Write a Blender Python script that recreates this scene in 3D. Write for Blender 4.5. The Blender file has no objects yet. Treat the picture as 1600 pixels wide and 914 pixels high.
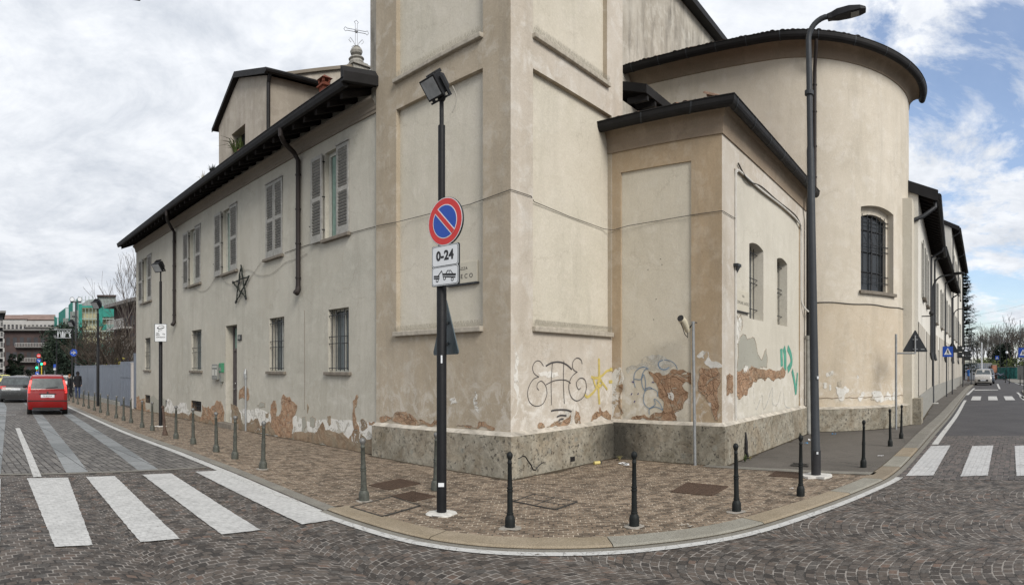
import bpy, bmesh, math, random
from mathutils import Vector, Matrix, noise
random.seed(7)
R=math.radians; PI=math.pi
sc=bpy.context.scene; COL=sc.collection
# ---------------------------------------------------------------- camera, sky, sun, exposure
F=992.0; XR=1512.0; HZ=575.0; H=1.65
cd=bpy.data.cameras.new('camera'); cam=bpy.data.objects.new('camera',cd); COL.objects.link(cam); sc.camera=cam
cd.type='PANO'; cd.panorama_type='CENTRAL_CYLINDRICAL'
cd.central_cylindrical_range_u_min=-800/F; cd.central_cylindrical_range_u_max=800/F
cd.central_cylindrical_range_v_min=-(914-HZ)/F; cd.central_cylindrical_range_v_max=HZ/F
cd.central_cylindrical_radius=1.0
cd.clip_start=0.05; cd.clip_end=3000
cam.location=(0,0,H); cam.rotation_euler=(PI/2,0,(XR-800)/F-PI/2)
w=bpy.data.worlds.new("World"); sc.world=w; w.use_nodes=True
SUN_EL=R(36); SUN_AZ=R(-112)      # direction towards the sun, angle ccw from +X
def build_world():
    nt=w.node_tree; N=nt.nodes; L=nt.links; N.clear()
    out=N.new('ShaderNodeOutputWorld'); bg=N.new('ShaderNodeBackground'); bg.inputs[1].default_value=0.1
    sky=N.new('ShaderNodeTexSky'); sky.sky_type='NISHITA'; sky.sun_disc=False; sky.sun_elevation=SUN_EL
    sky.sun_rotation=PI/2-SUN_AZ; sky.air_density=1.0; sky.dust_density=1.2
    tc=N.new('ShaderNodeTexCoord'); sep=N.new('ShaderNodeSeparateXYZ'); L.new(tc.outputs['Generated'],sep.inputs[0])
    def M(op,a,b=None,c=None):
        n=N.new('ShaderNodeMath'); n.operation=op
        for i,v in enumerate((a,b,c)):
            if v is None: continue
            if isinstance(v,(int,float)): n.inputs[i].default_value=v
            else: L.new(v,n.inputs[i])
        return n.outputs[0]
    z=M('ADD',M('MAXIMUM',sep.outputs[2],0.0),0.22)
    cx=M('DIVIDE',sep.outputs[0],z); cy=M('DIVIDE',sep.outputs[1],z)
    cb=N.new('ShaderNodeCombineXYZ'); L.new(cx,cb.inputs[0]); L.new(cy,cb.inputs[1])
    def noi(scale,det,rough,off,dist=0):
        mp=N.new('ShaderNodeMapping'); mp.inputs['Location'].default_value=(off,off*.7,off*.3); L.new(cb.outputs[0],mp.inputs[0])
        n=N.new('ShaderNodeTexNoise'); n.inputs['Scale'].default_value=scale; n.inputs['Detail'].default_value=det
        n.inputs['Roughness'].default_value=rough; n.inputs['Distortion'].default_value=dist; L.new(mp.outputs[0],n.inputs['Vector']); return n.outputs[0]
    cover=noi(2.3,10,.64,3.1,.3); shade=noi(2.6,9,.66,11.3,.5); wisp=noi(6.5,8,.65,7.7,.4)
    # more blue towards the right of the picture (+X)
    right=M('MULTIPLY',M('SUBTRACT',sep.outputs[0],0.68),0.27)
    c=M('SUBTRACT',cover,M('MAXIMUM',right,-0.20))
    rp=N.new('ShaderNodeValToRGB'); L.new(c,rp.inputs[0])
    e=rp.color_ramp.elements; e[0].position=.36; e[0].color=(0,0,0,1); e[1].position=.47; e[1].color=(1,1,1,1)
    # haze of thin cloud even where the sky opens
    cov=M('ADD',M('MULTIPLY',rp.outputs[0],0.88),0.12)
    rs=N.new('ShaderNodeValToRGB'); L.new(M('ADD',M('MULTIPLY',shade,.65),M('MULTIPLY',wisp,.35)),rs.inputs[0])
    e=rs.color_ramp.elements; e[0].position=.38; e[0].color=(3.7,3.95,4.35,1); e[1].position=.60; e[1].color=(5.4,5.55,5.8,1)
    # clouds get greyer and flatter towards the left of the picture (+Y) low down
    low=M('MULTIPLY',M('MULTIPLY',M('MAXIMUM',sep.outputs[1],0),M('SUBTRACT',1,M('MINIMUM',M('MULTIPLY',sep.outputs[2],2.2),1))),.30)
    dk=N.new('ShaderNodeMix'); dk.data_type='RGBA'; L.new(low,dk.inputs[0]); L.new(rs.outputs[0],dk.inputs[6]); dk.inputs[7].default_value=(2.3,2.5,2.8,1)
    blue=N.new('ShaderNodeMix'); blue.data_type='RGBA'; blue.blend_type='MULTIPLY'; blue.inputs[0].default_value=1
    L.new(sky.outputs[0],blue.inputs[6]); blue.inputs[7].default_value=(1.0,1.02,1.08,1)
    mx=N.new('ShaderNodeMix'); mx.data_type='RGBA'; L.new(cov,mx.inputs[0]); L.new(blue.outputs[2],mx.inputs[6]); L.new(dk.outputs[2],mx.inputs[7])
    L.new(mx.outputs[2],bg.inputs[0]); L.new(bg.outputs[0],out.inputs[0])
build_world()
sl=bpy.data.lights.new('sun','SUN'); sun=bpy.data.objects.new('sun',sl); COL.objects.link(sun)
sl.energy=1.9; sl.angle=R(26); sl.color=(1,.95,.88)
d=Vector((math.cos(SUN_AZ)*math.cos(SUN_EL),math.sin(SUN_AZ)*math.cos(SUN_EL),math.sin(SUN_EL)))
sun.rotation_euler=d.to_track_quat('Z','Y').to_euler()
sc.view_settings.view_transform='Standard'; sc.view_settings.look='None'; sc.view_settings.exposure=0.88; sc.view_settings.gamma=1.0
sc.view_settings.use_curve_mapping=False
try: sc.cycles.max_bounces=6; sc.cycles.use_denoising=True
except Exception: pass
# ---------------------------------------------------------------- helpers
def ang(x): return (XR-x)/F
def zg(X,Y): return -.011*max(0.0,Y-12.0)
def ground(x,y,z=0.0):                    # photo pixel -> point on the level z
    r=(H-z)*F/(y-HZ); a=ang(x); return Vector((r*math.cos(a),r*math.sin(a),z))
def polar(x,r,z=0.0): a=ang(x); return Vector((r*math.cos(a),r*math.sin(a),z))
def zat(y,r): return H+(HZ-y)/F*r
def onX(a,x,y): t=ang(x); r=a/math.cos(t); return (a*math.tan(t),zat(y,r))      # (Y,z) on a wall X=a
def onY(b,x,y): t=ang(x); r=b/math.sin(t); return (b/math.tan(t),zat(y,r))      # (X,z) on a wall Y=b
def wloc(o):
    v=Vector((0,0,0))
    while o is not None: v+=o.location; o=o.parent
    return v
class MB:
    def __init__(s): s.v=[]; s.f=[]; s.m=[]
    def quad(s,*p,m=0):
        n=len(s.v); s.v+= [tuple(q) for q in p]; s.f.append(tuple(range(n,n+len(p)))); s.m.append(m)
    def box(s,lo,hi,m=0):
        x0,y0,z0=lo; x1,y1,z1=hi; n=len(s.v)
        s.v+=[(x0,y0,z0),(x1,y0,z0),(x1,y1,z0),(x0,y1,z0),(x0,y0,z1),(x1,y0,z1),(x1,y1,z1),(x0,y1,z1)]
        for f in ((0,3,2,1),(4,5,6,7),(0,1,5,4),(1,2,6,5),(2,3,7,6),(3,0,4,7)): s.f.append(tuple(n+i for i in f)); s.m.append(m)
        return s
    def obox(s,c,u,v,w_,m=0):              # oriented box: centre, three half vectors
        c=Vector(c);u=Vector(u);v=Vector(v);w_=Vector(w_); n=len(s.v)
        for k in ((-1,-1,-1),(1,-1,-1),(1,1,-1),(-1,1,-1),(-1,-1,1),(1,-1,1),(1,1,1),(-1,1,1)): s.v.append(tuple(c+u*k[0]+v*k[1]+w_*k[2]))
        for f in ((0,3,2,1),(4,5,6,7),(0,1,5,4),(1,2,6,5),(2,3,7,6),(3,0,4,7)): s.f.append(tuple(n+i for i in f)); s.m.append(m)
        return s
    def tube(s,pts,r,n=8,m=0,cap=True,r2=None):
        pts=[Vector(p) for p in pts]; k=len(pts)
        rad=[r if not isinstance(r,(list,tuple)) else r[i] for i in range(k)]
        if r2 is not None: rad=[r+(r2-r)*i/(k-1) for i in range(k)]
        b=len(s.v); up=None
        for i,p in enumerate(pts):
            t=(pts[min(i+1,k-1)]-pts[max(i-1,0)])
            t=t.normalized() if t.length>1e-9 else Vector((0,0,1))
            if up is None: up=Vector((0,0,1)) if abs(t.z)<.9 else Vector((1,0,0))
            a=t.cross(up); a=a.normalized() if a.length>1e-6 else t.orthogonal().normalized()
            c=a.cross(t).normalized(); up=c
            for j in range(n):
                q=2*PI*j/n; s.v.append(tuple(p+a*math.cos(q)*rad[i]+c*math.sin(q)*rad[i]))
        for i in range(k-1):
            for j in range(n):
                j2=(j+1)%n; s.f.append((b+i*n+j,b+i*n+j2,b+(i+1)*n+j2,b+(i+1)*n+j)); s.m.append(m)
        if cap:
            s.f.append(tuple(b+j for j in range(n))[::-1]); s.m.append(m); s.f.append(tuple(b+(k-1)*n+j for j in range(n))); s.m.append(m)
        return s
    def lathe(s,prof,c=(0,0,0),n=20,m=0):  # prof: (r,z)
        b=len(s.v); c=Vector(c)
        for r,z in prof:
            for j in range(n): q=2*PI*j/n; s.v.append((c.x+r*math.cos(q),c.y+r*math.sin(q),c.z+z))
        for i in range(len(prof)-1):
            for j in range(n): j2=(j+1)%n; s.f.append((b+i*n+j,b+i*n+j2,b+(i+1)*n+j2,b+(i+1)*n+j)); s.m.append(m)
        s.f.append(tuple(b+j for j in range(n))[::-1]); s.m.append(m); s.f.append(tuple(b+(len(prof)-1)*n+j for j in range(n))); s.m.append(m)
        return s
    def prism(s,pts,d,m=0):                # closed planar outline pts, thickness vector d
        pts=[Vector(p) for p in pts]; d=Vector(d); n=len(pts); b=len(s.v)
        s.v+=[tuple(p) for p in pts]+[tuple(p+d) for p in pts]
        s.f.append(tuple(range(b,b+n))); s.m.append(m); s.f.append(tuple(range(b+2*n-1,b+n-1,-1))); s.m.append(m)
        for i in range(n): j=(i+1)%n; s.f.append((b+i,b+n+i,b+n+j,b+j)); s.m.append(m)
        return s
    def loft(s,rings,closed=True,cap=True,m=0):
        b=len(s.v); n=len(rings[0])
        for r in rings: s.v+=[tuple(p) for p in r]
        for i in range(len(rings)-1):
            for j in range(n if closed else n-1):
                j2=(j+1)%n; s.f.append((b+i*n+j,b+i*n+j2,b+(i+1)*n+j2,b+(i+1)*n+j)); s.m.append(m)
        if cap: s.f.append(tuple(b+j for j in range(n))[::-1]); s.m.append(m); s.f.append(tuple(b+(len(rings)-1)*n+j for j in range(n))); s.m.append(m)
        return s
    def blob(s,c,rx,ry,rz,seg=8,rings=6,m=0,jit=0):
        b=len(s.v); c=Vector(c)
        for i in range(rings+1):
            t=PI*i/rings
            for j in range(seg):
                q=2*PI*j/seg; k=1+random.uniform(-jit,jit); s.v.append((c.x+rx*k*math.sin(t)*math.cos(q),c.y+ry*k*math.sin(t)*math.sin(q),c.z+rz*k*math.cos(t)))
        for i in range(rings):
            for j in range(seg): j2=(j+1)%seg; s.f.append((b+i*seg+j,b+(i+1)*seg+j,b+(i+1)*seg+j2,b+i*seg+j2)); s.m.append(m)
        return s
    def build(s,name,mats,parent=None,smooth=None,bevel=0,solid=False):
        me=bpy.data.meshes.new(name); o=bpy.data.objects.new(name,me); COL.objects.link(o)
        off=Vector((0,0,0))
        if parent is not None: off=wloc(parent); o.parent=parent
        me.from_pydata([tuple(Vector(v)-off) for v in s.v],[],s.f)
        mats=mats if isinstance(mats,(list,tuple)) else [mats]
        for mm in mats: me.materials.append(mm)
        if len(mats)>1: me.polygons.foreach_set('material_index',s.m)
        bm=bmesh.new(); bm.from_mesh(me); 
        if smooth: bmesh.ops.remove_doubles(bm,verts=bm.verts,dist=1e-5)
        if not solid: bmesh.ops.recalc_face_normals(bm,faces=bm.faces)
        bm.to_mesh(me); bm.free()
        if smooth:
            me.polygons.foreach_set('use_smooth',[True]*len(me.polygons)); me.set_sharp_from_angle(angle=R(smooth))
        if bevel:
            bv=o.modifiers.new('bevel','BEVEL'); bv.width=bevel; bv.segments=2; bv.limit_method='ANGLE'; bv.angle_limit=R(40)
        me.update(); return o
def tag(o,label=None,cat=None,group=None,kind=None):
    if label: o['label']=label
    if cat: o['category']=cat
    if group: o['group']=group
    if kind: o['kind']=kind
    return o
def thing(name,label,cat,loc=(0,0,0),group=None):
    o=bpy.data.objects.new(name,None); COL.objects.link(o); o.location=loc; o.empty_display_size=.2
    return tag(o,label,cat,group)
def copy_tree(o,parent=None):
    c=o.copy(); COL.objects.link(c)
    if parent is not None: c.parent=parent
    for ch in list(o.children): copy_tree(ch,c)
    return c
def textobj(body,size,mat,parent,origin,right,up,name='lettering',align='CENTER',ext=.0015,bold=0,sx=1.0,space=1.0):
    cu=bpy.data.curves.new(name,'FONT'); cu.body=body; cu.size=size; cu.align_x=align; cu.align_y='CENTER'; cu.extrude=ext; cu.offset=bold; cu.space_character=space
    cu.resolution_u=3
    t=bpy.data.objects.new(name,cu); COL.objects.link(t)
    dg=bpy.context.evaluated_depsgraph_get(); me=bpy.data.meshes.new_from_object(t.evaluated_get(dg)); bpy.data.objects.remove(t)
    rt=Vector(right).normalized(); upv=Vector(up).normalized(); nm=rt.cross(upv)
    og=Vector(origin); off=wloc(parent) if parent else Vector((0,0,0))
    for v in me.vertices: p=v.co.copy(); v.co=og-off+rt*p.x*sx+upv*p.y+nm*p.z
    me.materials.clear(); me.materials.append(mat)
    o=bpy.data.objects.new(name,me); COL.objects.link(o)
    if parent: o.parent=parent
    return o
# ---------------------------------------------------------------- materials
MATS={}
class NT:
    def __init__(s,name,rough=.85,spec=.3,metal=0.0):
        s.mat=bpy.data.materials.new(name); s.mat.use_nodes=True; s.nt=s.mat.node_tree; s.N=s.nt.nodes; s.L=s.nt.links
        s.b=s.N['Principled BSDF']; s.b.inputs['Roughness'].default_value=rough; s.b.inputs['Specular IOR Level'].default_value=spec; s.b.inputs['Metallic'].default_value=metal
        s.tc=s.N.new('ShaderNodeTexCoord'); s.co=s.tc.outputs['Object']; MATS[name]=s.mat
    def set(s,i,v):
        if isinstance(v,(int,float,tuple)): i.default_value=v
        else: s.L.new(v,i)
    def math(s,op,a,b=None,c=None,clamp=False):
        n=s.N.new('ShaderNodeMath'); n.operation=op; n.use_clamp=clamp
        for i,v in enumerate((a,b,c)):
            if v is not None: s.set(n.inputs[i],v)
        return n.outputs[0]
    def mapv(s,scale=(1,1,1),loc=(0,0,0),rot=(0,0,0),vec=None):
        n=s.N.new('ShaderNodeMapping'); n.inputs['Scale'].default_value=scale; n.inputs['Location'].default_value=loc; n.inputs['Rotation'].default_value=rot
        s.L.new(vec if vec is not None else s.co,n.inputs[0]); return n.outputs[0]
    def noise(s,scale,det=5,rough=.6,vec=None,dist=0,col=False):
        n=s.N.new('ShaderNodeTexNoise'); n.inputs['Scale'].default_value=scale; n.inputs['Detail'].default_value=det; n.inputs['Roughness'].default_value=rough; n.inputs['Distortion'].default_value=dist
        s.L.new(vec if vec is not None else s.co,n.inputs['Vector']); return n.outputs['Color' if col else 0]
    def ramp(s,fac,stops,interp='LINEAR'):
        n=s.N.new('ShaderNodeValToRGB'); n.color_ramp.interpolation=interp; e=n.color_ramp.elements
        while len(e)<len(stops): e.new(.5)
        for i,(p,c) in enumerate(stops):
            e[i].position=p; e[i].color=(c,c,c,1) if isinstance(c,(int,float)) else (*c,1)
        s.L.new(fac,n.inputs[0]); return n.outputs[0]
    def mix(s,fac,a,b,mode='MIX'):
        n=s.N.new('ShaderNodeMix'); n.data_type='RGBA'; n.blend_type=mode
        for i,v in ((0,fac),(6,a),(7,b)):
            if isinstance(v,tuple) and len(v)==3: v=(*v,1)
            s.set(n.inputs[i],v)
        return n.outputs[2]
    def bump(s,h,dist=.01,strength=1.0,prev=None):
        n=s.N.new('ShaderNodeBump'); n.inputs['Distance'].default_value=dist; n.inputs['Strength'].default_value=strength; s.L.new(h,n.inputs['Height'])
        if prev is not None: s.L.new(prev,n.inputs['Normal'])
        s.L.new(n.outputs[0],s.b.inputs['Normal']); return n.outputs[0]
    def color(s,c): 
        if isinstance(c,tuple) and len(c)==3: c=(*c,1)
        s.set(s.b.inputs['Base Color'],c); return s
def plaster(name,base,alt,patch=None,rough_amt=1.0,rep=1.0,bloom=0.0,grime=(.20,.185,.155),gr=.55):
    n=NT(name,.92,.15)
    a=n.noise(.55,6,.62,dist=.6); b=n.noise(3.2,8,.65,dist=.4); c=n.noise(38,4,.6)
    st=n.noise(1.0,7,.7,vec=n.mapv((2.6,2.6,.35)),dist=.5)
    col=n.mix(n.ramp(a,[(.38,0),(.62,1)]),base,alt)
    if patch: col=n.mix(n.math('MULTIPLY',n.ramp(b,[(.50,0),(.64,1)]),.55),col,patch)
    col=n.mix(n.math('MULTIPLY',n.ramp(st,[(.48,0),(.69,1)]),gr*.42),col,grime)
    col=n.mix(n.math('MULTIPLY',n.ramp(n.noise(9,7,.7,dist=1.2),[(.56,0),(.70,1)]),.22),col,(base[0]*1.18,base[1]*1.17,base[2]*1.15))
    col=n.mix(.12,col,n.ramp(c,[(.3,.12),(.7,.75)]),'OVERLAY')
    sep=n.N.new('ShaderNodeSeparateXYZ'); n.L.new(n.co,sep.inputs[0]); z=sep.outputs[2]
    # repaired areas with their own outline
    vr=n.N.new('ShaderNodeTexVoronoi'); vr.inputs['Scale'].default_value=.55; n.L.new(n.mix(.55,n.co,n.noise(1.7,5,.65,col=True),'ADD'),vr.inputs['Vector'])
    col=n.mix(n.math('MULTIPLY',n.ramp(vr.outputs['Color'],[(.55,0),(.60,1)]),.22*rep),col,(base[0]*.84,base[1]*.82,base[2]*.78))
    # salt bloom and flaking low on the wall
    if bloom:
        lo=n.math('MULTIPLY',n.ramp(z,[(.45,1),(1.0,0)]) if False else n.math('SUBTRACT',1.0,n.math('MULTIPLY',n.math('ABSOLUTE',n.math('SUBTRACT',z,1.0)),1.1),clamp=True),bloom)
        col=n.mix(n.math('MULTIPLY',lo,n.ramp(n.noise(2.6,8,.72,dist=1.4),[(.50,0),(.60,1)])),col,(.62,.60,.56))
        col=n.mix(n.math('MULTIPLY',lo,n.ramp(n.noise(3.4,7,.7,dist=1.0,vec=n.mapv(loc=(4,7,2))),[(.54,0),(.64,.6)])),col,(base[0]*.62,base[1]*.58,base[2]*.52))
    # hairline cracks
    vc=n.N.new('ShaderNodeTexVoronoi'); vc.feature='DISTANCE_TO_EDGE'; vc.inputs['Scale'].default_value=.8; n.L.new(n.mix(.75,n.co,n.noise(1.3,7,.75,col=True),'ADD'),vc.inputs['Vector'])
    ck=n.math('MULTIPLY',n.ramp(vc.outputs[0],[(0,1),(.010,0)]),n.ramp(n.noise(.8,3,.5,vec=n.mapv(loc=(9,3,1))),[(.50,0),(.58,1)]))
    col=n.mix(n.math('MULTIPLY',ck,.3),col,(base[0]*.4,base[1]*.37,base[2]*.33))
    # pits
    pt=n.ramp(n.noise(22,3,.6,vec=n.mapv(loc=(2,5,9))),[(.71,0),(.74,1)]); col=n.mix(n.math('MULTIPLY',pt,.4),col,(base[0]*.45,base[1]*.42,base[2]*.38))
    n.color(col)
    hh=n.math('ADD',n.math('MULTIPLY',b,.5*rough_amt),n.math('ADD',n.math('MULTIPLY',c,.12),n.math('MULTIPLY',a,.8)))
    n.bump(hh,.035,.55); return n.mat
plaster('facade_plaster',(.43,.41,.355),(.38,.365,.315),patch=(.46,.445,.39),gr=.6,bloom=.2)
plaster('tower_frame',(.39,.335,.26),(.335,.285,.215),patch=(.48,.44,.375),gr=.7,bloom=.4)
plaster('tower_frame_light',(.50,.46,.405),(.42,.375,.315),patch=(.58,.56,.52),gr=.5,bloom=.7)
plaster('tower_panel',(.53,.495,.42),(.485,.455,.38),patch=(.56,.525,.455),gr=.4)
plaster('ochre_frame',(.385,.30,.205),(.335,.26,.175),patch=(.45,.375,.285),gr=.6,bloom=.8)
plaster('chapel_panel',(.54,.50,.415),(.49,.45,.37),patch=(.56,.525,.45),gr=.35,bloom=.8)
plaster('chapel_side',(.51,.485,.42),(.465,.44,.38),patch=(.54,.515,.455),gr=.35,bloom=.5)
plaster('apse_plaster',(.55,.505,.43),(.49,.445,.37),patch=(.58,.545,.485),gr=.5)
plaster('apse_lower',(.50,.435,.345),(.455,.39,.30),patch=(.53,.48,.40),gr=.55,bloom=.45)
plaster('cove_brown',(.26,.205,.155),(.22,.175,.13),patch=(.30,.25,.19),gr=.5)
plaster('cornice_grey',(.22,.195,.16),(.19,.165,.135),gr=.5)
plaster('old_render',(.44,.415,.365),(.32,.295,.25),patch=(.52,.50,.45),gr=1.7,grime=(.085,.08,.07))
plaster('white_render',(.64,.63,.60),(.58,.57,.53),patch=(.50,.48,.44),gr=.6,grime=(.30,.275,.23))
plaster('row_white',(.62,.60,.55),(.57,.55,.50),gr=.35)
plaster('row_base',(.42,.39,.34),(.37,.345,.30),gr=.5)
plaster('grey_undercoat',(.33,.325,.28),(.30,.295,.255),gr=.3)
plaster('pale_graffiti',(.52,.51,.47),(.50,.49,.45),gr=.1)
plaster('dormer_plaster',(.40,.365,.31),(.33,.30,.255),patch=(.46,.42,.37),gr=.9,grime=(.17,.14,.12))
def m_brick():
    n=NT('terracotta_render',.95,.1)
    a=n.noise(5,7,.7,dist=.8); b=n.noise(26,5,.7)
    col=n.ramp(a,[(.3,(.25,.155,.10)),(.5,(.40,.255,.165)),(.7,(.47,.34,.235))])
    col=n.mix(n.math('MULTIPLY',n.ramp(n.noise(1.7,5,.6),[(.45,0),(.62,1)]),.6),col,(.27,.20,.135))
    v=n.N.new('ShaderNodeTexVoronoi'); v.feature='DISTANCE_TO_EDGE'; v.inputs['Scale'].default_value=4.5; n.L.new(n.mix(.12,n.co,n.noise(3,4,.6,col=True)),v.inputs['Vector'])
    cr=n.ramp(v.outputs[0],[(0,0),(.035,1)]); n.color(n.mix(n.math('MULTIPLY',n.math('SUBTRACT',1,cr),.22),col,(.10,.065,.045)))
    base=n.b.inputs['Base Color'].links[0].from_socket
    base=n.mix(n.math('MULTIPLY',n.ramp(n.noise(4.2,8,.75,dist=1.6,vec=n.mapv(loc=(5,1,3))),[(.56,0),(.60,1)]),.75),base,(.40,.345,.27))
    base=n.mix(n.math('MULTIPLY',n.ramp(n.noise(7.5,7,.75,dist=1.2,vec=n.mapv(loc=(1,9,4))),[(.60,0),(.68,1)]),.7),base,(.085,.06,.042))
    n.color(base)
    n.bump(n.math('ADD',n.math('MULTIPLY',b,.4),n.math('ADD',n.math('MULTIPLY',a,1.4),n.math('MULTIPLY',cr,.25))),.08,1.0)
m_brick()
def erode(name,lo,hi,scale,off):
    m=MATS[name]; nt=m.node_tree; tc=nt.nodes.new('ShaderNodeTexCoord'); mp=nt.nodes.new('ShaderNodeMapping'); mp.inputs['Location'].default_value=off
    nz=nt.nodes.new('ShaderNodeTexNoise'); nz.inputs['Scale'].default_value=scale; nz.inputs['Detail'].default_value=9; nz.inputs['Roughness'].default_value=.72; nz.inputs['Distortion'].default_value=.8
    rp=nt.nodes.new('ShaderNodeValToRGB'); rp.color_ramp.elements[0].position=lo; rp.color_ramp.elements[1].position=hi
    nt.links.new(tc.outputs['Object'],mp.inputs[0]); nt.links.new(mp.outputs[0],nz.inputs['Vector']); nt.links.new(nz.outputs[0],rp.inputs[0]); nt.links.new(rp.outputs[0],nt.nodes['Principled BSDF'].inputs['Alpha'])
def m_base():
    n=NT('damp_render',.95,.1)
    a=n.noise(3.5,8,.7,dist=1.0); b=n.noise(24,5,.7); c=n.noise(1.3,5,.6)
    col=n.ramp(a,[(.32,(.12,.085,.06)),(.47,(.235,.165,.11)),(.62,(.30,.235,.165)),(.75,(.36,.30,.235))])
    col=n.mix(n.math('MULTIPLY',n.ramp(c,[(.45,0),(.6,1)]),.7),col,(.21,.19,.145))
    n.color(col); n.bump(n.math('ADD',a,n.math('MULTIPLY',b,.3)),.05,.9)
m_base()
erode('white_render',.43,.475,3.4,(3,1,2)); erode('terracotta_render',.375,.395,4.2,(1,6,2)); erode('damp_render',.385,.41,3.6,(6,2,8)); erode('pale_graffiti',.40,.60,3.0,(2,2,5)); erode('grey_undercoat',.36,.40,4.0,(4,1,1))
def m_ceppo():
    n=NT('conglomerate_stone',.85,.25)
    wv=n.mix(.06,n.co,n.noise(7,4,.6,col=True))
    def vor(s,vec,feat='F1'):
        v=n.N.new('ShaderNodeTexVoronoi'); v.feature=feat; v.inputs['Scale'].default_value=s; v.inputs['Randomness'].default_value=1; n.L.new(vec,v.inputs['Vector']); return v
    a=n.noise(1.1,6,.65,dist=.6); b=n.noise(14,6,.75); c=n.noise(60,3,.6)
    col=n.ramp(a,[(.34,(.22,.20,.158)),(.52,(.33,.305,.25)),(.66,(.30,.255,.19))])
    col=n.mix(n.ramp(b,[(.42,.5),(.58,0)]),col,(.13,.12,.095))
    v1=vor(21,n.mix(.16,n.co,n.noise(11,5,.7,col=True))); pick=n.math('GREATER_THAN',n.N.new('ShaderNodeSeparateColor').outputs[0] if False else n.ramp(v1.outputs['Color'],[(.0,0),(.60,0),(.61,1)]),.5)
    peb=n.math('MULTIPLY',n.ramp(v1.outputs['Distance'],[(.30,1),(.42,0)]),pick)
    col=n.mix(n.math('MULTIPLY',peb,n.ramp(n.noise(3.3,4,.6),[(.36,.45),(.58,1)])),col,n.ramp(v1.outputs['Color'],[(.6,(.07,.065,.055)),(1,(.16,.15,.13))]))
    v2=vor(5.2,wv); pick2=n.ramp(v2.outputs['Color'],[(0,0),(.72,0),(.74,1)])
    peb2=n.math('MULTIPLY',n.ramp(v2.outputs['Distance'],[(.22,1),(.27,0)]),pick2)
    col=n.mix(n.math('MULTIPLY',peb2,.75),col,n.ramp(v2.outputs['Color'],[(.2,(.16,.165,.15)),(.9,(.24,.235,.2))]))
    # soot and algae with its own shape low on the stone
    sep=n.N.new('ShaderNodeSeparateXYZ'); n.L.new(n.co,sep.inputs[0])
    col=n.mix(n.math('MULTIPLY',n.ramp(n.noise(2.1,6,.7,dist=1),[(.52,0),(.66,1)]),.55),col,(.105,.09,.06))
    col=n.mix(n.math('MULTIPLY',n.ramp(n.noise(1.5,8,.7,dist=1.5,vec=n.mapv(loc=(7,2,1))),[(.47,0),(.62,1)]),.5),col,(.15,.115,.075))
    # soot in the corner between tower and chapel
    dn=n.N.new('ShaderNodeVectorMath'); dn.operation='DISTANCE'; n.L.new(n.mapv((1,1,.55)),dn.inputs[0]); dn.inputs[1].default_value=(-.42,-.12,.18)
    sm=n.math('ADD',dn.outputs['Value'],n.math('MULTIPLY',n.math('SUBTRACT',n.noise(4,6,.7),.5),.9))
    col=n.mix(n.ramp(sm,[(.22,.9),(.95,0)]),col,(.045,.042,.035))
    n.color(col)
    n.bump(n.math('SUBTRACT',n.math('ADD',n.math('MULTIPLY',b,.7),n.math('MULTIPLY',c,.15)),n.math('MULTIPLY',peb,.5)),.02,.8)
m_ceppo()
def simple(name,col,rough=.6,spec=.4,metal=0,var=.12,scale=6,bumpd=0,emit=None):
    n=NT(name,rough,spec,metal)
    a=n.noise(scale,6,.65); k=1-var; j=1+var
    c=n.ramp(a,[(.3,tuple(x*k for x in col)),(.7,tuple(min(x*j,1) for x in col))]); n.color(c)
    if rough>.12: n.set(n.b.inputs['Roughness'],n.math('ADD',n.math('MULTIPLY',n.noise(scale*3,4,.6),.3),rough-.15))
    if bumpd: n.bump(n.noise(scale*5,5,.6),bumpd,.6)
    if emit: n.b.inputs['Emission Color'].default_value=(*emit[0],1); n.b.inputs['Emission Strength'].default_value=emit[1]
    return n.mat
simple('gutter_dark',(.013,.0125,.013),.62,.22,0,.3,3)
simple('rafter_dark',(.014,.012,.011),.9,.1,0,.35,5)
simple('brown_pipe',(.022,.017,.016),.6,.3,0,.25,4)
simple('black_paint',(.0075,.0078,.009),.55,.25,0,.25,8)
simple('lamp_grey',(.030,.034,.039),.55,.3,0,.15,6)
simple('lamp_base_black',(.02,.02,.022),.5,.4)
simple('bollard_grey',(.062,.066,.056),.6,.35,.1,.4,25,.002)
simple('bollard_rust',(.075,.05,.038),.75,.3,.2,.4,25,.002)
simple('bollard_ball',(.15,.15,.145),.5,.5,.4,.3,30)
simple('bollard_black',(.008,.010,.010),.6,.25,0,.3,18)
simple('galvanised',(.26,.27,.275),.55,.5,.4,.2,14)
simple('sign_back',(.055,.075,.085),.5,.4,.2,.2,8)
simple('sign_back_dark',(.022,.025,.028),.5,.4,.1,.2,8)
simple('sign_white',(.60,.62,.64),.45,.4,0,.05,5)
simple('sign_red',(.50,.022,.02),.4,.5,0,.08,5)
simple('sign_blue',(.005,.055,.34),.4,.5,0,.08,5)
simple('sign_black',(.012,.012,.013),.5,.4)
simple('plaque_marble',(.45,.42,.345),.6,.4,0,.06,8)
simple('letter_faded',(.13,.12,.10),.7,.2)
simple('letter_pale',(.24,.23,.20),.7,.2)
simple('shutter_grey',(.27,.265,.245),.75,.3,0,.22,9,.003)
simple('door_wood',(.085,.075,.075),.6,.4,0,.2,6,.002)
simple('iron_bars',(.028,.03,.034),.6,.4,.2,.25,15)
simple('window_frame_white',(.42,.42,.38),.6,.3,0,.15,9)
simple('curtain_green',(.20,.28,.24),.85,.2,0,.15,9)
simple('glass_dark',(.02,.024,.028),.08,.6,0,.3,2)
simple('glass_grey',(.10,.12,.125),.1,.6,0,.25,3)
simple('lamp_glass',(.30,.31,.315),.15,.6,0,.25,9)
simple('sill_stone',(.17,.15,.125),.85,.2,0,.25,12,.004)
simple('ledge_stone',(.34,.31,.26),.85,.2,0,.25,12,.004)
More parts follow.
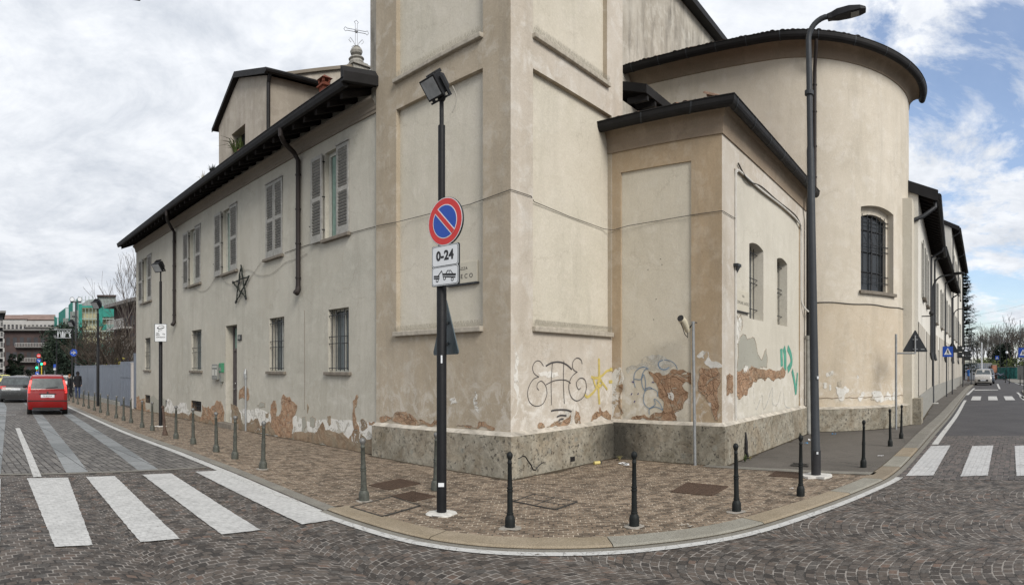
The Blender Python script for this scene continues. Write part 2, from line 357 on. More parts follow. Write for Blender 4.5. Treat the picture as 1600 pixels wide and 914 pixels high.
simple('spikes',(.30,.28,.235),.6,.4,.2,.2,20)
simple('mortar_white',(.40,.37,.32),.9,.1,0,.40,5,.01)
simple('roof_tile',(.29,.125,.07),.9,.1,0,.4,9,.006)
simple('roof_tile_old',(.17,.115,.085),.9,.1,0,.4,9,.006)
simple('wire',(.05,.047,.042),.7,.3)
simple('wire_pale',(.30,.285,.25),.7,.3)
simple('white_conduit',(.50,.485,.45),.6,.3,0,.12,9)
simple('graffiti_black',(.06,.057,.058),.7,.2)
simple('graffiti_blue',(.15,.215,.30),.7,.2,0,.3,12)
simple('graffiti_purple',(.06,.05,.16),.7,.2)
simple('graffiti_green',(.08,.27,.20),.7,.2,0,.3,9)
simple('graffiti_yellow',(.46,.37,.12),.75,.2,0,.25,9)
simple('fence_metal',(.145,.165,.20),.5,.4,.1,.12,3)
simple('post_pale',(.38,.36,.34),.8,.2)
simple('concrete',(.24,.235,.215),.9,.15,0,.2,7,.005)
simple('base_cement',(.50,.49,.46),.9,.1,0,.2,14,.006)
simple('foot_dirt_dark',(.075,.062,.045),.95,.1,0,.5,9,.006)  # dark dirt tone; along the walls it also stands in for contact shade
simple('mortar_dull',(.27,.25,.22),.9,.1,0,.25,14,.006)
simple('rust_cover',(.085,.056,.040),.7,.3,.2,.35,30,.004)
simple('dark_iron',(.04,.037,.034),.65,.4,.2,.3,25)
simple('car_red',(.20,.008,.008),.22,.6,0,.04,3)
simple('car_grey',(.055,.058,.06),.25,.6,.3,.05,3)
simple('car_silver',(.42,.40,.37),.28,.6,.3,.04,3)
simple('car_dark',(.06,.075,.10),.25,.6,.2,.05,3)
simple('car_yellow',(.50,.47,.14),.3,.5,0,.05,3)
simple('car_glass',(.035,.045,.048),.06,.8,0,.2,2)
simple('rear_glass',(.05,.06,.06),.12,.8,0,.5,4)
simple('tyre',(.018,.018,.018),.85,.2)
simple('rim',(.22,.22,.23),.4,.5,.6)
simple('plastic_black',(.016,.016,.017),.6,.3)
simple('headlight',(.55,.57,.6),.1,.7)
simple('taillight',(.42,.02,.015),.2,.6)
simple('taillight_lit',(.6,.03,.02),.2,.6,emit=((1,.03,.02),.35))
simple('light_green',(.02,.5,.2),.3,.4,emit=((.05,1,.45),.9))
simple('light_red',(.6,.03,.02),.3,.4,emit=((1,.07,.04),1.1))
simple('plate_white',(.55,.57,.6),.4,.4)
simple('chrome',(.5,.5,.5),.25,.6,.8)
simple('skin',(.42,.26,.19),.6,.3)
simple('coat_black',(.014,.014,.016),.85,.2)
simple('coat_white',(.48,.46,.44),.85,.2)
simple('jacket_blue',(.02,.09,.28),.8,.2)
simple('trousers_dark',(.03,.03,.035),.9,.1)
simple('trousers_navy',(.03,.045,.10),.9,.1)
simple('trousers_brown',(.09,.065,.05),.9,.1)
simple('hair_dark',(.02,.015,.012),.8,.2)
simple('hair_brown',(.18,.08,.04),.8,.2)
simple('bark',(.055,.045,.037),.95,.1,0,.3,9)
simple('bark_grey',(.10,.088,.078),.95,.1,0,.3,9)
simple('bark_pale',(.16,.15,.135),.95,.1,0,.3,9)
simple('needles',(.022,.032,.020),.9,.15,0,.5,3)
simple('needles_dark',(.018,.028,.020),.9,.15,0,.5,3)
simple('hedge_leaf',(.10,.12,.045),.9,.15,0,.5,2)
simple('yellow_leaf',(.28,.24,.06),.9,.15,0,.4,2)
simple('weed',(.07,.10,.035),.9,.15,0,.4,9)
simple('dry_grass',(.30,.27,.13),.9,.15,0,.3,9)
simple('litter_white',(.62,.62,.62),.6,.3)
simple('litter_blue',(.05,.27,.55),.5,.3)
simple('litter_yellow',(.50,.42,.16),.5,.3)
simple('netting_green',(.03,.19,.155),.8,.2,0,.30,1.2)
simple('scaffold_metal',(.30,.36,.33),.6,.4,.3)
simple('scaffold_wall',(.40,.38,.25),.85,.1,0,.12,.6)
simple('scaffold_slate',(.17,.185,.18),.85,.1,0,.12,.6)
simple('building_brown',(.065,.048,.046),.85,.1,0,.2,.6)
simple('building_white',(.34,.335,.325),.85,.1,0,.12,.4)
simple('building_grey',(.17,.165,.16),.85,.1,0,.15,.5)
simple('building_dark',(.045,.045,.05),.7,.2,0,.3,.6)
simple('tile_far',(.20,.145,.125),.9,.1,0,.2,.5)
simple('mailbox_metal',(.22,.225,.205),.55,.4,.3,.15,14)
simple('mailbox_green',(.05,.20,.11),.5,.4)
simple('teal_mural',(.03,.14,.125),.8,.2,0,.7,1.3)
simple('brick_far',(.25,.12,.08),.9,.1,0,.3,2)
simple('star_rope',(.02,.024,.02),.8,.2,0,.3,30)
simple('fixture_cream',(.55,.51,.40),.5,.4,0,.2,30)
simple('chimney_red',(.22,.075,.05),.8,.2,0,.25,9)
simple('finial_stone',(.27,.26,.235),.9,.1,0,.3,9,.02)
simple('cross_iron',(.30,.31,.33),.5,.4,.3)
simple('yellow_paint',(.55,.40,.03),.5,.4)
# ---- paving: stone setts in several bonds, from one node builder
def setts(n,mode,stone,row,mortar_w,stops,mortar_col,rot=0.0,jitter=.018,W=1.5,RAD=1.02):
    """returns colour, joint mask (1 = joint), per-stone random"""
    v=n.mapv(rot=(0,0,rot))
    nz=n.noise(2.2,3,.6,vec=v,col=True)
    v=n.mix(jitter*1.6,v,nz,'ADD'); v=n.mix(jitter*.55,v,n.noise(17,2,.6,vec=v,col=True),'ADD')
    sp=n.N.new('ShaderNodeSeparateXYZ'); n.L.new(v,sp.inputs[0])
    if mode=='arc':
        u=n.math('SUBTRACT',n.math('FLOORED_MODULO',sp.outputs[0],W),W/2)
        col_i=n.math('FLOOR',n.math('DIVIDE',sp.outputs[0],W))
        arc=n.math('SQRT',n.math('SUBTRACT',RAD*RAD,n.math('MULTIPLY',u,u)))
        yy=n.math('SUBTRACT',sp.outputs[1],arc)
        aa=n.math('MULTIPLY',n.math('ARCSINE',n.math('DIVIDE',u,RAD)),RAD*.93)
        aa=n.math('ADD',aa,n.math('MULTIPLY',col_i,3.37))
        cb=n.N.new('ShaderNodeCombineXYZ'); n.L.new(aa,cb.inputs[0]); n.L.new(yy,cb.inputs[1]); vec=cb.outputs[0]
    else:
        cb=n.N.new('ShaderNodeCombineXYZ'); n.L.new(sp.outputs[0],cb.inputs[0]); n.L.new(sp.outputs[1],cb.inputs[1]); vec=cb.outputs[0]
    br=n.N.new('ShaderNodeTexBrick'); n.L.new(vec,br.inputs['Vector'])
    br.offset=.5; br.squash=1; br.inputs['Scale'].default_value=1; br.inputs['Mortar Size'].default_value=mortar_w; br.inputs['Mortar Smooth'].default_value=.35
    br.inputs['Brick Width'].default_value=stone; br.inputs['Row Height'].default_value=row
    br.inputs['Color1'].default_value=(0,0,0,1); br.inputs['Color2'].default_value=(1,1,1,1); br.inputs['Mortar'].default_value=(.5,.5,.5,1)
    rnd=br.outputs['Color']; joint=br.outputs['Fac']
    col=n.ramp(rnd,stops)
    col=n.mix(.35,col,n.ramp(n.noise(30,4,.6),[(.3,.25),(.7,.75)]),'OVERLAY')
    big=n.noise(.5,5,.6); col=n.mix(.4,col,n.ramp(big,[(.3,.32),(.7,.66)]),'OVERLAY')
    col=n.mix(n.math('MULTIPLY',n.ramp(n.noise(1.1,8,.7,dist=1.2,vec=n.mapv(loc=(3,8,0))),[(.54,0),(.66,1)]),.45),col,tuple(x*.45 for x in stops[1][1]))
    dirt=n.noise(5,5,.7)
    mc=n.mix(n.ramp(dirt,[(.44,0),(.56,1)]),tuple(x*.16 for x in mortar_col),mortar_col)
    col=n.mix(joint,col,mc)
    return col,joint,rnd
def paving(name,paint=None,paint_wear=.5,rough=.8,bd=.02,**k):
    n=NT(name,rough,.3)
    col,j,rnd=setts(n,**k)
    if paint:
        wear=n.noise(9,9,.85); big=n.noise(1.3,6,.7,dist=.8)
        pc=n.mix(.5,(*paint,1),n.ramp(n.noise(12,8,.8),[(.3,.22),(.7,.72)]),'OVERLAY'); pc=n.mix(n.math('MULTIPLY',n.ramp(n.noise(2.2,7,.7,dist=1),[(.48,0),(.64,1)]),.35),pc,tuple(x*.5 for x in paint))
        pc=n.mix(n.math('MULTIPLY',j,.13),pc,tuple(x*.45 for x in paint))
        m=n.ramp(n.math('ADD',n.math('MULTIPLY',wear,.7),n.math('MULTIPLY',big,.3)),[(paint_wear-.05,0),(paint_wear+.02,1)])
        col=n.mix(m,col,pc)
    n.color(col)
    hgt=n.math('SUBTRACT',n.math('ADD',n.math('MULTIPLY',rnd,.25),n.math('MULTIPLY',n.noise(35,4,.6),.25)),j)
    n.bump(hgt,bd*(.28 if paint else 1),.8)
    n.set(n.b.inputs['Roughness'],n.math('ADD',n.math('MULTIPLY',j,.15),rough-.05)); return n.mat
PORF=[(0,(.036,.032,.029)),(.25,(.066,.055,.047)),(.5,(.098,.080,.067)),(.7,(.072,.067,.062)),(.90,(.100,.083,.071)),(1,(.128,.088,.068))]
PORF_R=[(0,(.062,.056,.054)),(.4,(.088,.078,.074)),(.7,(.11,.093,.085)),(1,(.135,.11,.10))]
PAVE=[(0,(.088,.066,.048)),(.35,(.145,.108,.077)),(.65,(.19,.143,.102)),(1,(.235,.178,.128))]
ARC=dict(mode='arc',stone=.098,row=.086,mortar_w=.009,stops=PORF,mortar_col=(.235,.215,.195),jitter=.02)
paving('road_setts',**ARC,bd=.022)
paving('road_setts_painted',paint=(.46,.46,.45),paint_wear=.40,**ARC,bd=.018)
ROW=dict(mode='row',stone=.14,row=.088,mortar_w=.008,stops=PORF_R,mortar_col=(.16,.15,.138),jitter=.02,rot=0.08)
paving('right_setts',**ROW)
paving('right_setts_painted',paint=(.44,.44,.44),paint_wear=.43,**ROW)
paving('street_setts',mode='row',stone=.21,row=.12,mortar_w=.012,stops=[(0,(.085,.08,.076)),(.5,(.125,.118,.11)),(1,(.17,.16,.148))],mortar_col=(.11,.10,.09),jitter=.015,rot=PI/2-.05)
paving('pavement_setts',mode='row',stone=.10,row=.075,mortar_w=.008,stops=PAVE,mortar_col=(.40,.34,.265),jitter=.028,rot=R(52),rough=.85)
paving('street_slabs',mode='row',stone=.9,row=.6,mortar_w=.008,stops=[(0,(.155,.165,.168)),(.5,(.19,.20,.203)),(1,(.225,.235,.238))],mortar_col=(.07,.068,.065),jitter=.002,rot=PI/2-.05,bd=.006)
def m_line():
    n=NT('line_paint',.8,.2); a=n.noise(14,7,.75); b=n.noise(1.6,4,.6)
    pc=n.mix(n.ramp(n.noise(40,3,.6),[(.3,0),(.7,1)]),(.40,.40,.39),(.50,.50,.485))
    v=n.N.new('ShaderNodeTexVoronoi'); v.feature='DISTANCE_TO_EDGE'; v.inputs['Scale'].default_value=7; n.L.new(n.co,v.inputs['Vector'])
    j=n.ramp(v.outputs[0],[(0,0),(.035,1)])
    col=n.mix(n.math('MULTIPLY',n.ramp(n.math('ADD',n.math('MULTIPLY',a,.75),n.math('MULTIPLY',b,.25)),[(.37,0),(.44,1)]),n.math('ADD',n.math('MULTIPLY',j,.45),.55)),(.10,.09,.08),pc); n.color(col); n.bump(n.math('ADD',a,j),.008,.5)
m_line()
def m_asphalt(name,c0,c1,cr=.5):
    n=NT(name,.88,.25); a=n.noise(.7,7,.65,dist=.6); b=n.noise(120,3,.7); 
    col=n.ramp(a,[(.35,c0),(.65,c1)]); col=n.mix(.5,col,n.ramp(b,[(.3,.25),(.7,.75)]),'OVERLAY')
    v=n.N.new('ShaderNodeTexVoronoi'); v.feature='DISTANCE_TO_EDGE'; v.inputs['Scale'].default_value=.38; n.L.new(n.mix(.6,n.co,n.noise(1.5,5,.7,col=True),'ADD'),v.inputs['Vector'])
    ck=n.ramp(v.outputs[0],[(0,1),(.006,0)]); n.color(n.mix(n.math('MULTIPLY',ck,cr),col,(.02,.02,.02))); n.bump(b,.006,.6)
m_asphalt('asphalt_road',(.052,.050,.053),(.075,.072,.074))
m_asphalt('asphalt_pavement',(.085,.077,.068),(.115,.104,.092))
m_asphalt('ground_far',(.10,.095,.085),(.14,.13,.115),0)
def m_granite(name,c0,c1):
    n=NT(name,.8,.3); a=n.noise(90,3,.7); b=n.noise(2.5,6,.65)
    col=n.mix(n.ramp(b,[(.35,0),(.65,1)]),c0,c1); col=n.mix(.55,col,n.ramp(a,[(.3,.15),(.7,.85)]),'OVERLAY')
    n.color(col); n.bump(n.math('ADD',a,b),.006,.6)
m_granite('kerb_tan',(.22,.18,.125),(.27,.225,.165)); m_granite('kerb_grey',(.20,.19,.16),(.25,.24,.205)); m_granite('kerb_gravel',(.17,.14,.10),(.215,.18,.135))
m_granite('kerb_dull',(.16,.15,.13),(.20,.19,.165))
M_=MATS
# ---------------------------------------------------------------- ground, roads, pavement
def jag_edge(pts):
    rnd=random.Random(int(pts[0][0]*100)); out=[]
    for i in range(len(pts)):
        a=Vector(pts[i][:2]);b=Vector(pts[(i+1)%len(pts)][:2]); L_=(b-a).length; n=max(2,int(L_/.05)); d=(b-a)/L_; q=Vector((-d.y,d.x))
        for k in range(n): out.append(tuple(a+d*L_*k/n+q*(rnd.uniform(-.005,.005)*(1 if 0<k else 0))))
    return out
def sheet(name,outline,mat,z=0.0,kind='structure',cuts=True,slope=True):
    if name.startswith('crossing_stripe') and name!='crossing_stripe_far': outline=jag_edge(outline)
    bm=bmesh.new(); vs=[bm.verts.new((p[0],p[1],0)) for p in outline]; es=[bm.edges.new((vs[i],vs[(i+1)%len(vs)])) for i in range(len(vs))]
    bmesh.ops.triangle_fill(bm,edges=es,use_beauty=True)
    if cuts:
        ys=[p[1] for p in outline]
        for y in [12]+[12+ (i*i)*1.5 for i in range(1,18)]:
            if min(ys)<y<max(ys): bmesh.ops.bisect_plane(bm,geom=bm.verts[:]+bm.edges[:]+bm.faces[:],plane_co=(0,y,0),plane_no=(0,1,0))
    for v in bm.verts: v.co.z=z+(zg(v.co.x,v.co.y) if slope else 0)
    bmesh.ops.recalc_face_normals(bm,faces=bm.faces)
    if bm.faces and sum(f.normal.z for f in bm.faces)<0: bmesh.ops.reverse_faces(bm,faces=bm.faces)
    me=bpy.data.meshes.new(name); bm.to_mesh(me); bm.free(); me.materials.append(M_[mat])
    o=bpy.data.objects.new(name,me); COL.objects.link(o)
    if kind: o['kind']=kind
    return o
ZR=-.02
sheet('ground',[(-700,-700),(900,-700),(900,900),(-700,900)],'ground_far',-.16)
sheet('cobbled_road',[(-18,-14),(15.6,-14),(15.6,2.5),(8,8),(8,9.93),(-18,9.93)],'road_setts',ZR)
sheet('setts_by_crossing',[(9.35,-14),(15.57,-14),(15.57,1.5),(9.45,1.5)],'right_setts',ZR+.004)
sheet('left_street',[(-14,9.93),(7.0,9.93),(8.5,60),(9,180),(-14,180)],'street_setts',ZR)
sheet('asphalt_road',[(15.6,-14),(95,-40),(140,-30),(140,12),(60,1.5),(15.6,1.5)],'asphalt_road',ZR)
def spl(pts,n=10):
    P=[Vector((p[0],p[1],0)) for p in pts]; out=[]
    for i in range(len(P)-1):
        p0=P[max(i-1,0)];p1=P[i];p2=P[i+1];p3=P[min(i+2,len(P)-1)]
        d0=(p1-p0).length or (p2-p1).length; d1=(p2-p1).length; d2=(p3-p2).length or d1
        m1=(p2-p0)/(d0+d1)*d1 if d0+d1>0 else p2-p1; m2=(p3-p1)/(d1+d2)*d1
        for k in range(n):
            t=k/n; a=2*t**3-3*t*t+1;b=t**3-2*t*t+t;c=-2*t**3+3*t*t;d=t**3-t*t
            out.append(p1*a+m1*b+p2*c+m2*d)
    out.append(P[-1]); return out
LINE=[(4.95,44),(4.72,34),(4.5,28.4),(4.12,20),(3.97,15.9),(3.90,9.4),(3.76,6.6),(3.74,5.8),(3.82,4.75),(4.05,4.05),(4.5,3.36),(5.05,2.76),(5.9,2.13),(7.08,1.66),(8.3,1.28),(9.6,.98),(12,.83),(15.57,.70),(22,.45),(32.7,.17),(60,-.72),(85,-2.4)]
KL=spl(LINE,8)
def offs(pts,d):
    out=[]
    for i,p in enumerate(pts):
        t=(pts[min(i+1,len(pts)-1)]-pts[max(i-1,0)]).normalized(); out.append(p+Vector((-t.y,t.x,0))*d)   # left of travel = towards the building
    return out
def strip(name,a,b,z0,z1,mat,kind='structure',parent=None,side=None,joint=None):
    mb=MB()
    for i in range(len(a)-1):
        q=[a[i],a[i+1],b[i+1],b[i]]; zz=[z0,z0,z1,z1]
        mb.quad(*[(p.x,p.y,zz[k]+zg(p.x,p.y)) for k,p in enumerate(q)])
        if side is not None: mb.quad(*[(p.x,p.y,z+zg(p.x,p.y)) for p,z in ((a[i],side),(a[i+1],side),(a[i+1],z0),(a[i],z0))])
    o=mb.build(name,M_[mat],parent)
    if kind: o['kind']=kind
    return o
def sub(lo,hi):  # part of the kerb curve by x/y window index
    return [i for i,p in enumerate(KL) if lo(p) and hi(p)]
i_left=[i for i,p in enumerate(KL) if p.y>=6.25]; i_cor=[i for i,p in enumerate(KL) if p.y<=6.35 and p.x<=9.75]; i_rt=[i for i,p in enumerate(KL) if p.x>=9.6 and p.y<2]
def cut(idx,d): a=offs(KL,d); return [a[i] for i in idx]
# painted edge line, kerb stones
strip('edge_line_left',cut(i_left,0),cut(i_left,.15),ZR+.008,ZR+.008,'line_paint')
strip('edge_line_corner',cut(i_cor,0),cut(i_cor,.11),ZR+.008,ZR+.008,'line_paint')
i_r2=[i for i,p in enumerate(KL) if 13.4<=p.x<=34]
strip('edge_line_right',cut(i_r2,-.12),cut(i_r2,.02),ZR+.008,ZR+.008,'line_paint')
strip('gutter_strip',cut(i_cor+i_rt,.11),cut(i_cor+i_rt,.26),ZR+.006,ZR+.006,'kerb_dull')
strip('kerb_strip_left',cut(i_left,.19),cut(i_left,.34),-.012,.003,'kerb_dull',side=ZR-.03)
kerb=MB(); acc=0; seg=0; ka=offs(KL,.22); kb=offs(KL,.53)
idx=[i for i,p in enumerate(KL) if p.y<6.4]
random.seed(3); cm=0; last=0
for n_ in range(len(idx)-1):
    i=idx[n_]; j=idx[n_+1]; L_=(ka[j]-ka[i]).length; steps=max(1,int(L_/.12))
    for s_ in range(steps):
        t0=s_/steps;t1=(s_+1)/steps; a0=ka[i].lerp(ka[j],t0);a1=ka[i].lerp(ka[j],t1);b0=kb[i].lerp(kb[j],t0);b1=kb[i].lerp(kb[j],t1)
        acc+=L_/steps
        if acc-last>(1.75 if a0.x<9 else 1.1): last=acc; cm=[0,1,0,1,2,1,0,1][seg%8] if a0.x<12 else 3; seg+=1; gap=True
        else: gap=False
        hgt=.0 if a0.x<11 else min(.14,(a0.x-11)*.03)
        zc=.006+hgt*.3
        if gap: 
            d_=(a1-a0).normalized()*.009; a0=a0+d_; b0=b0+d_
        # chamfered front edge
        ch=.03; c0=a0.lerp(b0,ch/.31); c1=a1.lerp(b1,ch/.31)
        kerb.quad((a0.x,a0.y,ZR-.02),(a1.x,a1.y,ZR-.02),(a1.x,a1.y,zc-.012),(a0.x,a0.y,zc-.012),m=cm)
        kerb.quad((a0.x,a0.y,zc-.012),(a1.x,a1.y,zc-.012),(c1.x,c1.y,zc),(c0.x,c0.y,zc),m=cm)
        kerb.quad((c0.x,c0.y,zc),(c1.x,c1.y,zc),(b1.x,b1.y,zc),(b0.x,b0.y,zc),m=cm)
o=kerb.build('kerb',[M_['kerb_tan'],M_['kerb_grey'],M_['kerb_gravel'],M_['kerb_dull']]); tag(o,kind='structure')
# bed under the kerb so that no gap shows
strip('kerb_bed',cut(i_cor+i_rt,.20),cut(i_cor+i_rt,.56),ZR+.009,-.002,'foot_dirt_dark')
# pavements
kin=offs(KL,.5)
left_in=[(p.x,p.y) for p in offs(KL,.33) if p.y>=6.35]
cor_in=[(p.x,p.y) for p in kin if p.y<6.35 and p.x<9.72]
sheet('pavement_corner',left_in[::1]+cor_in+[(9.72,1.46),(9.72,8.3),(7.6,9.5),(7.6,30),(8.6,60)][:0]+[(9.72,4.0),(9.95,4.0),(10.4,6.6),(7.5,6.9),(7.5,27),(7.5,44)],'pavement_setts',0.0)
rt_in=[(p.x,p.y) for p in kin if p.x>=9.9 and p.x<84]
sheet('asphalt_pavement',[(9.88,1.4)]+rt_in+[(84,3),(56,2.2),(29,2.6),(24,3.5),(16.5,5.5),(9.88,4.6)],'asphalt_pavement',-.004)
sheet('paving_border_strip',[(9.68,1.45),(9.92,1.43),(9.92,4.3),(9.68,4.3)],'kerb_dull',.006,cuts=False)
# stone bands down the left street
def bend(x,y): return x+(y-10)*(.062 if y<30 else 0)+(20*.062+(y-30)*.03 if y>=30 else 0)
for x0,x1 in ((-.95,.48),(1.52,1.88),(2.70,3.05)):
    ys=[9.96+i*2.2 for i in range(0,32)]
    a=[Vector((bend(x0,y),y,0)) for y in ys]; b=[Vector((bend(x1,y),y,0)) for y in ys]
    strip('stone_band',a,b,ZR+.004,ZR+.004,'street_slabs')
strip('crossing_border_strip',[Vector((-14,9.86,0)),Vector((3.85,9.86,0))],[Vector((-14,9.97,0)),Vector((3.87,9.97,0))],ZR+.007,ZR+.007,'kerb_dull')
def lane(name,pts,mat='line_paint',z=ZR+.010): return sheet(name,pts,mat,z,cuts=True)
lane('lane_line',[(.955,9.62),(1.085,9.62),(1.42,18.2),(1.29,18.2)])
lane('lane_line',[(.95,24.0),(1.75,24.3),(1.75,24.5),(.95,24.2)])
# zebra crossings (painted on the setts)
zx=[(.78,1.14,.85,1.47),(1.60,2.0,1.75,2.20),(2.44,2.87,2.64,3.11),(3.36,3.73,3.52,3.9)]
for x0,x1,x2,x3 in zx: sheet('crossing_stripe',[(x0,5.84),(x1,5.84),(x3,9.5),(x2,9.52)],'road_setts_painted',ZR+.012,cuts=False)
sheet('crossing_stripe',[(-.12,5.84),(.27,5.84),(.45,9.5),(.02,9.52)],'road_setts_painted',ZR+.012,cuts=False)
for y0,y1,y2,y3 in ((.95,.53,.37,.78),(.11,-.31,-.55,-.10),(-.75,-1.17,-1.42,-1.0),(-1.6,-2.0,-2.3,-1.85)):
    sheet('crossing_stripe',[(9.72,y0),(9.80,y1),(13.6,y2),(13.5,y3)],'right_setts_painted',ZR+.012,cuts=False)
for k in range(4): sheet('crossing_stripe_far',[(32.7,-.16-.9*k),(32.7,-.66-.9*k),(37.2,-.80-.9*k),(37.2,-.30-.9*k)],'line_paint',ZR+.010,cuts=False)
lane('bay_line',[(39,-.05),(39,.12),(52,-.45),(52,-.62)]); lane('bay_line',[(47,-.5),(48.6,-.5),(48.6,-2.3),(47.6,-2.3)])
lane('bay_line',[(50,-2.45),(50,-2.6),(66,-3.2),(66,-3.0)])
lane('right_edge_line',[(20,-2.35),(20,-2.5),(33,-3.15),(33,-3.0)]); lane('right_edge_line',[(34,-2.95),(34.3,-3.1),(43,-3.45),(43,-3.3)]); lane('right_edge_line',[(52,-5.7),(52,-5.5),(75,-5.1),(75,-5.3)])
# far pavement and verge beyond the right-hand road
def slab(name,pts,mat,z0,z1):
    mb=MB(); mb.prism([(p[0],p[1],z0) for p in pts],(0,0,z1-z0)); o=mb.build(name,M_[mat]); tag(o,kind='structure'); return o
slab('far_kerb',[(31,-4.2),(33.8,-3.35),(38,-3.42),(44,-3.75),(50,-4.5),(50,-9),(31,-9)],'kerb_dull',-.2,.05)
slab('far_pavement',[(31.2,-4.5),(34,-3.65),(38,-3.7),(44,-4.05),(49.7,-4.8),(49.7,-8.8),(31.2,-8.8)],'asphalt_pavement',-.2,.056)
slab('far_kerb',[(60,-7.5),(72,-5.0),(90,-5.5),(110,-9),(110,-20),(60,-20)],'kerb_dull',-.2,.05)
# stones let into the paving
def cover(name,label,pts,mat,kind='manhole cover',frame=True,grid=True,pave=None,z=.006):
    mb=MB(); P=[Vector((p[0],p[1],z)) for p in pts]
    mb.prism([p-Vector((0,0,.02)) for p in P],(0,0,.024)); 
    t=thing(name,label,kind,(sum((p for p in P),Vector())/len(P))*1.0); t.location.z=0
    c=sum((p for p in P),Vector())/len(P)
    mb.build('cover_plate' if not pave else 'cover_infill',M_[mat],t)
    fr=MB()
    for i in range(len(P)):
        a=P[i]; b=P[(i+1)%len(P)]; fr.obox((a+b)/2+Vector((0,0,.001)),(b-a)/2*1.02,(b-a).cross(Vector((0,0,1))).normalized()*.012,(0,0,.006))
    if grid:
        n=9 if not pave else 1
        for k in range(1,n+1):
            t0=k/(n+1); a=P[0].lerp(P[1],t0); b=P[3].lerp(P[2],t0); fr.obox((a+b)/2+Vector((0,0,.002)),(b-a)/2,(b-a).cross(Vector((0,0,1))).normalized()*(.006 if not pave else .01),(0,0,.0045))
            a=P[1].lerp(P[2],t0); b=P[0].lerp(P[3],t0); fr.obox((a+b)/2+Vector((0,0,.002)),(b-a)/2,(b-a).cross(Vector((0,0,1))).normalized()*(.006 if not pave else .01),(0,0,.0045))
    fr.build('cover_frame',M_['dark_iron'] if pave else M_[mat],t); return t
def gp(*pts): return [ground(x,y) for x,y in pts]
cover('manhole_cover','rusty rectangular manhole cover nearest the wall, between the grey bollards',gp((578,759),(608,766),(655,756),(625,749)),'rust_cover')
cover('manhole_cover','small rusty manhole cover with white specks beside the no parking pole',gp((613,776),(646,784),(679,776),(645,769)),'rust_cover')
cover('manhole_cover','square paved manhole cover beside the kerb at the foot of a grey bollard',gp((548,793),(597,808),(656,791),(612,777)),'pavement_setts',pave=1,grid=False,z=.004)
cover('manhole_cover','paved manhole cover divided in four, behind the first black bollard',gp((803,784),(868,797),(901,785),(834,773)),'pavement_setts',pave=1,z=.004)
cover('manhole_cover','dark rusty manhole cover in the setts before the chapel corner',gp((1050,769),(1112,775),(1137,761),(1074,755)),'rust_cover')
cover('manhole_cover','narrow rusty manhole cover beside the paving border and the tall lamp post',gp((1202,744),(1246,747),(1250,740),(1212,737)),'rust_cover')
cover('manhole_cover','iron cover set in the asphalt before the side chapel',gp((1236,728),(1262,729.5),(1262,726),(1240,724)),'dark_iron')
# ---------------------------------------------------------------- wall builders
def span_wall(mb,fmap,u0,u1,z0,z1,holes,step=1.0,m=0,mr=0,extra=()):
    """wall between u0..u1; fmap(u,z,depth)->point; holes: dict(u0,u1,zb,zt(u) or number,depth,mr)"""
    cuts={round(u0,5),round(u1,5)}; u=u0
    while u<u1: cuts.add(round(u,5)); u+=step
    for h in holes:
        k=h.get('n',1)
        for i in range(k+1): cuts.add(round(h['u0']+(h['u1']-h['u0'])*i/k,5))
    cuts=sorted(cuts)
    zt1=z1 if callable(z1) else (lambda u:z1); zb0=z0 if callable(z0) else (lambda u:z0)
    for a,b in zip(cuts,cuts[1:]):
        if b-a<1e-4: continue
        mid=(a+b)/2; hs=sorted([h for h in holes if h['u0']-1e-6<mid<h['u1']+1e-6],key=lambda h:h['zb'])
        la,lb=zb0(a),zb0(b)
        for h in hs:
            zt=h['zt'] if callable(h['zt']) else (lambda u,h=h:h['zt'])
            zb=h['zb']
            if zb-min(la,lb)>1e-4: mb.quad(fmap(a,la,0),fmap(b,lb,0),fmap(b,zb,0),fmap(a,zb,0),m=m)
            d=h['depth']; q=h.get('mr',mr); s=h.get('splay',0); 
            def ins(u_,h=h,s=s): c=(h['u0']+h['u1'])/2; return c+(u_-c)*(1-s)
            mb.quad(fmap(a,zt(a),0),fmap(b,zt(b),0),fmap(ins(b),zt(b)-s*.2,d),fmap(ins(a),zt(a)-s*.2,d),m=q)
            mb.quad(fmap(a,zb,0),fmap(ins(a),zb,d),fmap(ins(b),zb,d),fmap(b,zb,0),m=q)
            if abs(a-h['u0'])<1e-4: mb.quad(fmap(a,zb,0),fmap(a,zt(a),0),fmap(ins(a),zt(a)-s*.2,d),fmap(ins(a),zb,d),m=q)
            if abs(b-h['u1'])<1e-4: mb.quad(fmap(b,zb,0),fmap(ins(b),zb,d),fmap(ins(b),zt(b)-s*.2,d),fmap(b,zt(b),0),m=q)
            if h.get('back') is not None: mb.quad(fmap(ins(a),zb,d),fmap(ins(b),zb,d),fmap(ins(b),zt(b)-s*.2,d),fmap(ins(a),zt(a)-s*.2,d),m=h['back'])
            la,lb=zt(a),zt(b)
        mb.quad(fmap(a,la,0),fmap(b,lb,0),fmap(b,zt1(b),0),fmap(a,zt1(a),0),m=m)
def arch(u0,u1,zs,rise): return lambda u:zs+rise*(1-((2*u-u0-u1)/(u1-u0))**2)
def X_map(a): return lambda u,z,d:(a+d,u,z)           # wall X=a seen from -X, depth inward
def Y_map(b): return lambda u,z,d:(u,b+d,z)           # wall Y=b seen from -Y
AX,CX,CY,TY,TX2,TY2=9.97,9.97,4.064,6.254,10.35,9.60
TXw=7.133; FX=7.175
def jag(pts,amp=.18,depth=3,seed=0):
    rnd=random.Random(seed); P=[Vector((p[0],p[1])) for p in pts]
    for k in range(depth):
        Q=[]
        for i in range(len(P)):
            a=P[i]; b=P[(i+1)%len(P)]; d=b-a; Q.append(a)
            if d.length>.012: Q.append((a+b)/2+Vector((-d.y,d.x))*rnd.uniform(-amp,amp)*(.72**k))
        P=Q
    return P
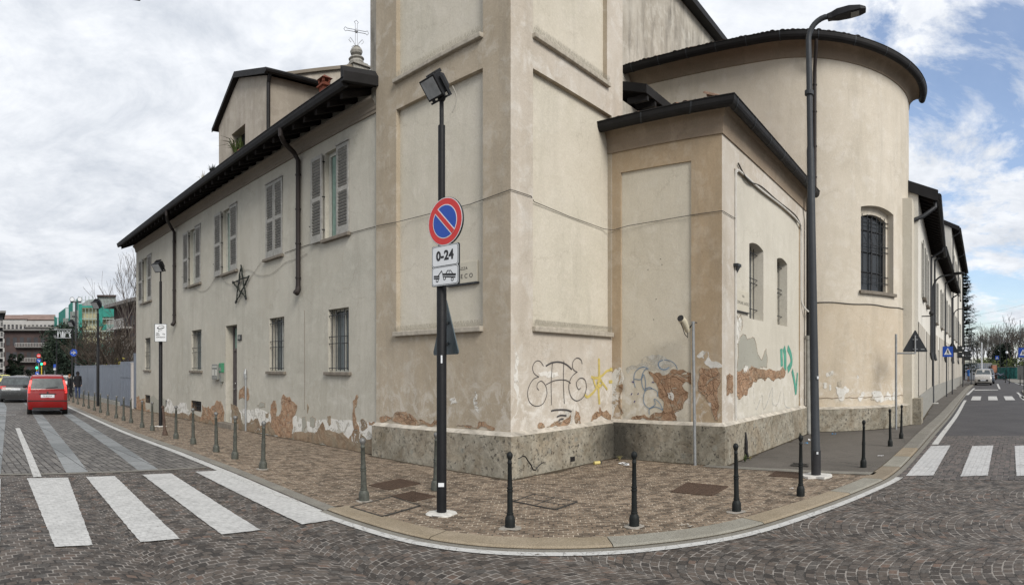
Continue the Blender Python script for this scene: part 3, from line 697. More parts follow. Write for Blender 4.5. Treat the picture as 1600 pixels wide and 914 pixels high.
def patch(name,px,plane,mat,parent,proud=.006,seed=0,amp=.2,depth=4,rim=True,conv=None,zmin=None,label=None):
    """a patch of lost or added render on a wall, outline given by its corners on the wall"""
    pts=[conv(*p) if conv else p for p in px]
    if zmin is not None: pts=[(u,max(z,zmin)) for u,z in pts]
    P=jag(pts,amp,depth,seed)
    if zmin is not None: P=[Vector((p.x,max(p.y,zmin))) for p in P]
    bm=bmesh.new(); vs=[bm.verts.new(plane(p.x,p.y,-proud)) for p in P]; es=[]
    for i in range(len(vs)):
        try: es.append(bm.edges.new((vs[i],vs[(i+1)%len(vs)])))
        except ValueError: pass
    bmesh.ops.triangle_fill(bm,edges=es,use_beauty=True)
    nb=[e for e in bm.edges if e.is_boundary]
    ext=bmesh.ops.extrude_edge_only(bm,edges=nb)
    moved=[g for g in ext['geom'] if isinstance(g,bmesh.types.BMVert)]
    dd=Vector(plane(0,0,.004))-Vector(plane(0,0,-proud)) if not getattr(plane,'curved',False) else None
    for v in moved:
        if dd is not None: v.co+=dd
    off=wloc(parent); 
    for v in bm.verts: v.co-=off
    bmesh.ops.recalc_face_normals(bm,faces=bm.faces)
    me=bpy.data.meshes.new(name); bm.to_mesh(me); bm.free(); me.materials.append(M_[mat]); o=bpy.data.objects.new(name,me); COL.objects.link(o); o.parent=parent
    if label: o['label']=label
    if rim:
        mb=MB(); Q=[plane(p.x,p.y,-.003) for p in P]; Q.append(Q[0])
        n=len(Q); st=0
        rr=[.0025+.005*random.Random(seed*31+i).random() for i in range(n)]
        mb.tube(Q,rr,n=4,cap=False,m=0)
        me2=MB(); me2.v=[tuple(Vector(v)) for v in mb.v]; me2.f=mb.f; me2.m=mb.m
        ro=me2.build(name+'_edge',M_[rim if isinstance(rim,str) else 'cove_brown'],parent)
    return o
def strokes(name,lines,plane,mat,parent,r=.012,conv=None,flat=.35,proud=.004):
    mb=MB()
    pr0=proud
    for li,ln in enumerate(lines):
        proud=pr0+li*.0012
        rr=r
        if isinstance(ln,tuple): rr,ln=ln
        pts=[conv(*p) if conv else p for p in ln]
        P=spl([(p[0],p[1]) for p in pts],6) if len(pts)>2 else [Vector((p[0],p[1],0)) for p in pts]
        # flat ribbon on the wall
        for i in range(len(P)-1):
            a,b=P[i],P[i+1]; t=(b-a)
            if t.length<1e-5: continue
            t0=(P[min(i+1,len(P)-1)]-P[max(i-1,0)]).normalized(); t1=(P[min(i+2,len(P)-1)]-P[i]).normalized()
            n0=Vector((-t0.y,t0.x,0))*rr; n1=Vector((-t1.y,t1.x,0))*rr
            mb.quad(plane(a.x+n0.x,a.y+n0.y,-proud),plane(b.x+n1.x,b.y+n1.y,-proud),plane(b.x-n1.x,b.y-n1.y,-proud),plane(a.x-n0.x,a.y-n0.y,-proud))
    return mb.build(name,M_[mat],parent)
def crop(x0,y0,s): return lambda p:(p[0]/s+x0,p[1]/s+y0)
# ---------------------------------------------------------------- CHURCH
church=thing('church','large pale plastered church with a tall square tower, a side chapel and a rounded apse','church',(10.35,6.25,0))
# -- tower
TT=16.5
pA=(6.83,8.99); pB=(7.66,9.80)
PZ0,PZ1,UZ=2.30,6.32,6.86
mb=MB(); fx=X_map(TXw); fy=Y_map(TY)
holesA=[dict(u0=pA[0],u1=pA[1],zb=PZ0,zt=PZ1,depth=.09,back=1),dict(u0=pA[0],u1=pA[1],zb=UZ,zt=TT-1.5,depth=.09,back=1)]
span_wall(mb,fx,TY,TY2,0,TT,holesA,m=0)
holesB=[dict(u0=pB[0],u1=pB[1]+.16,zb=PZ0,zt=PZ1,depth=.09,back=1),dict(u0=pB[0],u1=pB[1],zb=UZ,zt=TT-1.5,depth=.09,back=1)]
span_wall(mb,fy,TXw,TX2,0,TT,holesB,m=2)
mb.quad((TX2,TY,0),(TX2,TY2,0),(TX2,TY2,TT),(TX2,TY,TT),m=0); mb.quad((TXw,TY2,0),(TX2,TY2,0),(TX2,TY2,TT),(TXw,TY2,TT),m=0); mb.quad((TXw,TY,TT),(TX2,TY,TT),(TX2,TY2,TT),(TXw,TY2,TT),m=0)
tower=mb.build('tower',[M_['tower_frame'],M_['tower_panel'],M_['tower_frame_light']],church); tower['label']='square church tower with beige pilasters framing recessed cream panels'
# pyramid roof of the tower, above the frame of the photo
mb=MB(); cx_,cy_=(TXw+TX2)/2,(TY+TY2)/2
for a,b in (((TXw-.4,TY-.4),(TX2+.4,TY-.4)),((TX2+.4,TY-.4),(TX2+.4,TY2+.4)),((TX2+.4,TY2+.4),(TXw-.4,TY2+.4)),((TXw-.4,TY2+.4),(TXw-.4,TY-.4))): mb.quad((*a,TT),(*b,TT),(cx_,cy_,TT+1.6))
mb.quad((TXw-.4,TY-.4,TT-.01),(TX2+.4,TY-.4,TT-.01),(TX2+.4,TY2+.4,TT-.01),(TXw-.4,TY2+.4,TT-.01))
mb.build('tower_roof',M_['roof_tile_old'],tower)
def ledge(name,lo,hi,axis,parent,spk=True):
    mb=MB(); mb.box(lo,hi); mb.build(name,M_['ledge_stone'],parent,bevel=.012)
    if spk:
        s=MB(); z=hi[2]
        if axis=='Y':
            y=lo[1]+.02
            while y<hi[1]-.01:
                for dx,t in ((.03,-.02),(.055,.0),(.08,.02)): s.tube([(lo[0]+dx,y,z),(lo[0]+dx-.03+random.uniform(-.006,.006),y+t+random.uniform(-.01,.01),z+.10)],.0022,n=3,cap=False)
                y+=.032
        else:
            x=lo[0]+.02
            while x<hi[0]-.01:
                for dx,t in ((.03,-.02),(.055,.0),(.08,.02)): s.tube([(x,lo[1]+dx,z),(x+t+random.uniform(-.01,.01),lo[1]+dx-.03,z+.10)],.0022,n=3,cap=False)
                x+=.032
        s.build('pigeon_spikes',M_['spikes'],parent)
ledge('ledge',(TXw-.075,pA[0]-.01,PZ0-.085),(TXw+.088,pA[1]+.03,PZ0+.002),'Y',tower)
ledge('ledge',(pB[0]-.02,TY-.075,PZ0-.085),(pB[1]+.13,TY+.088,PZ0+.002),'X',tower)
ledge('ledge',(TXw-.075,pA[0]-.01,UZ-.075),(TXw+.088,pA[1]+.03,UZ+.002),'Y',tower)
ledge('ledge',(pB[0]-.02,TY-.075,UZ-.075),(pB[1]+.03,TY+.088,UZ+.002),'X',tower)
# plinths: tower, chapel (one stone band that wraps the corner)
def plinth(name,path,z1,out,parent,mat='conglomerate_stone',zb=-.12,capm=True):
    """path: wall line corners in plan with the outward side on the left of travel; z1 per point"""
    P=[Vector((p[0],p[1],0)) for p in path]; O=[]
    for i,p in enumerate(P):
        t0=(P[i]-P[max(i-1,0)]); t1=(P[min(i+1,len(P)-1)]-P[i]); 
        t0=(t0 if t0.length>0 else t1).normalized(); t1=(t1 if t1.length>0 else t0).normalized()
        n0=Vector((-t0.y,t0.x,0)); n1=Vector((-t1.y,t1.x,0)); m_=(n0+n1); m_=m_/max(m_.dot(n0),.3) if m_.length>0 else n0
        O.append(p+m_*out)
    mb=MB(); cp=MB()
    for i in range(len(P)-1):
        a,b=O[i],O[i+1]; za,zb_=z1[i],z1[i+1]; pa,pb=P[i],P[i+1]
        n=max(1,int((b-a).length/.25))
        for k in range(n):
            p0=a.lerp(b,k/n);p1=a.lerp(b,(k+1)/n);q0=pa.lerp(pb,k/n);q1=pa.lerp(pb,(k+1)/n); s0=za+(zb_-za)*k/n; s1=za+(zb_-za)*(k+1)/n
            mb.quad((p0.x,p0.y,zb+zg(p0.x,p0.y)),(p1.x,p1.y,zb+zg(p1.x,p1.y)),(p1.x,p1.y,s1),(p0.x,p0.y,s0))
            cp.quad((p0.x,p0.y,s0),(p1.x,p1.y,s1),(q1.x,q1.y,s1+.055),(q0.x,q0.y,s0+.055))
    # end caps
    for e in (0,-1): mb.quad((O[e].x,O[e].y,zb),(P[e].x,P[e].y,zb),(P[e].x,P[e].y,z1[e]+.05),(O[e].x,O[e].y,z1[e]))
    o=mb.build(name,M_[mat],parent)
    if capm: cp.build('plinth_mortar',M_['mortar_white'],parent)
    return o
# travel so that outward is on the left: outward for X=7.13 face is -X; walking +Y has left = -X
def mkplinth(path,z1,out,parent,**k):
    # test orientation by sampling: want offset towards the camera side given by sign
    return plinth('plinth',path,z1,out,parent,**k)
mkplinth([(TXw,TY2),(TXw,TY),(CX-.1,TY)],[.575,.635,.645],-.10,tower)
# -- chapel
CHT=5.67; CX2=15.95
mb=MB()
p0,_=onX(CX,1080,400); chY1=onX(CX,970,400)[0]; chY0=onX(CX,1080,400)[0]
span_wall(mb,X_map(CX),CY,7.4,0,CHT,[dict(u0=chY0,u1=min(chY1,7.2),zb=.0,zt=5.24,depth=.035,back=1)],m=0)
sx0=onY(CY,1147.5,400)[0]; sx1=onY(CY,1250,400)[0]
w1=(onY(CY,1173,400)[0],onY(CY,1195,400)[0]); w2=(onY(CY,1216,400)[0],onY(CY,1232,400)[0])
# side wall: panel is set back 3 cm, windows cut in it
span_wall(mb,Y_map(CY),CX,CX2,0,CHT,[dict(u0=sx0,u1=sx1,zb=0,zt=5.21,depth=.03)],m=3)
span_wall(mb,Y_map(CY+.03),sx0,sx1,0,5.21,[dict(u0=w1[0],u1=w1[1],zb=2.60,zt=arch(*w1,4.03,.07),depth=.29,n=8,mr=4,splay=.08),dict(u0=w2[0],u1=w2[1],zb=2.60,zt=arch(*w2,4.03,.07),depth=.29,n=8,mr=4,splay=.08)],m=2)
chapel=mb.build('side_chapel',[M_['ochre_frame'],M_['chapel_panel'],M_['chapel_side'],M_['tower_frame_light'],M_['chapel_side']],church); chapel['label']='low square side chapel with ochre pilasters and peeling plaster'
mkplinth([(CX,7.0),(CX,CY),(CX2,CY)],[.655,.665,.66],-.09,chapel)
def barred(parent,name,w,zb,zt,depth,b,axis='Y',bars=5,cross=(.15,.5,.56,.9),proudbars=True,glass='glass_dark',bd=None):
    """window: dark glass at the back with an iron grille"""
    f=(lambda u,z,d:(u,b+d,z)) if axis=='Y' else (lambda u,z,d:(b+d,u,z))
    mb=MB(); mb.quad(f(w[0],zb,depth-.01),f(w[1],zb,depth-.01),f(w[1],zt,depth-.01),f(w[0],zt,depth-.01),m=0)
    fr=.04
    def bx(u0,u1,z0,z1,d0,d1,m):
        p=f(u0,z0,d0);q=f(u1,z1,d1); mb.box(tuple(min(a,c) for a,c in zip(p,q)),tuple(max(a,c) for a,c in zip(p,q)),m)
    for (a,c) in ((w[0],w[0]+fr),(w[1]-fr,w[1]),((w[0]+w[1])/2-fr/2,(w[0]+w[1])/2+fr/2)): bx(a,c,zb,zt,depth-.05,depth-.011,1)
    bx(w[0],w[1],zb,zb+fr,depth-.049,depth-.012,1); bx(w[0],w[1],zt-fr,zt,depth-.048,depth-.012,1)
    win=mb.build(name,[M_[glass],M_['window_frame_white']],parent)
    g=MB(); bd=bd if bd is not None else .06
    for k in range(bars):
        u=w[0]+(w[1]-w[0])*(k+.5)/bars; g.tube([f(u,zb+.02,bd),f(u,zt-.02,bd)],.009,n=6)
    for c_ in cross:
        z=zb+(zt-zb)*c_; g.tube([f(w[0]-.05,z,bd-.03),f(w[1]+.05,z,bd-.03)],.009,n=6)
        for u in (w[0]-.05,w[1]+.05): g.tube([f(u,z,bd-.03),f(u,z,bd+.05)],.008,n=5)
    return win,g
for w_ in (w1,w2):
    c_=(w_[0]+w_[1])/2; hw_=(w_[1]-w_[0])/2*.88
    win,g=barred(chapel,'window',(c_-hw_,c_+hw_),2.6,4.09,.29,CY+.03,bars=4,bd=.16); 
    g.build('grille',M_['iron_bars'],chapel)
# the camera sees the side wall at a grazing angle: bars stand near the face
# cove (flared cornice) and gutter around the chapel
def cove(path,z0,z1,out,parent,mat,name='cornice',steps=5,sgn=-1):
    P=[Vector((p[0],p[1],0)) for p in path]; D=[]
    for i in range(len(P)):
        t0=(P[i]-P[max(i-1,0)]); t1=(P[min(i+1,len(P)-1)]-P[i]); t0=(t0 if t0.length>0 else t1).normalized(); t1=(t1 if t1.length>0 else t0).normalized()
        n0=Vector((-t0.y,t0.x,0))*sgn; n1=Vector((-t1.y,t1.x,0))*sgn; m_=(n0+n1); m_=m_/max(m_.dot(n0),.3); D.append(m_)
    mb=MB(); 
    prof=[(.0,-.045),(.028,-.045),(.028,0.0)]+[(.028+(out-.028)*(1-math.cos(k/steps*PI/2)),(z1-z0)*math.sin(k/steps*PI/2)) for k in range(0,steps+1)]
    for i in range(len(P)-1):
        for (o0,h0),(o1,h1) in zip(prof,prof[1:]):
            mb.quad(P[i]+D[i]*o0+Vector((0,0,z0+h0)),P[i+1]+D[i+1]*o0+Vector((0,0,z0+h0)),P[i+1]+D[i+1]*o1+Vector((0,0,z0+h1)),P[i]+D[i]*o1+Vector((0,0,z0+h1)))
    return mb.build(name,M_[mat],parent,smooth=35 if len(P)>5 else None),P,D
def gutter(path,z,out,r,parent,sgn=-1,mat='gutter_dark',name='gutter',lip=True):
    P=[Vector((p[0],p[1],0)) for p in path]; D=[]
    for i in range(len(P)):
        t0=(P[i]-P[max(i-1,0)]); t1=(P[min(i+1,len(P)-1)]-P[i]); t0=(t0 if t0.length>0 else t1).normalized(); t1=(t1 if t1.length>0 else t0).normalized()
        n0=Vector((-t0.y,t0.x,0))*sgn; n1=Vector((-t1.y,t1.x,0))*sgn; m_=(n0+n1); m_=m_/max(m_.dot(n0),.3); D.append(m_)
    prof=[]
    for k in range(9): q=PI+PI*k/8; prof.append((out+r*math.cos(q)*1.0,r*1.25*math.sin(q)))     # half round, hanging
    prof=[(out-r,0)]+prof[1:]+[(out+r,.03),(out+r+.015,.035),(out+r+.012,.05),(out+r-.02,.05)]
    mb=MB()
    for i in range(len(P)-1):
        for (o0,h0),(o1,h1) in zip(prof,prof[1:]):
            mb.quad(P[i]+D[i]*o0+Vector((0,0,z+h0)),P[i+1]+D[i+1]*o0+Vector((0,0,z+h0)),P[i+1]+D[i+1]*o1+Vector((0,0,z+h1)),P[i]+D[i]*o1+Vector((0,0,z+h1)))
    for e in (0,-1): 
        mb.quad(*[P[e]+D[e]*o_+Vector((0,0,z+h_)) for o_,h_ in prof])
    g=mb.build(name,M_[mat],parent); acc=.4; br=MB()
    for i in range(len(P)-1):
        L_=(P[i+1]-P[i]).length
        while acc<L_:
            t_=(P[i+1]-P[i]).normalized(); c=P[i]+t_*acc; dd=D[i].lerp(D[i+1],acc/L_)
            for (o0,h0),(o1,h1) in zip(prof[:-3],prof[1:-3]):
                a=c+dd*(o0*1.0+(o0-out)*.07)+Vector((0,0,z+h0*1.07)); b=c+dd*(o1+(o1-out)*.07)+Vector((0,0,z+h1*1.07)); br.quad(a-t_*.015,a+t_*.015,b+t_*.015,b-t_*.015)
            acc+=.85
        acc-=L_
    if br.v: br.build('gutter_seam',M_['lamp_grey'],parent)
    return g
chp=[(CX,6.85),(CX,CY),(CX2-.35,CY)]
cove(chp,CHT,6.06,.20,chapel,'cove_brown')
gutter(chp,6.07,.265,.095,chapel)
def coppi(path,z,out,rise,parent,mats,sgn=-1,step=.19,length=.5,r=.075,name='roof_tiles',seed=1,slope=.38):
    """clay tile ends lined along the eaves, as separate bent tiles in one roof mesh"""
    rnd=random.Random(seed); P=[Vector((p[0],p[1],0)) for p in path]; mb=MB()
    for i in range(len(P)-1):
        a,b=P[i],P[i+1]; t=(b-a); L_=t.length
        if L_<1e-6: continue
        t=t/L_; nn=Vector((-t.y,t.x,0))*sgn; k=0; s=0.0
        while s<L_:
            c=a+t*s+nn*(out-.02+rnd.uniform(-.02,.02)); m=rnd.choice([0,0,1]); zz=z+rnd.uniform(-.006,.012)
            ring0=[];ring1=[];rr=r*rnd.uniform(.92,1.08)
            for j in range(7):
                q=PI*j/6; o_=t*math.cos(q)*rr+Vector((0,0,1))*math.sin(q)*rr*.8
                ring0.append(c+o_+Vector((0,0,zz))); ring1.append(c-nn*length+o_+Vector((0,0,zz+length*slope)))
            mb.loft([ring0,ring1],closed=False,cap=False,m=m)
            s+=step*rnd.uniform(.97,1.03)
    return mb.build(name,mats,parent)
# hipped chapel roof
rz=6.10; ov=.22
mb=MB(); A=(CX-ov,CY-ov); mb.quad((A[0],A[1],rz),(CX2,A[1],rz),(CX2,7.0,rz+1.05),(CX+2.7,7.0,rz+1.05)); mb.quad((A[0],A[1],rz),(CX+2.7,7.0,rz+1.05),(A[0],7.3,rz),(A[0],7.2,rz)); mb.quad((A[0],7.2,rz),(CX+2.7,7.0,rz+1.05),(CX2,7.0,rz+1.05),(CX2,7.3,rz+1.0),(A[0],7.4,rz))
mb.build('chapel_roof',M_['roof_tile_old'],chapel)
coppi([(CX,6.2),(CX,CY)],rz+.045,ov-.0,0,chapel,[M_['roof_tile_old'],M_['roof_tile']],seed=4); coppi([(CX,CY),(CX2-.5,CY)],rz+.045,ov-.02,0,chapel,[M_['roof_tile'],M_['roof_tile_old']],seed=5)
# downpipe between chapel and apse
mb=MB(); dx=15.42; 
mb.tube([(15.2,CY-.2,5.95),(15.25,CY-.16,5.75),(dx,CY-.11,5.45),(dx,CY-.11,2.4)],.055,n=10)
mb.build('downpipe',M_['gutter_dark'],chapel,smooth=40)
mb=MB(); mb.tube([(dx,CY-.11,2.4),(dx,CY-.11,.1),(dx-.03,CY-.16,-.02)],.068,n=10); mb.tube([(dx,CY-.11,2.36),(dx,CY-.11,2.46)],.08,n=10); mb.build('downpipe_shoe',M_['concrete'],chapel,smooth=40)
# -- apse: straight flank X=15.9 then a rounded end
AC=Vector((19.2,5.1,0)); AR=3.3; AZ=9.80
def apse_pt(s,off=0.0):
    """s = arc length measured from the start of the curve, negative along the straight flank, past the quarter turn along the street"""
    if s<0: return Vector((AC.x-AR-off,AC.y-s,0))
    q=s/AR
    if q<=PI*.62: return Vector((AC.x-(AR+off)*math.cos(q),AC.y-(AR+off)*math.sin(q),0))
    q0=PI*.62; e=s-q0*AR; p=Vector((AC.x-(AR+off)*math.cos(q0),AC.y-(AR+off)*math.sin(q0),0)); return p+Vector((math.sin(q0),-math.cos(q0),0))*e
def apse_map(s,z,d): p=apse_pt(s,-d); return (p.x,p.y,z)
apse_map.curved=True
def apse_px(x,y):
    """photo pixel -> (s,z) on the apse"""
    a=ang(x); best=None
    s=-2.0
    prev=None
    while s<6.2:
        p=apse_pt(s); q=math.atan2(p.y,p.x)-a
        if prev is not None and (q<=0<prev or q>=0>prev):
            t=prev/(prev-q); ss=s-.02+.02*t; p=apse_pt(ss); return (ss,zat(y,math.hypot(p.x,p.y)))
        prev=q; s+=.02
    return (5.5,zat(y,19))
AS0,AS1=-4.3,6.0
aw=(apse_px(1345,380)[0],apse_px(1396,380)[0]); 
mb=MB()
span_wall(mb,apse_map,AS0,AS1,0,AZ,[dict(u0=aw[0],u1=aw[1],zb=3.72,zt=arch(*aw,5.98,.10),depth=.20,n=8,splay=.0),],step=.06,m=0)
# inner reveal
c_=(aw[0]+aw[1])/2; hw_=(aw[1]-aw[0])/2; aw2=(c_-hw_*.86,c_+hw_*.86)
span_wall(mb,lambda s,z,d:apse_map(s,z,.20+d),aw[0],aw[1],3.72,6.1,[dict(u0=aw2[0],u1=aw2[1],zb=3.74,zt=arch(*aw2,5.76,.12),depth=.14,n=8)],step=.06,m=0)
apse=mb.build('apse',M_['apse_plaster'],church); apse['label']='tall rounded apse of smooth pale plaster with one barred arched window'
# lower zone of the apse has a warmer render below the cable line
mb=MB(); cabz=3.35
s=AS0
while s<AS1-1e-6:
    t=min(s+.115,AS1); mb.quad(apse_map(s,0,-.012),apse_map(t,0,-.012),apse_map(t,cabz,-.012),apse_map(s,cabz,-.012)); mb.quad(apse_map(s,cabz,-.012),apse_map(t,cabz,-.012),apse_map(t,cabz,.004),apse_map(s,cabz,.004)); s=t
mb.build('lower_render',M_['apse_lower'],apse,smooth=30)
mb=MB(); mb.quad(*[apse_map(aw2[0],3.7,.33),apse_map(aw2[1],3.7,.33),apse_map(aw2[1],5.95,.33),apse_map(aw2[0],5.95,.33)],m=0)
for k in range(3):
    s_=aw2[0]+(aw2[1]-aw2[0])*k/2; mb.tube([apse_map(s_,3.74,.31),apse_map(s_,5.8,.31)],.022,n=4,m=1)
for z_ in (3.76,4.3,4.85,5.45): mb.tube([apse_map(aw2[0],z_,.31),apse_map(aw2[1],z_,.31)],.02,n=4,m=1)
mb.build('window',[M_['glass_dark'],M_['iron_bars']],apse)
g=MB()
for k in range(6):
    s_=aw2[0]+(aw2[1]-aw2[0])*(k+.5)/6; g.tube([apse_map(s_,3.95,.19),apse_map(s_,5.86,.19)],.010,n=5)
for z_ in (4.02,4.2,4.90,5.05,5.62,5.74): g.tube([apse_map(aw2[0]-.05,z_,.17),apse_map(aw2[1]+.07,z_,.17)],.010,n=5); g.tube([apse_map(aw2[1]+.07,z_,.17),apse_map(aw2[1]+.07,z_,.22)],.009,n=5)
for k in range(4):   # scrolls of the upper grille
    s_=aw2[0]+(aw2[1]-aw2[0])*(k+.7)/5; g.tube([apse_map(s_+.07*math.sin(q*.7),5.05+.1*q*.45,.185) for q in range(9)],.007,n=4)
g.build('grille',M_['iron_bars'],apse)
mb=MB(); n=8
for k in range(n):
    a=aw[0]-.05+(aw[1]-aw[0]+.1)*k/n; b=aw[0]-.05+(aw[1]-aw[0]+.1)*(k+1)/n
    P=[apse_map(a,3.65,-.09),apse_map(b,3.65,-.09),apse_map(b,3.65,.5),apse_map(a,3.65,.5)]; mb.prism(P,(0,0,.085))
mb.build('window_sill',M_['sill_stone'],apse)
ap=[apse_pt(AS0+i*.12) for i in range(int((AS1-AS0)/.12)+1)]
cove([(p.x,p.y) for p in ap],AZ,10.14,.37,apse,'cove_brown',steps=5)
gutter([(p.x,p.y) for p in ap],10.15,.44,.115,apse)
coppi([(p.x,p.y) for p in ap],10.25,.40,0,apse,[M_['roof_tile_old'],M_['roof_tile']],seed=9,r=.085)
# apse roof: fan from the eaves to the nave wall
mb=MB(); apex=Vector((19.6,9.2,12.6)); e=[apse_pt(AS0+i*.24,.38) for i in range(int((AS1-AS0)/.24)+1)]
for a,b in zip(e,e[1:]): mb.quad((a.x,a.y,10.2),(b.x,b.y,10.2),(b.x+(apex.x-b.x)*.999,b.y+(apex.y-b.y)*.999,apex.z),apex)
mb.build('apse_roof',M_['roof_tile_old'],apse)
# plinth of the apse
pp=[apse_pt(s_) for s_ in [i*.12+.9 for i in range(int((AS1-.9)/.12)+1)]]
plinth('plinth',[(p.x,p.y) for p in pp],[.58]*len(pp),-.22,apse,capm=True)
mb=MB(); mb.tube([apse_pt(1.45,.02)+Vector((0,0,9.9)),apse_pt(1.50,.25)+Vector((0,0,9.75)),apse_pt(1.55,.09)+Vector((0,0,9.4)),apse_pt(1.55,.09)+Vector((0,0,6.0))],.05,n=10)
dp=ang(1271); 
# downpipe on the apse wall just right of the tall lamp post
s_dp=apse_px(1272.5,200)[0]
mb=MB(); mb.tube([apse_pt(s_dp,.44)+Vector((0,0,10.02)),apse_pt(s_dp,.40)+Vector((0,0,9.85)),apse_pt(s_dp,.10)+Vector((0,0,9.45)),apse_pt(s_dp,.08)+Vector((0,0,9.0)),apse_pt(s_dp,.08)+Vector((0,0,6.25))],.05,n=10)
for z_ in (9.0,8.3,7.4,6.6): mb.tube([apse_pt(s_dp,.08)+Vector((0,0,z_)),apse_pt(s_dp,.08)+Vector((0,0,z_+.03))],.062,n=10)
mb.build('downpipe',M_['brown_pipe'],apse,smooth=40)
# -- small link roof between tower and apse, and the high nave wall behind
mb=MB(); mb.box((11.6,7.3,0),(15.95,9.35,7.6)); mb.build('sacristy_wall',M_['old_render'],church)
mb=MB(); mb.prism([(12.36,6.85,7.78),(12.36,6.85,7.98),(12.36,9.3,8.75),(12.36,9.3,8.55)],(3.5,0,0)); 
for k in range(9): mb.box((12.45+k*.36,6.88,7.66),(12.53+k*.36,7.4,7.80))
mb.build('sacristy_roof',M_['gutter_dark'],church)
mb=MB(); mb.box((11.3,9.3,0),(30,15.5,14.05)); nave=mb.build('nave',M_['old_render'],church); nave['label']='high nave wall of weathered grey render behind the tower'
mb=MB(); mb.prism([(11.2,8.95,14.0),(11.2,8.95,14.22),(11.2,12.4,15.9),(11.2,15.9,14.22),(11.2,15.9,14.0)],(19,0,0)); mb.build('nave_roof',M_['gutter_dark'],nave)
# back of the church front, with its finial
gy=22.0; gx0=onY(gy,432,130)[0]; gx1=onY(gy,565,100)[0]
mb=MB(); mb.prism([(gx0-.6,gy,0),(gx0-.6,gy,zat(128,gy/math.sin(ang(430)))),(gx1,gy,zat(104,gy/math.sin(ang(565)))),(gx1+3.6,gy,12.6),(gx1+3.6,gy,0)],(0,.5,0)); mb.build('church_front',M_['dormer_plaster'],church)
mb=MB(); z0_=zat(128,gy/math.sin(ang(430))); z1_=zat(104,gy/math.sin(ang(565)))
mb.prism([(gx0-.7,gy-.12,z0_-.04),(gx0-.7,gy-.12,z0_+.08),(gx1,gy-.12,z1_+.1),(gx1+3.6,gy-.12,12.7),(gx1+3.6,gy-.12,12.55),(gx1,gy-.12,z1_-.04)],(0,.75,0)); mb.build('coping',M_['cornice_grey'],church)
fc=Vector((onY(gy,561,95)[0],gy+.2,0)); fr=gy/math.sin(ang(561))
zb_=zat(103,fr); 
mb=MB(); mb.box((fc.x-.42,fc.y-.4,zb_-.5),(fc.x+.42,fc.y+.4,zb_+.02)); mb.box((fc.x-.36,fc.y-.36,zb_+.018),(fc.x+.36,fc.y+.36,zb_+.12)); mb.lathe([(.30,.115),(.33,.2),(.27,.3),(.34,.36),(.30,.42),(.14,.47),(.13,.5),(.24,.58),(.27,.68),(.22,.80),(.10,.86),(.13,.9),(.03,.95)],(fc.x,fc.y,zb_),n=14)
mb.box((fc.x-.48,fc.y-.48,zb_-.06),(fc.x+.48,fc.y+.48,zb_+.004))
fin=mb.build('finial',M_['finial_stone'],church)
zc=zat(76,fr); zt=zat(30,fr); zm=zat(45,fr); mb=MB(); rt=Vector((math.sin(ang(561)+.35),-math.cos(ang(561)+.35),0))
def P3(u,z): return fc+rt*u+Vector((0,0,z))
for du in (-.045,.045): mb.tube([P3(du,zc),P3(du,zt-.1)],.014,n=4)
mb.tube([P3(-.045,zt-.1),P3(-.09,zt-.03),P3(0,zt+.05),P3(.09,zt-.03),P3(.045,zt-.1)],.014,n=4)
for s__ in (-1,1):
    for dz in (-.045,.045): mb.tube([P3(0,zm+dz),P3(s__*.42,zm+dz)],.014,n=4)
    mb.tube([P3(s__*.42,zm-.045),P3(s__*.5,zm-.09),P3(s__*.56,zm),P3(s__*.5,zm+.09),P3(s__*.42,zm+.045)],.014,n=4)
    mb.tube([P3(0,zc+.1),P3(s__*.12,zc+.35),P3(s__*.27,zc+.52),P3(s__*.34,zc+.42),P3(s__*.24,zc+.32)],.016,n=4)
    mb.tube([P3(0,zc+.05),P3(s__*.14,zc+.2),P3(s__*.2,zc+.12)],.016,n=4)
mb.blob(P3(0,zm),.08,.08,.09)
mb.build('cross',M_['cross_iron'],fin)
# ---- lost render, stains and graffiti on the church
c1=crop(560,620,6.53); cvA=lambda x,y:onX(TXw,*c1((x,y)))
patch('exposed_brick',[(215,220),(280,185),(330,210),(380,160),(470,155),(540,185),(600,240),(680,250),(740,280),(780,235),(805,240),(830,300),(640,280),(430,268),(230,262)],fx,'terracotta_render',tower,conv=cvA,seed=11,zmin=.60)
patch('exposed_brick',[(1000,296),(1130,290),(1215,320),(1220,270),(1270,255),(1320,290),(1395,320),(1385,340),(1215,325),(1100,312)],fx,'terracotta_render',tower,conv=cvA,seed=12,zmin=.635)
patch('white_render_patch',[(1180,-40),(1215,-60),(1225,90),(1245,230),(1190,120)],fx,'white_render',tower,conv=cvA,seed=13,proud=.003,rim=False)
patch('white_render_patch',[(930,30),(990,20),(1010,60),(950,75)],fx,'white_render',tower,conv=cvA,seed=14,proud=.003,rim=False)
c2=crop(810,540,6.53); cvB=lambda x,y:onY(TY,*c2((x,y)))
for i,pt in enumerate([[(195,835),(205,795),(240,790),(270,830)],[(290,832),(340,795),(400,770),(440,780),(520,720),(530,700),(520,790),(400,822)],[(585,665),(630,730),(635,795),(590,798)],[(740,772),(775,690),(820,680),(830,625),(870,680),(900,660),(945,710),(940,758)]]):
    patch('exposed_brick',pt,fy,'terracotta_render',tower,conv=cvB,seed=20+i,zmin=.68)
patch('white_render_patch',[(200,280),(300,260),(400,270),(410,310),(300,330),(220,310)],fy,'white_render',tower,conv=cvB,seed=30,proud=.003,rim=False)
patch('white_render_patch',[(-60,-40),(-20,-60),(5,150),(0,420),(-20,700),(-60,760),(-50,300)],fy,'white_render',tower,conv=cvB,seed=31,proud=.002,rim=False)
patch('white_render_patch',[(470,670),(560,640),(575,700),(540,800),(520,790)],fy,'pale_graffiti',tower,conv=cvB,seed=32,proud=.003,rim=False)
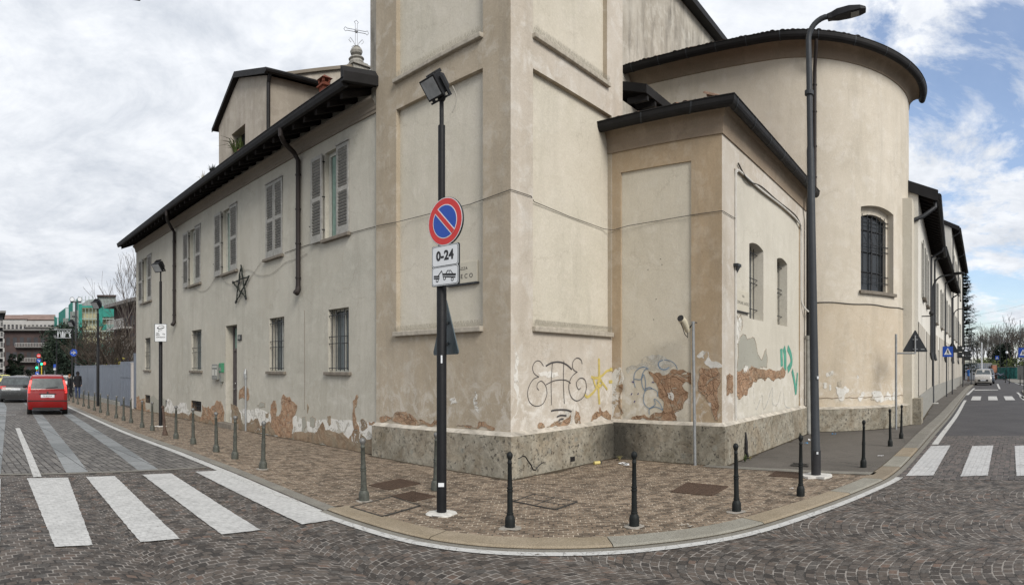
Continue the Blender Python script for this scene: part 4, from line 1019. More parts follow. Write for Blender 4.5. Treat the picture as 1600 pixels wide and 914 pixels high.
strokes('graffiti',[[(255,210),(225,165),(190,155),(155,185),(143,240),(165,290),(208,318)],[(208,318),(150,345),(105,420),(92,500),(115,580),(180,618),(250,590),(288,500),(280,420),(235,362),(195,385),(188,430),(208,455)],
 (.013,[(278,208),(340,175),(420,168),(490,195),(543,243)]),[(345,165),(332,380),(335,605)],[(460,155),(456,380),(466,592)],[(278,398),(360,358),(450,348),(500,360),(530,385)],
 [(647,188),(635,145),(595,125),(555,160),(548,220),(570,255),(597,268)],[(597,268),(545,310),(515,380),(512,450),(540,530),(595,562),(660,520),(690,430),(675,350),(630,330),(590,370),(590,410),(610,445),(632,432)],(.013,[(330,665),(370,656),(480,655),(538,672)]),(.013,[(388,725),(430,710),(485,715)]),(.012,[(405,762),(430,748),(455,746)])],
 fy,'graffiti_black',tower,r=.0065,conv=cvB)
strokes('graffiti',[(.03,[(820,130),(822,300),(815,420),(825,600)]),(.024,[(740,320),(800,330),(860,300),(900,260),(940,250)]),(.024,[(675,500),(700,525),(760,480),(800,430),(850,400)]),(.022,[(760,330),(790,420),(830,360),(870,400),(905,450)]),(.03,[(930,240),(975,260),(990,310),(970,360),(920,370)]),(.02,[(800,380),(830,340),(850,390),(820,420),(800,380)])],fy,'graffiti_yellow',tower,conv=cvB)
c3=crop(960,540,6.53); fc_=X_map(CX); fcp=X_map(CX+.035); cvC=lambda x,y:onX(CX,*c3((x,y)))
patch('exposed_brick',[(35,410),(88,395),(95,690),(65,690),(50,540)],fc_,'terracotta_render',chapel,conv=cvC,seed=40)
patch('exposed_brick',[(340,260),(400,290),(440,275),(480,305),(570,250),(700,250),(770,280),(780,370),(770,395),(720,365),(680,410),(745,480),(740,530),(690,640),(600,690),(630,765),(400,768),(160,755),(220,715),(290,705),(350,740),(480,680),(490,560),(440,490),(400,370),(360,300)],fcp,'terracotta_render',chapel,conv=cvC,seed=41,zmin=.70)
patch('cream_render_patch',[(535,480),(570,475),(600,520),(590,560),(545,530)],fcp,'white_render',chapel,conv=cvC,seed=42,proud=.012)
patch('exposed_brick',[(865,260),(900,225),(1050,225),(1052,500),(1065,600),(1055,770),(1030,760),(990,640),(990,580),(930,520),(870,470)],fc_,'terracotta_render',chapel,conv=cvC,seed=43)
patch('white_render_patch',[(840,110),(900,50),(960,60),(990,160),(1090,190),(1100,220),(960,210),(900,120)],fc_,'white_render',chapel,conv=cvC,seed=44,proud=.003,rim=False)
patch('white_render_patch',[(0,250),(60,220),(88,300),(80,390),(20,400),(-10,700),(-40,740),(-30,400)],fc_,'white_render',chapel,conv=cvC,seed=45,proud=.003,rim=False)
patch('white_render_patch',[(110,230),(300,110),(450,90),(640,200),(560,250),(470,300),(330,255),(230,230),(130,290)],fcp,'pale_graffiti',chapel,conv=cvC,seed=46,proud=.002,rim=False)
strokes('graffiti',[(.010,[(485,148),(450,165),(440,200),(470,240),(520,242),(552,220)]),[(500,145),(560,155),(610,190),(635,240)],[(205,430),(190,360),(200,280),(240,235),(290,218),(340,235)],[(340,235),(300,250),(270,330),(280,420),(305,465)],[(305,465),(310,380),(290,295),(265,345),(190,340)],[(310,440),(350,425),(385,440)],[(385,440),(320,450),(290,520),(300,600),(350,640),(410,625),(490,660)],[(385,440),(430,470),(435,520)],[(350,705),(350,650),(410,600),(400,545),(450,580),(490,660)]],fcp,'graffiti_blue',chapel,r=.0065,conv=cvC)
strokes('graffiti',[(.009,[(160,505),(172,485)]),(.009,[(228,500),(238,486)]),(.009,[(192,580),(203,562)]),(.009,[(170,365),(190,378)]),(.008,[(375,372),(398,378)])],fcp,'graffiti_purple',chapel,conv=cvC)
c4=crop(1130,480,5.079); fd=Y_map(CY); fdp=Y_map(CY+.03); cvD=lambda x,y:onY(CY,*c4((x,y)))
patch('exposed_brick',[(25,550),(50,525),(76,545),(76,680),(25,700)],fd,'terracotta_render',chapel,conv=cvD,seed=50)
patch('grey_render_patch',[(118,500),(130,260),(165,215),(245,235),(275,320),(315,420),(350,330),(355,480),(260,490),(180,500)],fdp,'grey_undercoat',chapel,conv=cvD,seed=51,proud=.003)
patch('white_render_patch',[(112,300),(104,60),(150,60),(165,150),(140,220),(128,290)],fdp,'white_render',chapel,conv=cvD,seed=52,proud=.005,amp=.3)
patch('exposed_brick',[(117,510),(210,495),(260,480),(480,475),(503,510),(490,560),(380,560),(300,565),(250,590),(215,640),(200,700),(150,725),(120,700)],fdp,'terracotta_render',chapel,conv=cvD,seed=53,proud=.009)
patch('white_render_patch',[(165,490),(205,470),(210,505),(180,520)],fdp,'white_render',chapel,conv=cvD,seed=54,proud=.013)
strokes('graffiti',[(.09,[(470,330),(475,470)]),(.10,[(490,320),(500,380),(500,500)]),(.08,[(520,320),(545,380),(550,440),(520,500)]),(.07,[(555,500),(575,600),(585,690)]),(.05,[(585,690),(597,520)])],fdp,'graffiti_green',chapel,conv=cvD)
strokes('graffiti',[(.02,[(250,640),(260,780),(275,810),(320,700),(330,810),(360,760),(400,640),(400,760),(440,770),(480,640),(500,780),(540,800)])],fdp,'pale_graffiti',chapel,conv=cvD)
c5=crop(1270,560,6.53); cvE=lambda x,y:apse_px(*c5((x,y)))
am=lambda s,z,d:apse_map(s,z,d-.014); am.curved=True
for i,(pt,mt) in enumerate([([(135,150),(175,130),(180,180),(140,190)],'white_render'),([(180,130),(210,125),(205,170),(185,185)],'white_render'),([(100,250),(145,255),(140,300),(110,305)],'white_render'),([(165,270),(188,268),(190,310),(172,330)],'white_render'),([(230,290),(300,310),(330,280),(372,320),(350,350),(320,400),(300,440),(275,440),(260,380),(240,340)],'white_render'),([(250,240),(290,220),(292,280),(250,285)],'tower_frame'),([(445,170),(468,160),(465,205),(448,205)],'white_render'),([(455,400),(500,340),(525,345),(515,390),(490,440),(465,430)],'white_render'),([(590,350),(640,330),(700,360),(720,430),(640,435),(590,420),(610,380)],'white_render'),([(725,430),(740,360),(760,330),(790,370),(800,430)],'white_render'),([(810,430),(815,350),(835,330),(835,430)],'white_render'),([(590,400),(625,400),(620,432),(592,430)],'tower_frame')]):
    patch('white_render_patch' if mt=='white_render' else 'dark_render_patch',pt,am,mt,apse,conv=cvE,seed=60+i,proud=.004+.002*(i%3),depth=2,rim=False)
# thin cracked string line above the apse plinth
mb=MB(); 
for a_,b_ in ((.55,1.9),(2.0,3.2),(3.3,4.6)): mb.tube([apse_map(a_+ (b_-a_)*k/10,.86+.012*math.sin(k*2.1),-.016) for k in range(11)],.011,n=4)
mb.build('crack_line',M_['cove_brown'],apse)
# holes and scars in the plaster
mb=MB(); rnd=random.Random(5)
for x_,y_ in ((1031,404),(1033,413),(1011,421),(1024,467),(1020,499)): u,z=onX(CX,x_,y_); mb.tube([(CX+.034,u,z),(CX+.030,u,z)],.008,n=6)
mb.build('plaster_holes',M_['sign_black'],chapel)
mb=MB(); u,z=onY(TY,885,716); mb.box((u-.03,TY-.103,z-.05),(u+.10,TY-.098,z+.03)); mb.tube([(onY(TY,801+i*4,0)[0],TY-.102,z_) for i,z_ in enumerate((.30,.31,.33,.31,.24,.18,.09,.08,.13,.16,.17,.17))],[.006,.007,.008,.009,.011,.012,.012,.011,.009,.008,.006,.003],n=5)
mb.build('plinth_crack',M_['sign_black'],tower)
# ---------------------------------------------------------------- the long two-storey house left of the tower
FY0,FY1=TY2,26.85; FZ0,FZ1=6.50,6.72
def fzt(y): return FZ0+(FZ1-FZ0)*(y-FY0)/(FY1-FY0)
house=thing('parish_house','long two-storey house with cream walls, grey shutters and a peeling base beside the church tower','house',(FX,18.2,0))
fm=X_map(FX)
upw=[(508,546,'half'),(416,442,'shut'),(348.7,371,'half'),(297,314,'half'),(224.7,237,'half')]
lww=[(513,545),(421,444),(299.4,314.8),(226.5,235)]
def Yw(x): return onX(FX,x,500)[0]
holes=[]
for a,b,k in upw: holes.append(dict(u0=Yw(b),u1=Yw(a),zb=4.38,zt=6.22,depth=.16,mr=0))
for a,b in lww: holes.append(dict(u0=Yw(b),u1=Yw(a),zb=1.57,zt=2.88,depth=.22,mr=0))
dY=(Yw(370.3),Yw(352.6)); holes.append(dict(u0=dY[0],u1=dY[1],zb=.10,zt=2.86,depth=.30,mr=0))
vents=[(299,314.5,.33,.66),(226.8,234.6,.30,.62)]
for a,b,z0,z1 in vents: holes.append(dict(u0=Yw(b),u1=Yw(a),zb=z0-.08,zt=z1-.08,depth=.18,mr=1))
mb=MB(); span_wall(mb,fm,FY0,FY1,-.35,7.0,holes,m=0)
mb.quad((FX,FY1,-.4),(FX+9,FY1,-.4),(FX+9,FY1,7),(FX,FY1,7)); mb.quad((FX+9,FY0,-.4),(FX+9,FY1,-.4),(FX+9,FY1,7),(FX+9,FY0,7))
mb.build('wall',[M_['facade_plaster'],M_['damp_render']],house)
def shutter_mb(mb,y0,y1,z0,z1,x,th=.035,m=0):
    """louvred leaf lying in the plane X=x"""
    f=.06; x0,x1=x-th,x
    mb.box((x0,y0,z0),(x1,y0+f,z1),m); mb.box((x0,y1-f,z0),(x1,y1,z1),m)
    zm=(z0+z1)/2
    for a,b in ((z0,z0+.16),(zm-.045,zm+.045),(z1-.08,z1)): mb.box((x0+.001,y0+f,a),(x1-.001,y1-f,b),m)
    for a,b in ((z0+.16,zm-.045),(zm+.045,z1-.08)):
        n=int((b-a)/.062)
        for k in range(n):
            z=a+(b-a)*(k+.5)/n; mb.obox((x-th/2,(y0+y1)/2,z),(0,(y1-y0)/2-f,0),(.018,0,-.017),(.004,0,.004),m)
    mb.box((x1-.006,y0+f,z0+.1),(x1-.003,y1-f,z1-.05),1)
for i,(a,b,kind) in enumerate(upw):
    y0,y1=Yw(b),Yw(a); ym=(y0+y1)/2
    mb=MB(); x=FX+.12
    mb.quad((x+.03,y0,4.38),(x+.03,y1,4.38),(x+.03,y1,6.22),(x+.03,y0,6.22),m=0)
    for p,q in ((y0,y0+.06),(y1-.06,y1),(ym-.04,ym+.04)): mb.box((x-.02,p,4.38),(x+.02,q,6.22),1)
    for p,q in ((4.38,4.45),(6.14,6.22)): mb.box((x-.019,y0+.06,p),(x+.019,y1-.06,q),1)
    win=mb.build('window',[M_['glass_grey'],M_['window_frame_white']],house)
    if kind=='half':
        c=MB(); n=14
        for k in range(n): 
            ya=ym+.03+(y1-ym-.1)*k/n; yb=ym+.03+(y1-ym-.1)*(k+1)/n; xx=x+.012
            c.quad((xx-.008*math.sin(k*1.7),ya,4.45),(xx-.008*math.sin(k*1.7+1.7),yb,4.45),(xx-.008*math.sin(k*1.7+1.7),yb,6.14),(xx-.008*math.sin(k*1.7),ya,6.14))
        c.build('curtain',M_['curtain_green'],win)
    s1=MB(); shutter_mb(s1,y0+.005,ym-.004,4.40,6.23,FX+.012); s1.build('shutter',[M_['shutter_grey'],M_['sign_black']],win)
    s2=MB()
    if kind=='half': 
        shutter_mb(s2,y1+.02,y1+.02+(y1-ym),4.36,6.21,FX-.045); s2.build('shutter',[M_['shutter_grey'],M_['sign_black']],win)
        for z in (4.6,5.3,6.05): MB().tube([(FX-.0,y1+.01,z),(FX-.07,y1+.02,z)],.012,n=6).build('hinge',M_['iron_bars'],win)
        MB().tube([(FX,y1+.06+(y1-ym),4.75),(FX-.10,y1+.05+(y1-ym),4.75)],.01,n=6).build('shutter_stay',M_['iron_bars'],win)
    else:
        shutter_mb(s2,ym+.004,y1-.005,4.40,6.23,FX+.012); s2.build('shutter',[M_['shutter_grey'],M_['sign_black']],win)
    s=MB(); s.box((FX-.09,y0-.06,4.31),(FX+.15,y1+.06,4.378)); s.build('window_sill',M_['sill_stone'],win,bevel=.008)
    l=MB(); l.box((FX-.05,y0-.01,6.235),(FX+.002,y0+(ym-y0)+(.0 if kind=='half' else (y1-ym)),6.262)); l.build('window_head_strip',M_['shutter_grey'],win)
for i,(a,b) in enumerate(lww):
    y0,y1=Yw(b),Yw(a)
    win,g=barred(house,'window',(y0,y1),1.57,2.88,.22,FX,axis='X',bars=5,cross=(.06,.45,.56,.9),bd=.05)
    c=MB(); 
    for k in range(5): yy=y0+.08+(y1-y0-.16)*k/5; c.quad((FX+.205,yy,1.62),(FX+.195,yy+(y1-y0-.16)/5,1.62),(FX+.195,yy+(y1-y0-.16)/5,2.82),(FX+.205,yy,2.82))
    c.build('curtain',M_['window_frame_white' if i==9 else 'glass_grey'],win)
    g.build('grille',M_['iron_bars'],win)
    s=MB(); s.box((FX-.07,y0-.1,1.50),(FX+.1,y1+.1,1.568)); s.build('window_sill',M_['sill_stone'],win,bevel=.008)
for a,b,z0,z1 in vents:
    y0,y1=Yw(b),Yw(a); z0-=.08; z1-=.08
    mb=MB(); mb.quad((FX+.179,y0,z0),(FX+.179,y1,z0),(FX+.179,y1,z1),(FX+.179,y0,z1),m=0)
    for k in range(5): mb.tube([(FX+.03,y0+(y1-y0)*(k+.5)/5,z0),(FX+.03,y0+(y1-y0)*(k+.5)/5,z1)],.009,n=5,m=1)
    for k in range(3): mb.tube([(FX+.03,y0,z0+(z1-z0)*(k+.5)/3),(FX+.03,y1,z0+(z1-z0)*(k+.5)/3)],.009,n=5,m=1)
    mb.build('cellar_grate',[M_['sign_black'],M_['iron_bars']],house)
# door with fanlight, panels, handle, step
mb=MB(); x=FX+.27; y0,y1=dY
mb.box((x-.04,y0,.1),(x+.02,y0+.07,2.86)); mb.box((x-.04,y1-.07,.1),(x+.02,y1,2.86)); mb.box((x-.039,y0+.07,2.14),(x+.019,y1-.07,2.22)); mb.box((x-.039,y0+.07,2.79),(x+.019,y1-.07,2.86)); mb.box((x-.01,y0+.07,.1),(x+.03,y1-.07,2.14))
for k in range(6): z=.28+k*.31; mb.box((x-.03,y0+.16,z),(x-.01,y1-.16,z+.03)); mb.box((x-.022,y0+.16,z+.12),(x-.009,y1-.16,z+.24))
door=mb.build('door',M_['door_wood'],house)
mb=MB(); mb.quad((x,y0+.07,2.22),(x,y1-.07,2.22),(x,y1-.07,2.79),(x,y0+.07,2.79)); mb.build('fanlight',M_['curtain_green'],door)
mb=MB(); mb.tube([(x-.01,y1-.13,1.05),(x-.07,y1-.13,1.05),(x-.07,y1-.2,1.03)],.012,n=6); mb.blob((x-.02,y1-.13,1.2),.02,.03,.03); mb.build('door_handle',M_['chrome'],door)
mb=MB(); mb.box((FX-.22,y0-.12,-.06),(FX+.28,y1+.12,.098)); mb.build('door_step',M_['sill_stone'],house,bevel=.015)
# cornice under the eaves, dark boarded soffit with rafters, gutter, roof
mb=MB(); n=20
for k in range(n):
    a=FY0+(FY1+.02-FY0)*k/n; b=FY0+(FY1+.02-FY0)*(k+1)/n; za,zb=fzt(a),fzt(b)
    prof=[(0,-.02),(.035,-.02),(.035,.03),(.05,.05),(.055,.10),(.09,.17),(.15,.22),(.16,.26)]
    for (o0,h0),(o1,h1) in zip(prof,prof[1:]): mb.quad((FX-o0,a,za+h0),(FX-o0,b,zb+h0),(FX-o1,b,zb+h1),(FX-o1,a,za+h1))
mb.build('cornice',M_['cornice_grey'],house)
GX=FX-.70
def gz(y): return 6.86+.010*(y-FY0)
mb=MB(); mb.prism([(GX+.02,FY0+.02,gz(FY0)-.03),(GX+.02,FY1+.28,gz(FY1)-.03),(FX+.3,FY1+.28,gz(FY1)+.22),(FX+.3,FY0+.02,gz(FY0)+.22)],(0,0,.03))
y=FY0+.25
while y<FY1+.2:
    mb.obox((FX-.30,y,gz(y)-.02),(.36,0,.125),(0,.045,0),(0,0,.055)); y+=.46
mb.build('rafters',M_['rafter_dark'],house)
mb=MB(); GA=[(GX,FY0+.02),(GX,FY1+.30)]
prof=[(.0,.02),(-.02,-.05),(-.07,-.09),(-.13,-.07),(-.155,-.0),(-.16,.06),(-.175,.065),(-.17,.08),(-.14,.08)]
for (o0,h0),(o1,h1) in zip(prof,prof[1:]): mb.quad((GX+o0+.06,GA[0][1],gz(FY0)+h0),(GX+o0+.06,GA[1][1],gz(FY1)+h0),(GX+o1+.06,GA[1][1],gz(FY1)+h1),(GX+o1+.06,GA[0][1],gz(FY0)+h1))
for e,yy in ((0,GA[0][1]),(1,GA[1][1])): mb.quad(*[(GX+o+.06,yy,gz(yy)+h) for o,h in prof])
# fascia along the far verge
mb.box((GX-.05,FY1+.27,gz(FY1)-.05),(GX+.3,FY1+.33,gz(FY1)+.1)); mb.obox((FX+1.8,FY1+.3,gz(FY1)+.88),(2.5,0,.85),(0,.03,0),(0,0,.09))
mb.build('gutter',M_['gutter_dark'],house)
mb=MB(); RZ=lambda x,y:gz(y)-.02+(x-GX)*.30
mb.prism([(GX,FY0+.02,RZ(GX,FY0)),(GX,FY1+.32,RZ(GX,FY1)),(FX+4.4,FY1+.32,RZ(FX+4.4,FY1)),(FX+4.4,FY0+.02,RZ(FX+4.4,FY0))],(0,0,.07)); mb.prism([(FX+4.4,FY0,RZ(FX+4.4,FY0)),(FX+4.4,FY1+.32,RZ(FX+4.4,FY1)),(FX+9.5,FY1+.32,RZ(GX,FY1)),(FX+9.5,FY0,RZ(GX,FY0))],(0,0,.07))
roof=mb.build('roof',M_['roof_tile_old'],house)
# raised dark metal box of the eaves where it meets the tower
mb=MB(); ye0=FY0+.03; ye1=onX(GX,546,121)[0]
mb.prism([(GX-.13,ye0,gz(ye0)-.02),(GX-.13,ye1,gz(ye1)-.02),(GX-.13,ye1,gz(ye1)+.16),(GX-.13,ye0,gz(ye0)+.30)],(.8,0,.1)); mb.box((GX-.145,ye0,gz(ye0)+.04),(GX-.128,ye1,gz(ye0)+.06)); mb.build('eaves_box',M_['gutter_dark'],roof,bevel=.01)
# downpipes with swan necks and shoes
def dpipe(px_top,px_wall,ytop,ybot,parent,r=.055):
    yw=Yw(px_wall); zt_=fzt(yw)-.02; zb=zat(ybot,FX/math.cos(ang(px_wall))); yo=onX(GX,px_top,ytop)[0]
    mb=MB(); mb.tube([(GX-.04,yo,gz(yo)-.06),(GX-.04,yo,gz(yo)-.2),(GX+.12,(yo*2+yw)/3,gz(yo)-.30),(FX-.18,yw,zt_-.0),(FX-.07,yw,zt_-.16),(FX-.07,yw,zb+.12)],r,n=10)
    for k in range(4): z=zt_-.5-k*(zt_-zb-.8)/3; mb.tube([(FX-.07,yw,z),(FX-.07,yw,z+.03)],r*1.25,n=10)
    mb.tube([(FX-.07,yw,zb+.13),(FX-.07,yw,zb+.05),(FX-.13,yw-.03,zb-.03),(FX-.2,yw-.05,zb-.02)],[r*1.1,r*1.2,r*1.35,r*.7],n=10)
    return mb.build('downpipe',M_['brown_pipe'],parent,smooth=40)
dpipe(441,470,212,456,house); dpipe(262,275,340,506,house)
mb=MB(); yw=Yw(476); mb.tube([(FX+.004,yw,.72),(FX+.004,yw,2.95)],.010,n=5); mb.build('wall_seam',M_['cornice_grey'],house)
# ---- peeling base
c6=crop(370,580,6.53); cvF=lambda x,y:onX(FX,*c6((x,y)))
fmg=X_map(FX)
def gfl(u): return zg(FX,u)
def bp(name,pt,mat,seed,**k): return patch(name,pt,fmg,mat,house,conv=cvF,seed=seed,**k)
bp('white_render_patch',[(-60,392),(110,395),(300,415),(600,452),(900,490),(1190,508),(1300,520),(1432,535),(1432,760),(1240,760),(600,660),(100,560),(-60,530)],'white_render',101,proud=.003,amp=.10,rim=False,depth=3)
bp('exposed_brick',[(25,290),(30,190),(75,150),(120,180),(130,250),(125,290),(95,305),(60,265)],'terracotta_render',102)
bp('dark_render_patch',[(210,350),(240,320),(290,330),(290,365),(250,370)],'grey_undercoat',103)
bp('exposed_brick',[(480,235),(540,260),(590,320),(618,350),(600,430),(572,470),(575,560),(565,680),(400,640),(350,520),(345,410),(375,300),(395,300),(410,390),(400,465),(450,430),(460,380),(458,290)],'terracotta_render',104,proud=.011)
bp('damp_base_patch',[(-60,650),(-60,330),(10,370),(40,430),(65,540),(130,525),(150,480),(165,505),(215,480),(240,560),(330,510),(350,530),(400,600),(565,640),(700,630),(820,618),(860,540),(880,515),(900,560),(905,600),(1000,620),(1080,625),(1140,690),(1190,600),(1240,600),(1280,650),(1330,700),(1380,680),(1440,720),(1440,905),(1200,865),(600,760),(0,650)],'damp_render',105,proud=.008,amp=.10,depth=3,rim=False)
bp('exposed_brick',[(1185,440),(1190,300),(1215,270),(1230,240),(1242,260),(1225,330),(1205,380),(1210,450),(1245,560),(1250,610),(1200,605)],'terracotta_render',106,proud=.012)
for i,(pt,mt) in enumerate([([(668,470),(700,465),(712,560),(685,630),(665,620)],'grey_undercoat'),([(748,478),(802,478),(802,560),(775,582),(748,565)],'grey_undercoat'),([(928,460),(960,458),(962,540),(940,556),(926,520)],'damp_render'),([(1262,500),(1320,515),(1335,570),(1300,600),(1270,600)],'damp_render'),([(1350,515),(1405,515),(1408,560),(1395,580),(1350,545)],'terracotta_render'),([(295,430),(325,420),(322,480),(300,480)],'damp_render'),([(720,330),(738,370),(722,430)],'damp_render')]):
    bp('dark_render_patch' if mt!='terracotta_render' else 'exposed_brick',pt,mt,120+i,proud=.007,depth=2)
c7=crop(190,560,7.619); cvG=lambda x,y:onX(FX,*c7((x,y)))
def bq(name,pt,mat,seed,**k): return patch(name,pt,fmg,mat,house,conv=cvG,seed=seed,**k)
bq('white_render_patch',[(525,500),(770,525),(780,600),(840,700),(640,700),(515,640)],'white_render',140,proud=.003,rim=False)
bq('grey_render_patch',[(340,478),(540,500),(515,600),(515,690),(330,650)],'grey_undercoat',141,proud=.003,rim=False)
bq('exposed_brick',[(176,600),(176,455),(212,450),(214,500),(275,480),(285,580),(330,600),(340,650),(176,615)],'terracotta_render',142,proud=.007)
bq('exposed_brick',[(950,700),(960,550),(1010,590),(1060,600),(1110,560),(1140,500),(1180,510),(1205,560),(1225,640),(1225,800),(1100,790),(940,755)],'terracotta_render',143,proud=.011)
bq('damp_base_patch',[(176,625),(340,635),(450,655),(520,630),(620,650),(700,650),(800,690),(830,640),(950,700),(1100,740),(1225,760),(1225,860),(940,810),(600,755),(400,715),(176,675)],'damp_render',144,proud=.009,amp=.08,depth=3,rim=False)
# ---- gabled dormer tower on the roof
DX=8.5; dY0=onX(DX,417,200)[0]; dY1=onX(DX,342,200)[0]; dm=onX(DX,372.5,119)[0]; dzp=onX(DX,372.5,122)[1]; dze=onX(DX,341,200)[1]; dzf=onX(DX,412,122)[1]
dW=(onX(DX,383,240)[0],onX(DX,362,240)[0]); dwz=(onX(DX,383,236)[1],onX(DX,372,202)[1])
dgab=lambda u: dzf+(dzp-dzf)*(u-dY0)/(dm-dY0) if u<dm else dze+(dzp-dze)*(dY1-u)/(dY1-dm)
mb=MB(); span_wall(mb,X_map(DX),dY0,dY1,6.9,dgab,[dict(u0=dW[0],u1=dW[1],zb=dwz[0],zt=dwz[1],depth=.35)],step=.4)
for y_,zz in ((dY0,dzf),(dY1,dze)): mb.quad((DX,y_,6.9),(DX+4,y_,6.9),(DX+4,y_,zz),(DX,y_,zz))
mb.quad((DX+4,dY0,6.9),(DX+4,dY1,6.9),(DX+4,dY1,dze),(DX+4,dm,dzp),(DX+4,dY0,dzf))
dormer=mb.build('dormer',M_['dormer_plaster'],house); dormer['label']='gabled stair tower rising from the roof with one small window'
mb=MB(); mb.quad((DX+.34,dW[0],dwz[0]),(DX+.34,dW[1],dwz[0]),(DX+.34,dW[1],dwz[1]),(DX+.34,dW[0],dwz[1]),m=0); mb.box((DX+.30,dW[0],dwz[0]),(DX+.33,dW[0]+.05,dwz[1]),1); mb.box((DX+.30,(dW[0]+dW[1])/2-.03,dwz[0]),(DX+.33,(dW[0]+dW[1])/2+.03,dwz[1]),1); mb.build('dormer_window',[M_['glass_dark'],M_['window_frame_white']],dormer)
mb=MB(); o_=.16
def sl(y,z,oy): return (y+oy,z)
for (ya,za,yb,zb_,s_) in ((dm,dzp,dY1+.22,dze-.10,1),(dm,dzp,dY0-.22,dzf-.05,-1)):
    mb.prism([(DX-o_,ya,za+.02),(DX-o_,yb,zb_+.02),(DX-o_,yb,zb_+.17),(DX-o_,ya,za+.19)],(4.4,0,0))
    mb.prism([(DX-o_-.03,ya,za-.02),(DX-o_-.03,yb,zb_-.02),(DX-o_-.03,yb,zb_+.10),(DX-o_-.03,ya,za+.10)],(.03,0,0))
mb.tube([(DX-.2,dY0-.27,dzf+.02),(DX+4.3,dY0-.27,dzf+.02)],.075,n=8)
mb.build('dormer_roof',M_['gutter_dark'],dormer)
mb=MB(); mb.tube([(DX-.0,dY0-.24,dzf),(DX+.02,dY0-.06,dzf-.25),(DX+.02,dY0-.06,7.2)],.06,n=8); mb.build('dormer_downpipe',M_['gutter_dark'],dormer)
# red chimney
cr=18.5; cp=polar(507,cr); zc0=7.2; zc1=zat(121,cr)
mb=MB(); mb.box((cp.x-.11,cp.y-.11,zc0),(cp.x+.11,cp.y+.11,zc1-.16),0); mb.box((cp.x-.17,cp.y-.17,zc1-.28),(cp.x+.17,cp.y+.17,zc1-.24),0); 
for sx in (-1,1):
    for sy in (-1,1): mb.box((cp.x+sx*.10-.03,cp.y+sy*.10-.03,zc1-.161),(cp.x+sx*.10+.03,cp.y+sy*.10+.03,zc1-.06),0)
n_=len(mb.v); mb.v+=[(cp.x-.18,cp.y-.18,zc1-.06),(cp.x+.18,cp.y-.18,zc1-.06),(cp.x+.18,cp.y+.18,zc1-.06),(cp.x-.18,cp.y+.18,zc1-.06),(cp.x,cp.y,zc1+.09)]
for f in ((0,1,4),(1,2,4),(2,3,4),(3,0,4),(3,2,1,0)): mb.f.append(tuple(n_+q for q in f)); mb.m.append(0)
mb.build('chimney',M_['chimney_red'],house)
# plants in the dormer window and on the roof edge
def tuft(mb,c,h,n,w=.05,spread=.4,rnd=random.Random(3)):
    for k in range(n):
        q=rnd.uniform(0,2*PI); t=rnd.uniform(.2,spread); hh=h*rnd.uniform(.5,1); P=[Vector(c),Vector(c)+Vector((math.cos(q)*t*.4*hh,math.sin(q)*t*.4*hh,hh*.6)),Vector(c)+Vector((math.cos(q)*t*hh,math.sin(q)*t*hh,hh*.95 if t<.5 else hh*.6))]
        sd=Vector((-math.sin(q),math.cos(q),0))*w/2
        mb.quad(P[0]-sd,P[0]+sd,P[1]+sd,P[1]-sd); mb.quad(P[1]-sd,P[1]+sd,P[2]+sd*.1,P[2]-sd*.1)
pl=thing('window_plant','leafy potted plant spilling out of the small window of the roof tower','plant',(DX+.05,(dW[0]+dW[1])/2,dwz[0]))
mb=MB(); mb.lathe([(.09,0),(.13,.2),(.12,.2)],(DX+.1,(dW[0]+dW[1])/2,dwz[0]),n=10); mb.build('pot',M_['roof_tile'],pl)
mb=MB(); tuft(mb,(DX+.08,(dW[0]+dW[1])/2,dwz[0]+.18),.5,26,.04,1.1); tuft(mb,(DX-.0,(dW[0]+dW[1])/2+.2,dwz[0]+.1),.8,20,.045,1.4); mb.build('leaves',M_['weed'],pl)
rp=onX(GX,333,262)[0]
for lab,yy,hh,nn in (('small dark evergreen shrub growing from the roof gutter below the roof tower',onX(GX+.1,332,262)[0],.42,60),('thin dry twigs growing from the roof gutter left of the dark shrub',onX(GX+.1,316,270)[0],.5,9)):
    pw=thing('roof_plant',lab,'plant',(GX+.1,yy,gz(yy)+.03)); mb=MB(); 
    tuft(mb,(GX+.1,yy,gz(yy)+.0),hh,nn,.02 if nn<20 else .035,.55,random.Random(nn)); mb.build('foliage',M_['needles_dark'] if nn>20 else M_['dry_grass'],pw)
# ---- things fixed to the house front
mb=MB(); z0=zat(593,FX/math.cos(ang(341))); z1=zat(569,FX/math.cos(ang(341))); ya,yb=Yw(345.5),Yw(336.5)
mt=thing('letter_box','grey metal letter box panel left of the house door','letter box',(FX,(ya+yb)/2,z0))
mb.box((FX-.12,ya,z0),(FX-.001,yb,z1)); mb.build('body',M_['mailbox_metal'],mt,bevel=.01)
mb=MB(); 
for k in range(2): mb.box((FX-.128,ya+.04+k*(yb-ya)/2,z0+.12),(FX-.119,ya+.04+k*(yb-ya)/2+(yb-ya)/2-.08,z1-.16))
mb.box((FX-.127,ya+.05,z1-.1),(FX-.119,yb-.05,z1-.06)); mb.build('flap',M_['window_frame_white'],mt)
ya,yb=Yw(350.3),Yw(346.2); z0=zat(582,17.9);z1=zat(567,17.9)
it=thing('intercom','green and grey intercom box beside the letter box','intercom',(FX,(ya+yb)/2,z0))
mb=MB(); mb.box((FX-.09,ya,z0),(FX-.001,yb,z1)); mb.build('body',M_['mailbox_green'],it,bevel=.008)
mb=MB(); mb.box((FX-.097,ya+.04,z0+.04),(FX-.089,yb-.04,z0+.14)); mb.box((FX-.08,ya+.03,z0-.28),(FX-.001,yb-.02,z0-.01)); mb.tube([(FX-.05,(ya+yb)/2,z0-.28),(FX-.05,(ya+yb)/2,z0-.36)],.02,n=6); mb.build('lower_box',M_['mailbox_metal'],it)
ya,yb=Yw(378),Yw(373); z0=zat(531,17.0);z1=zat(522,17.0)
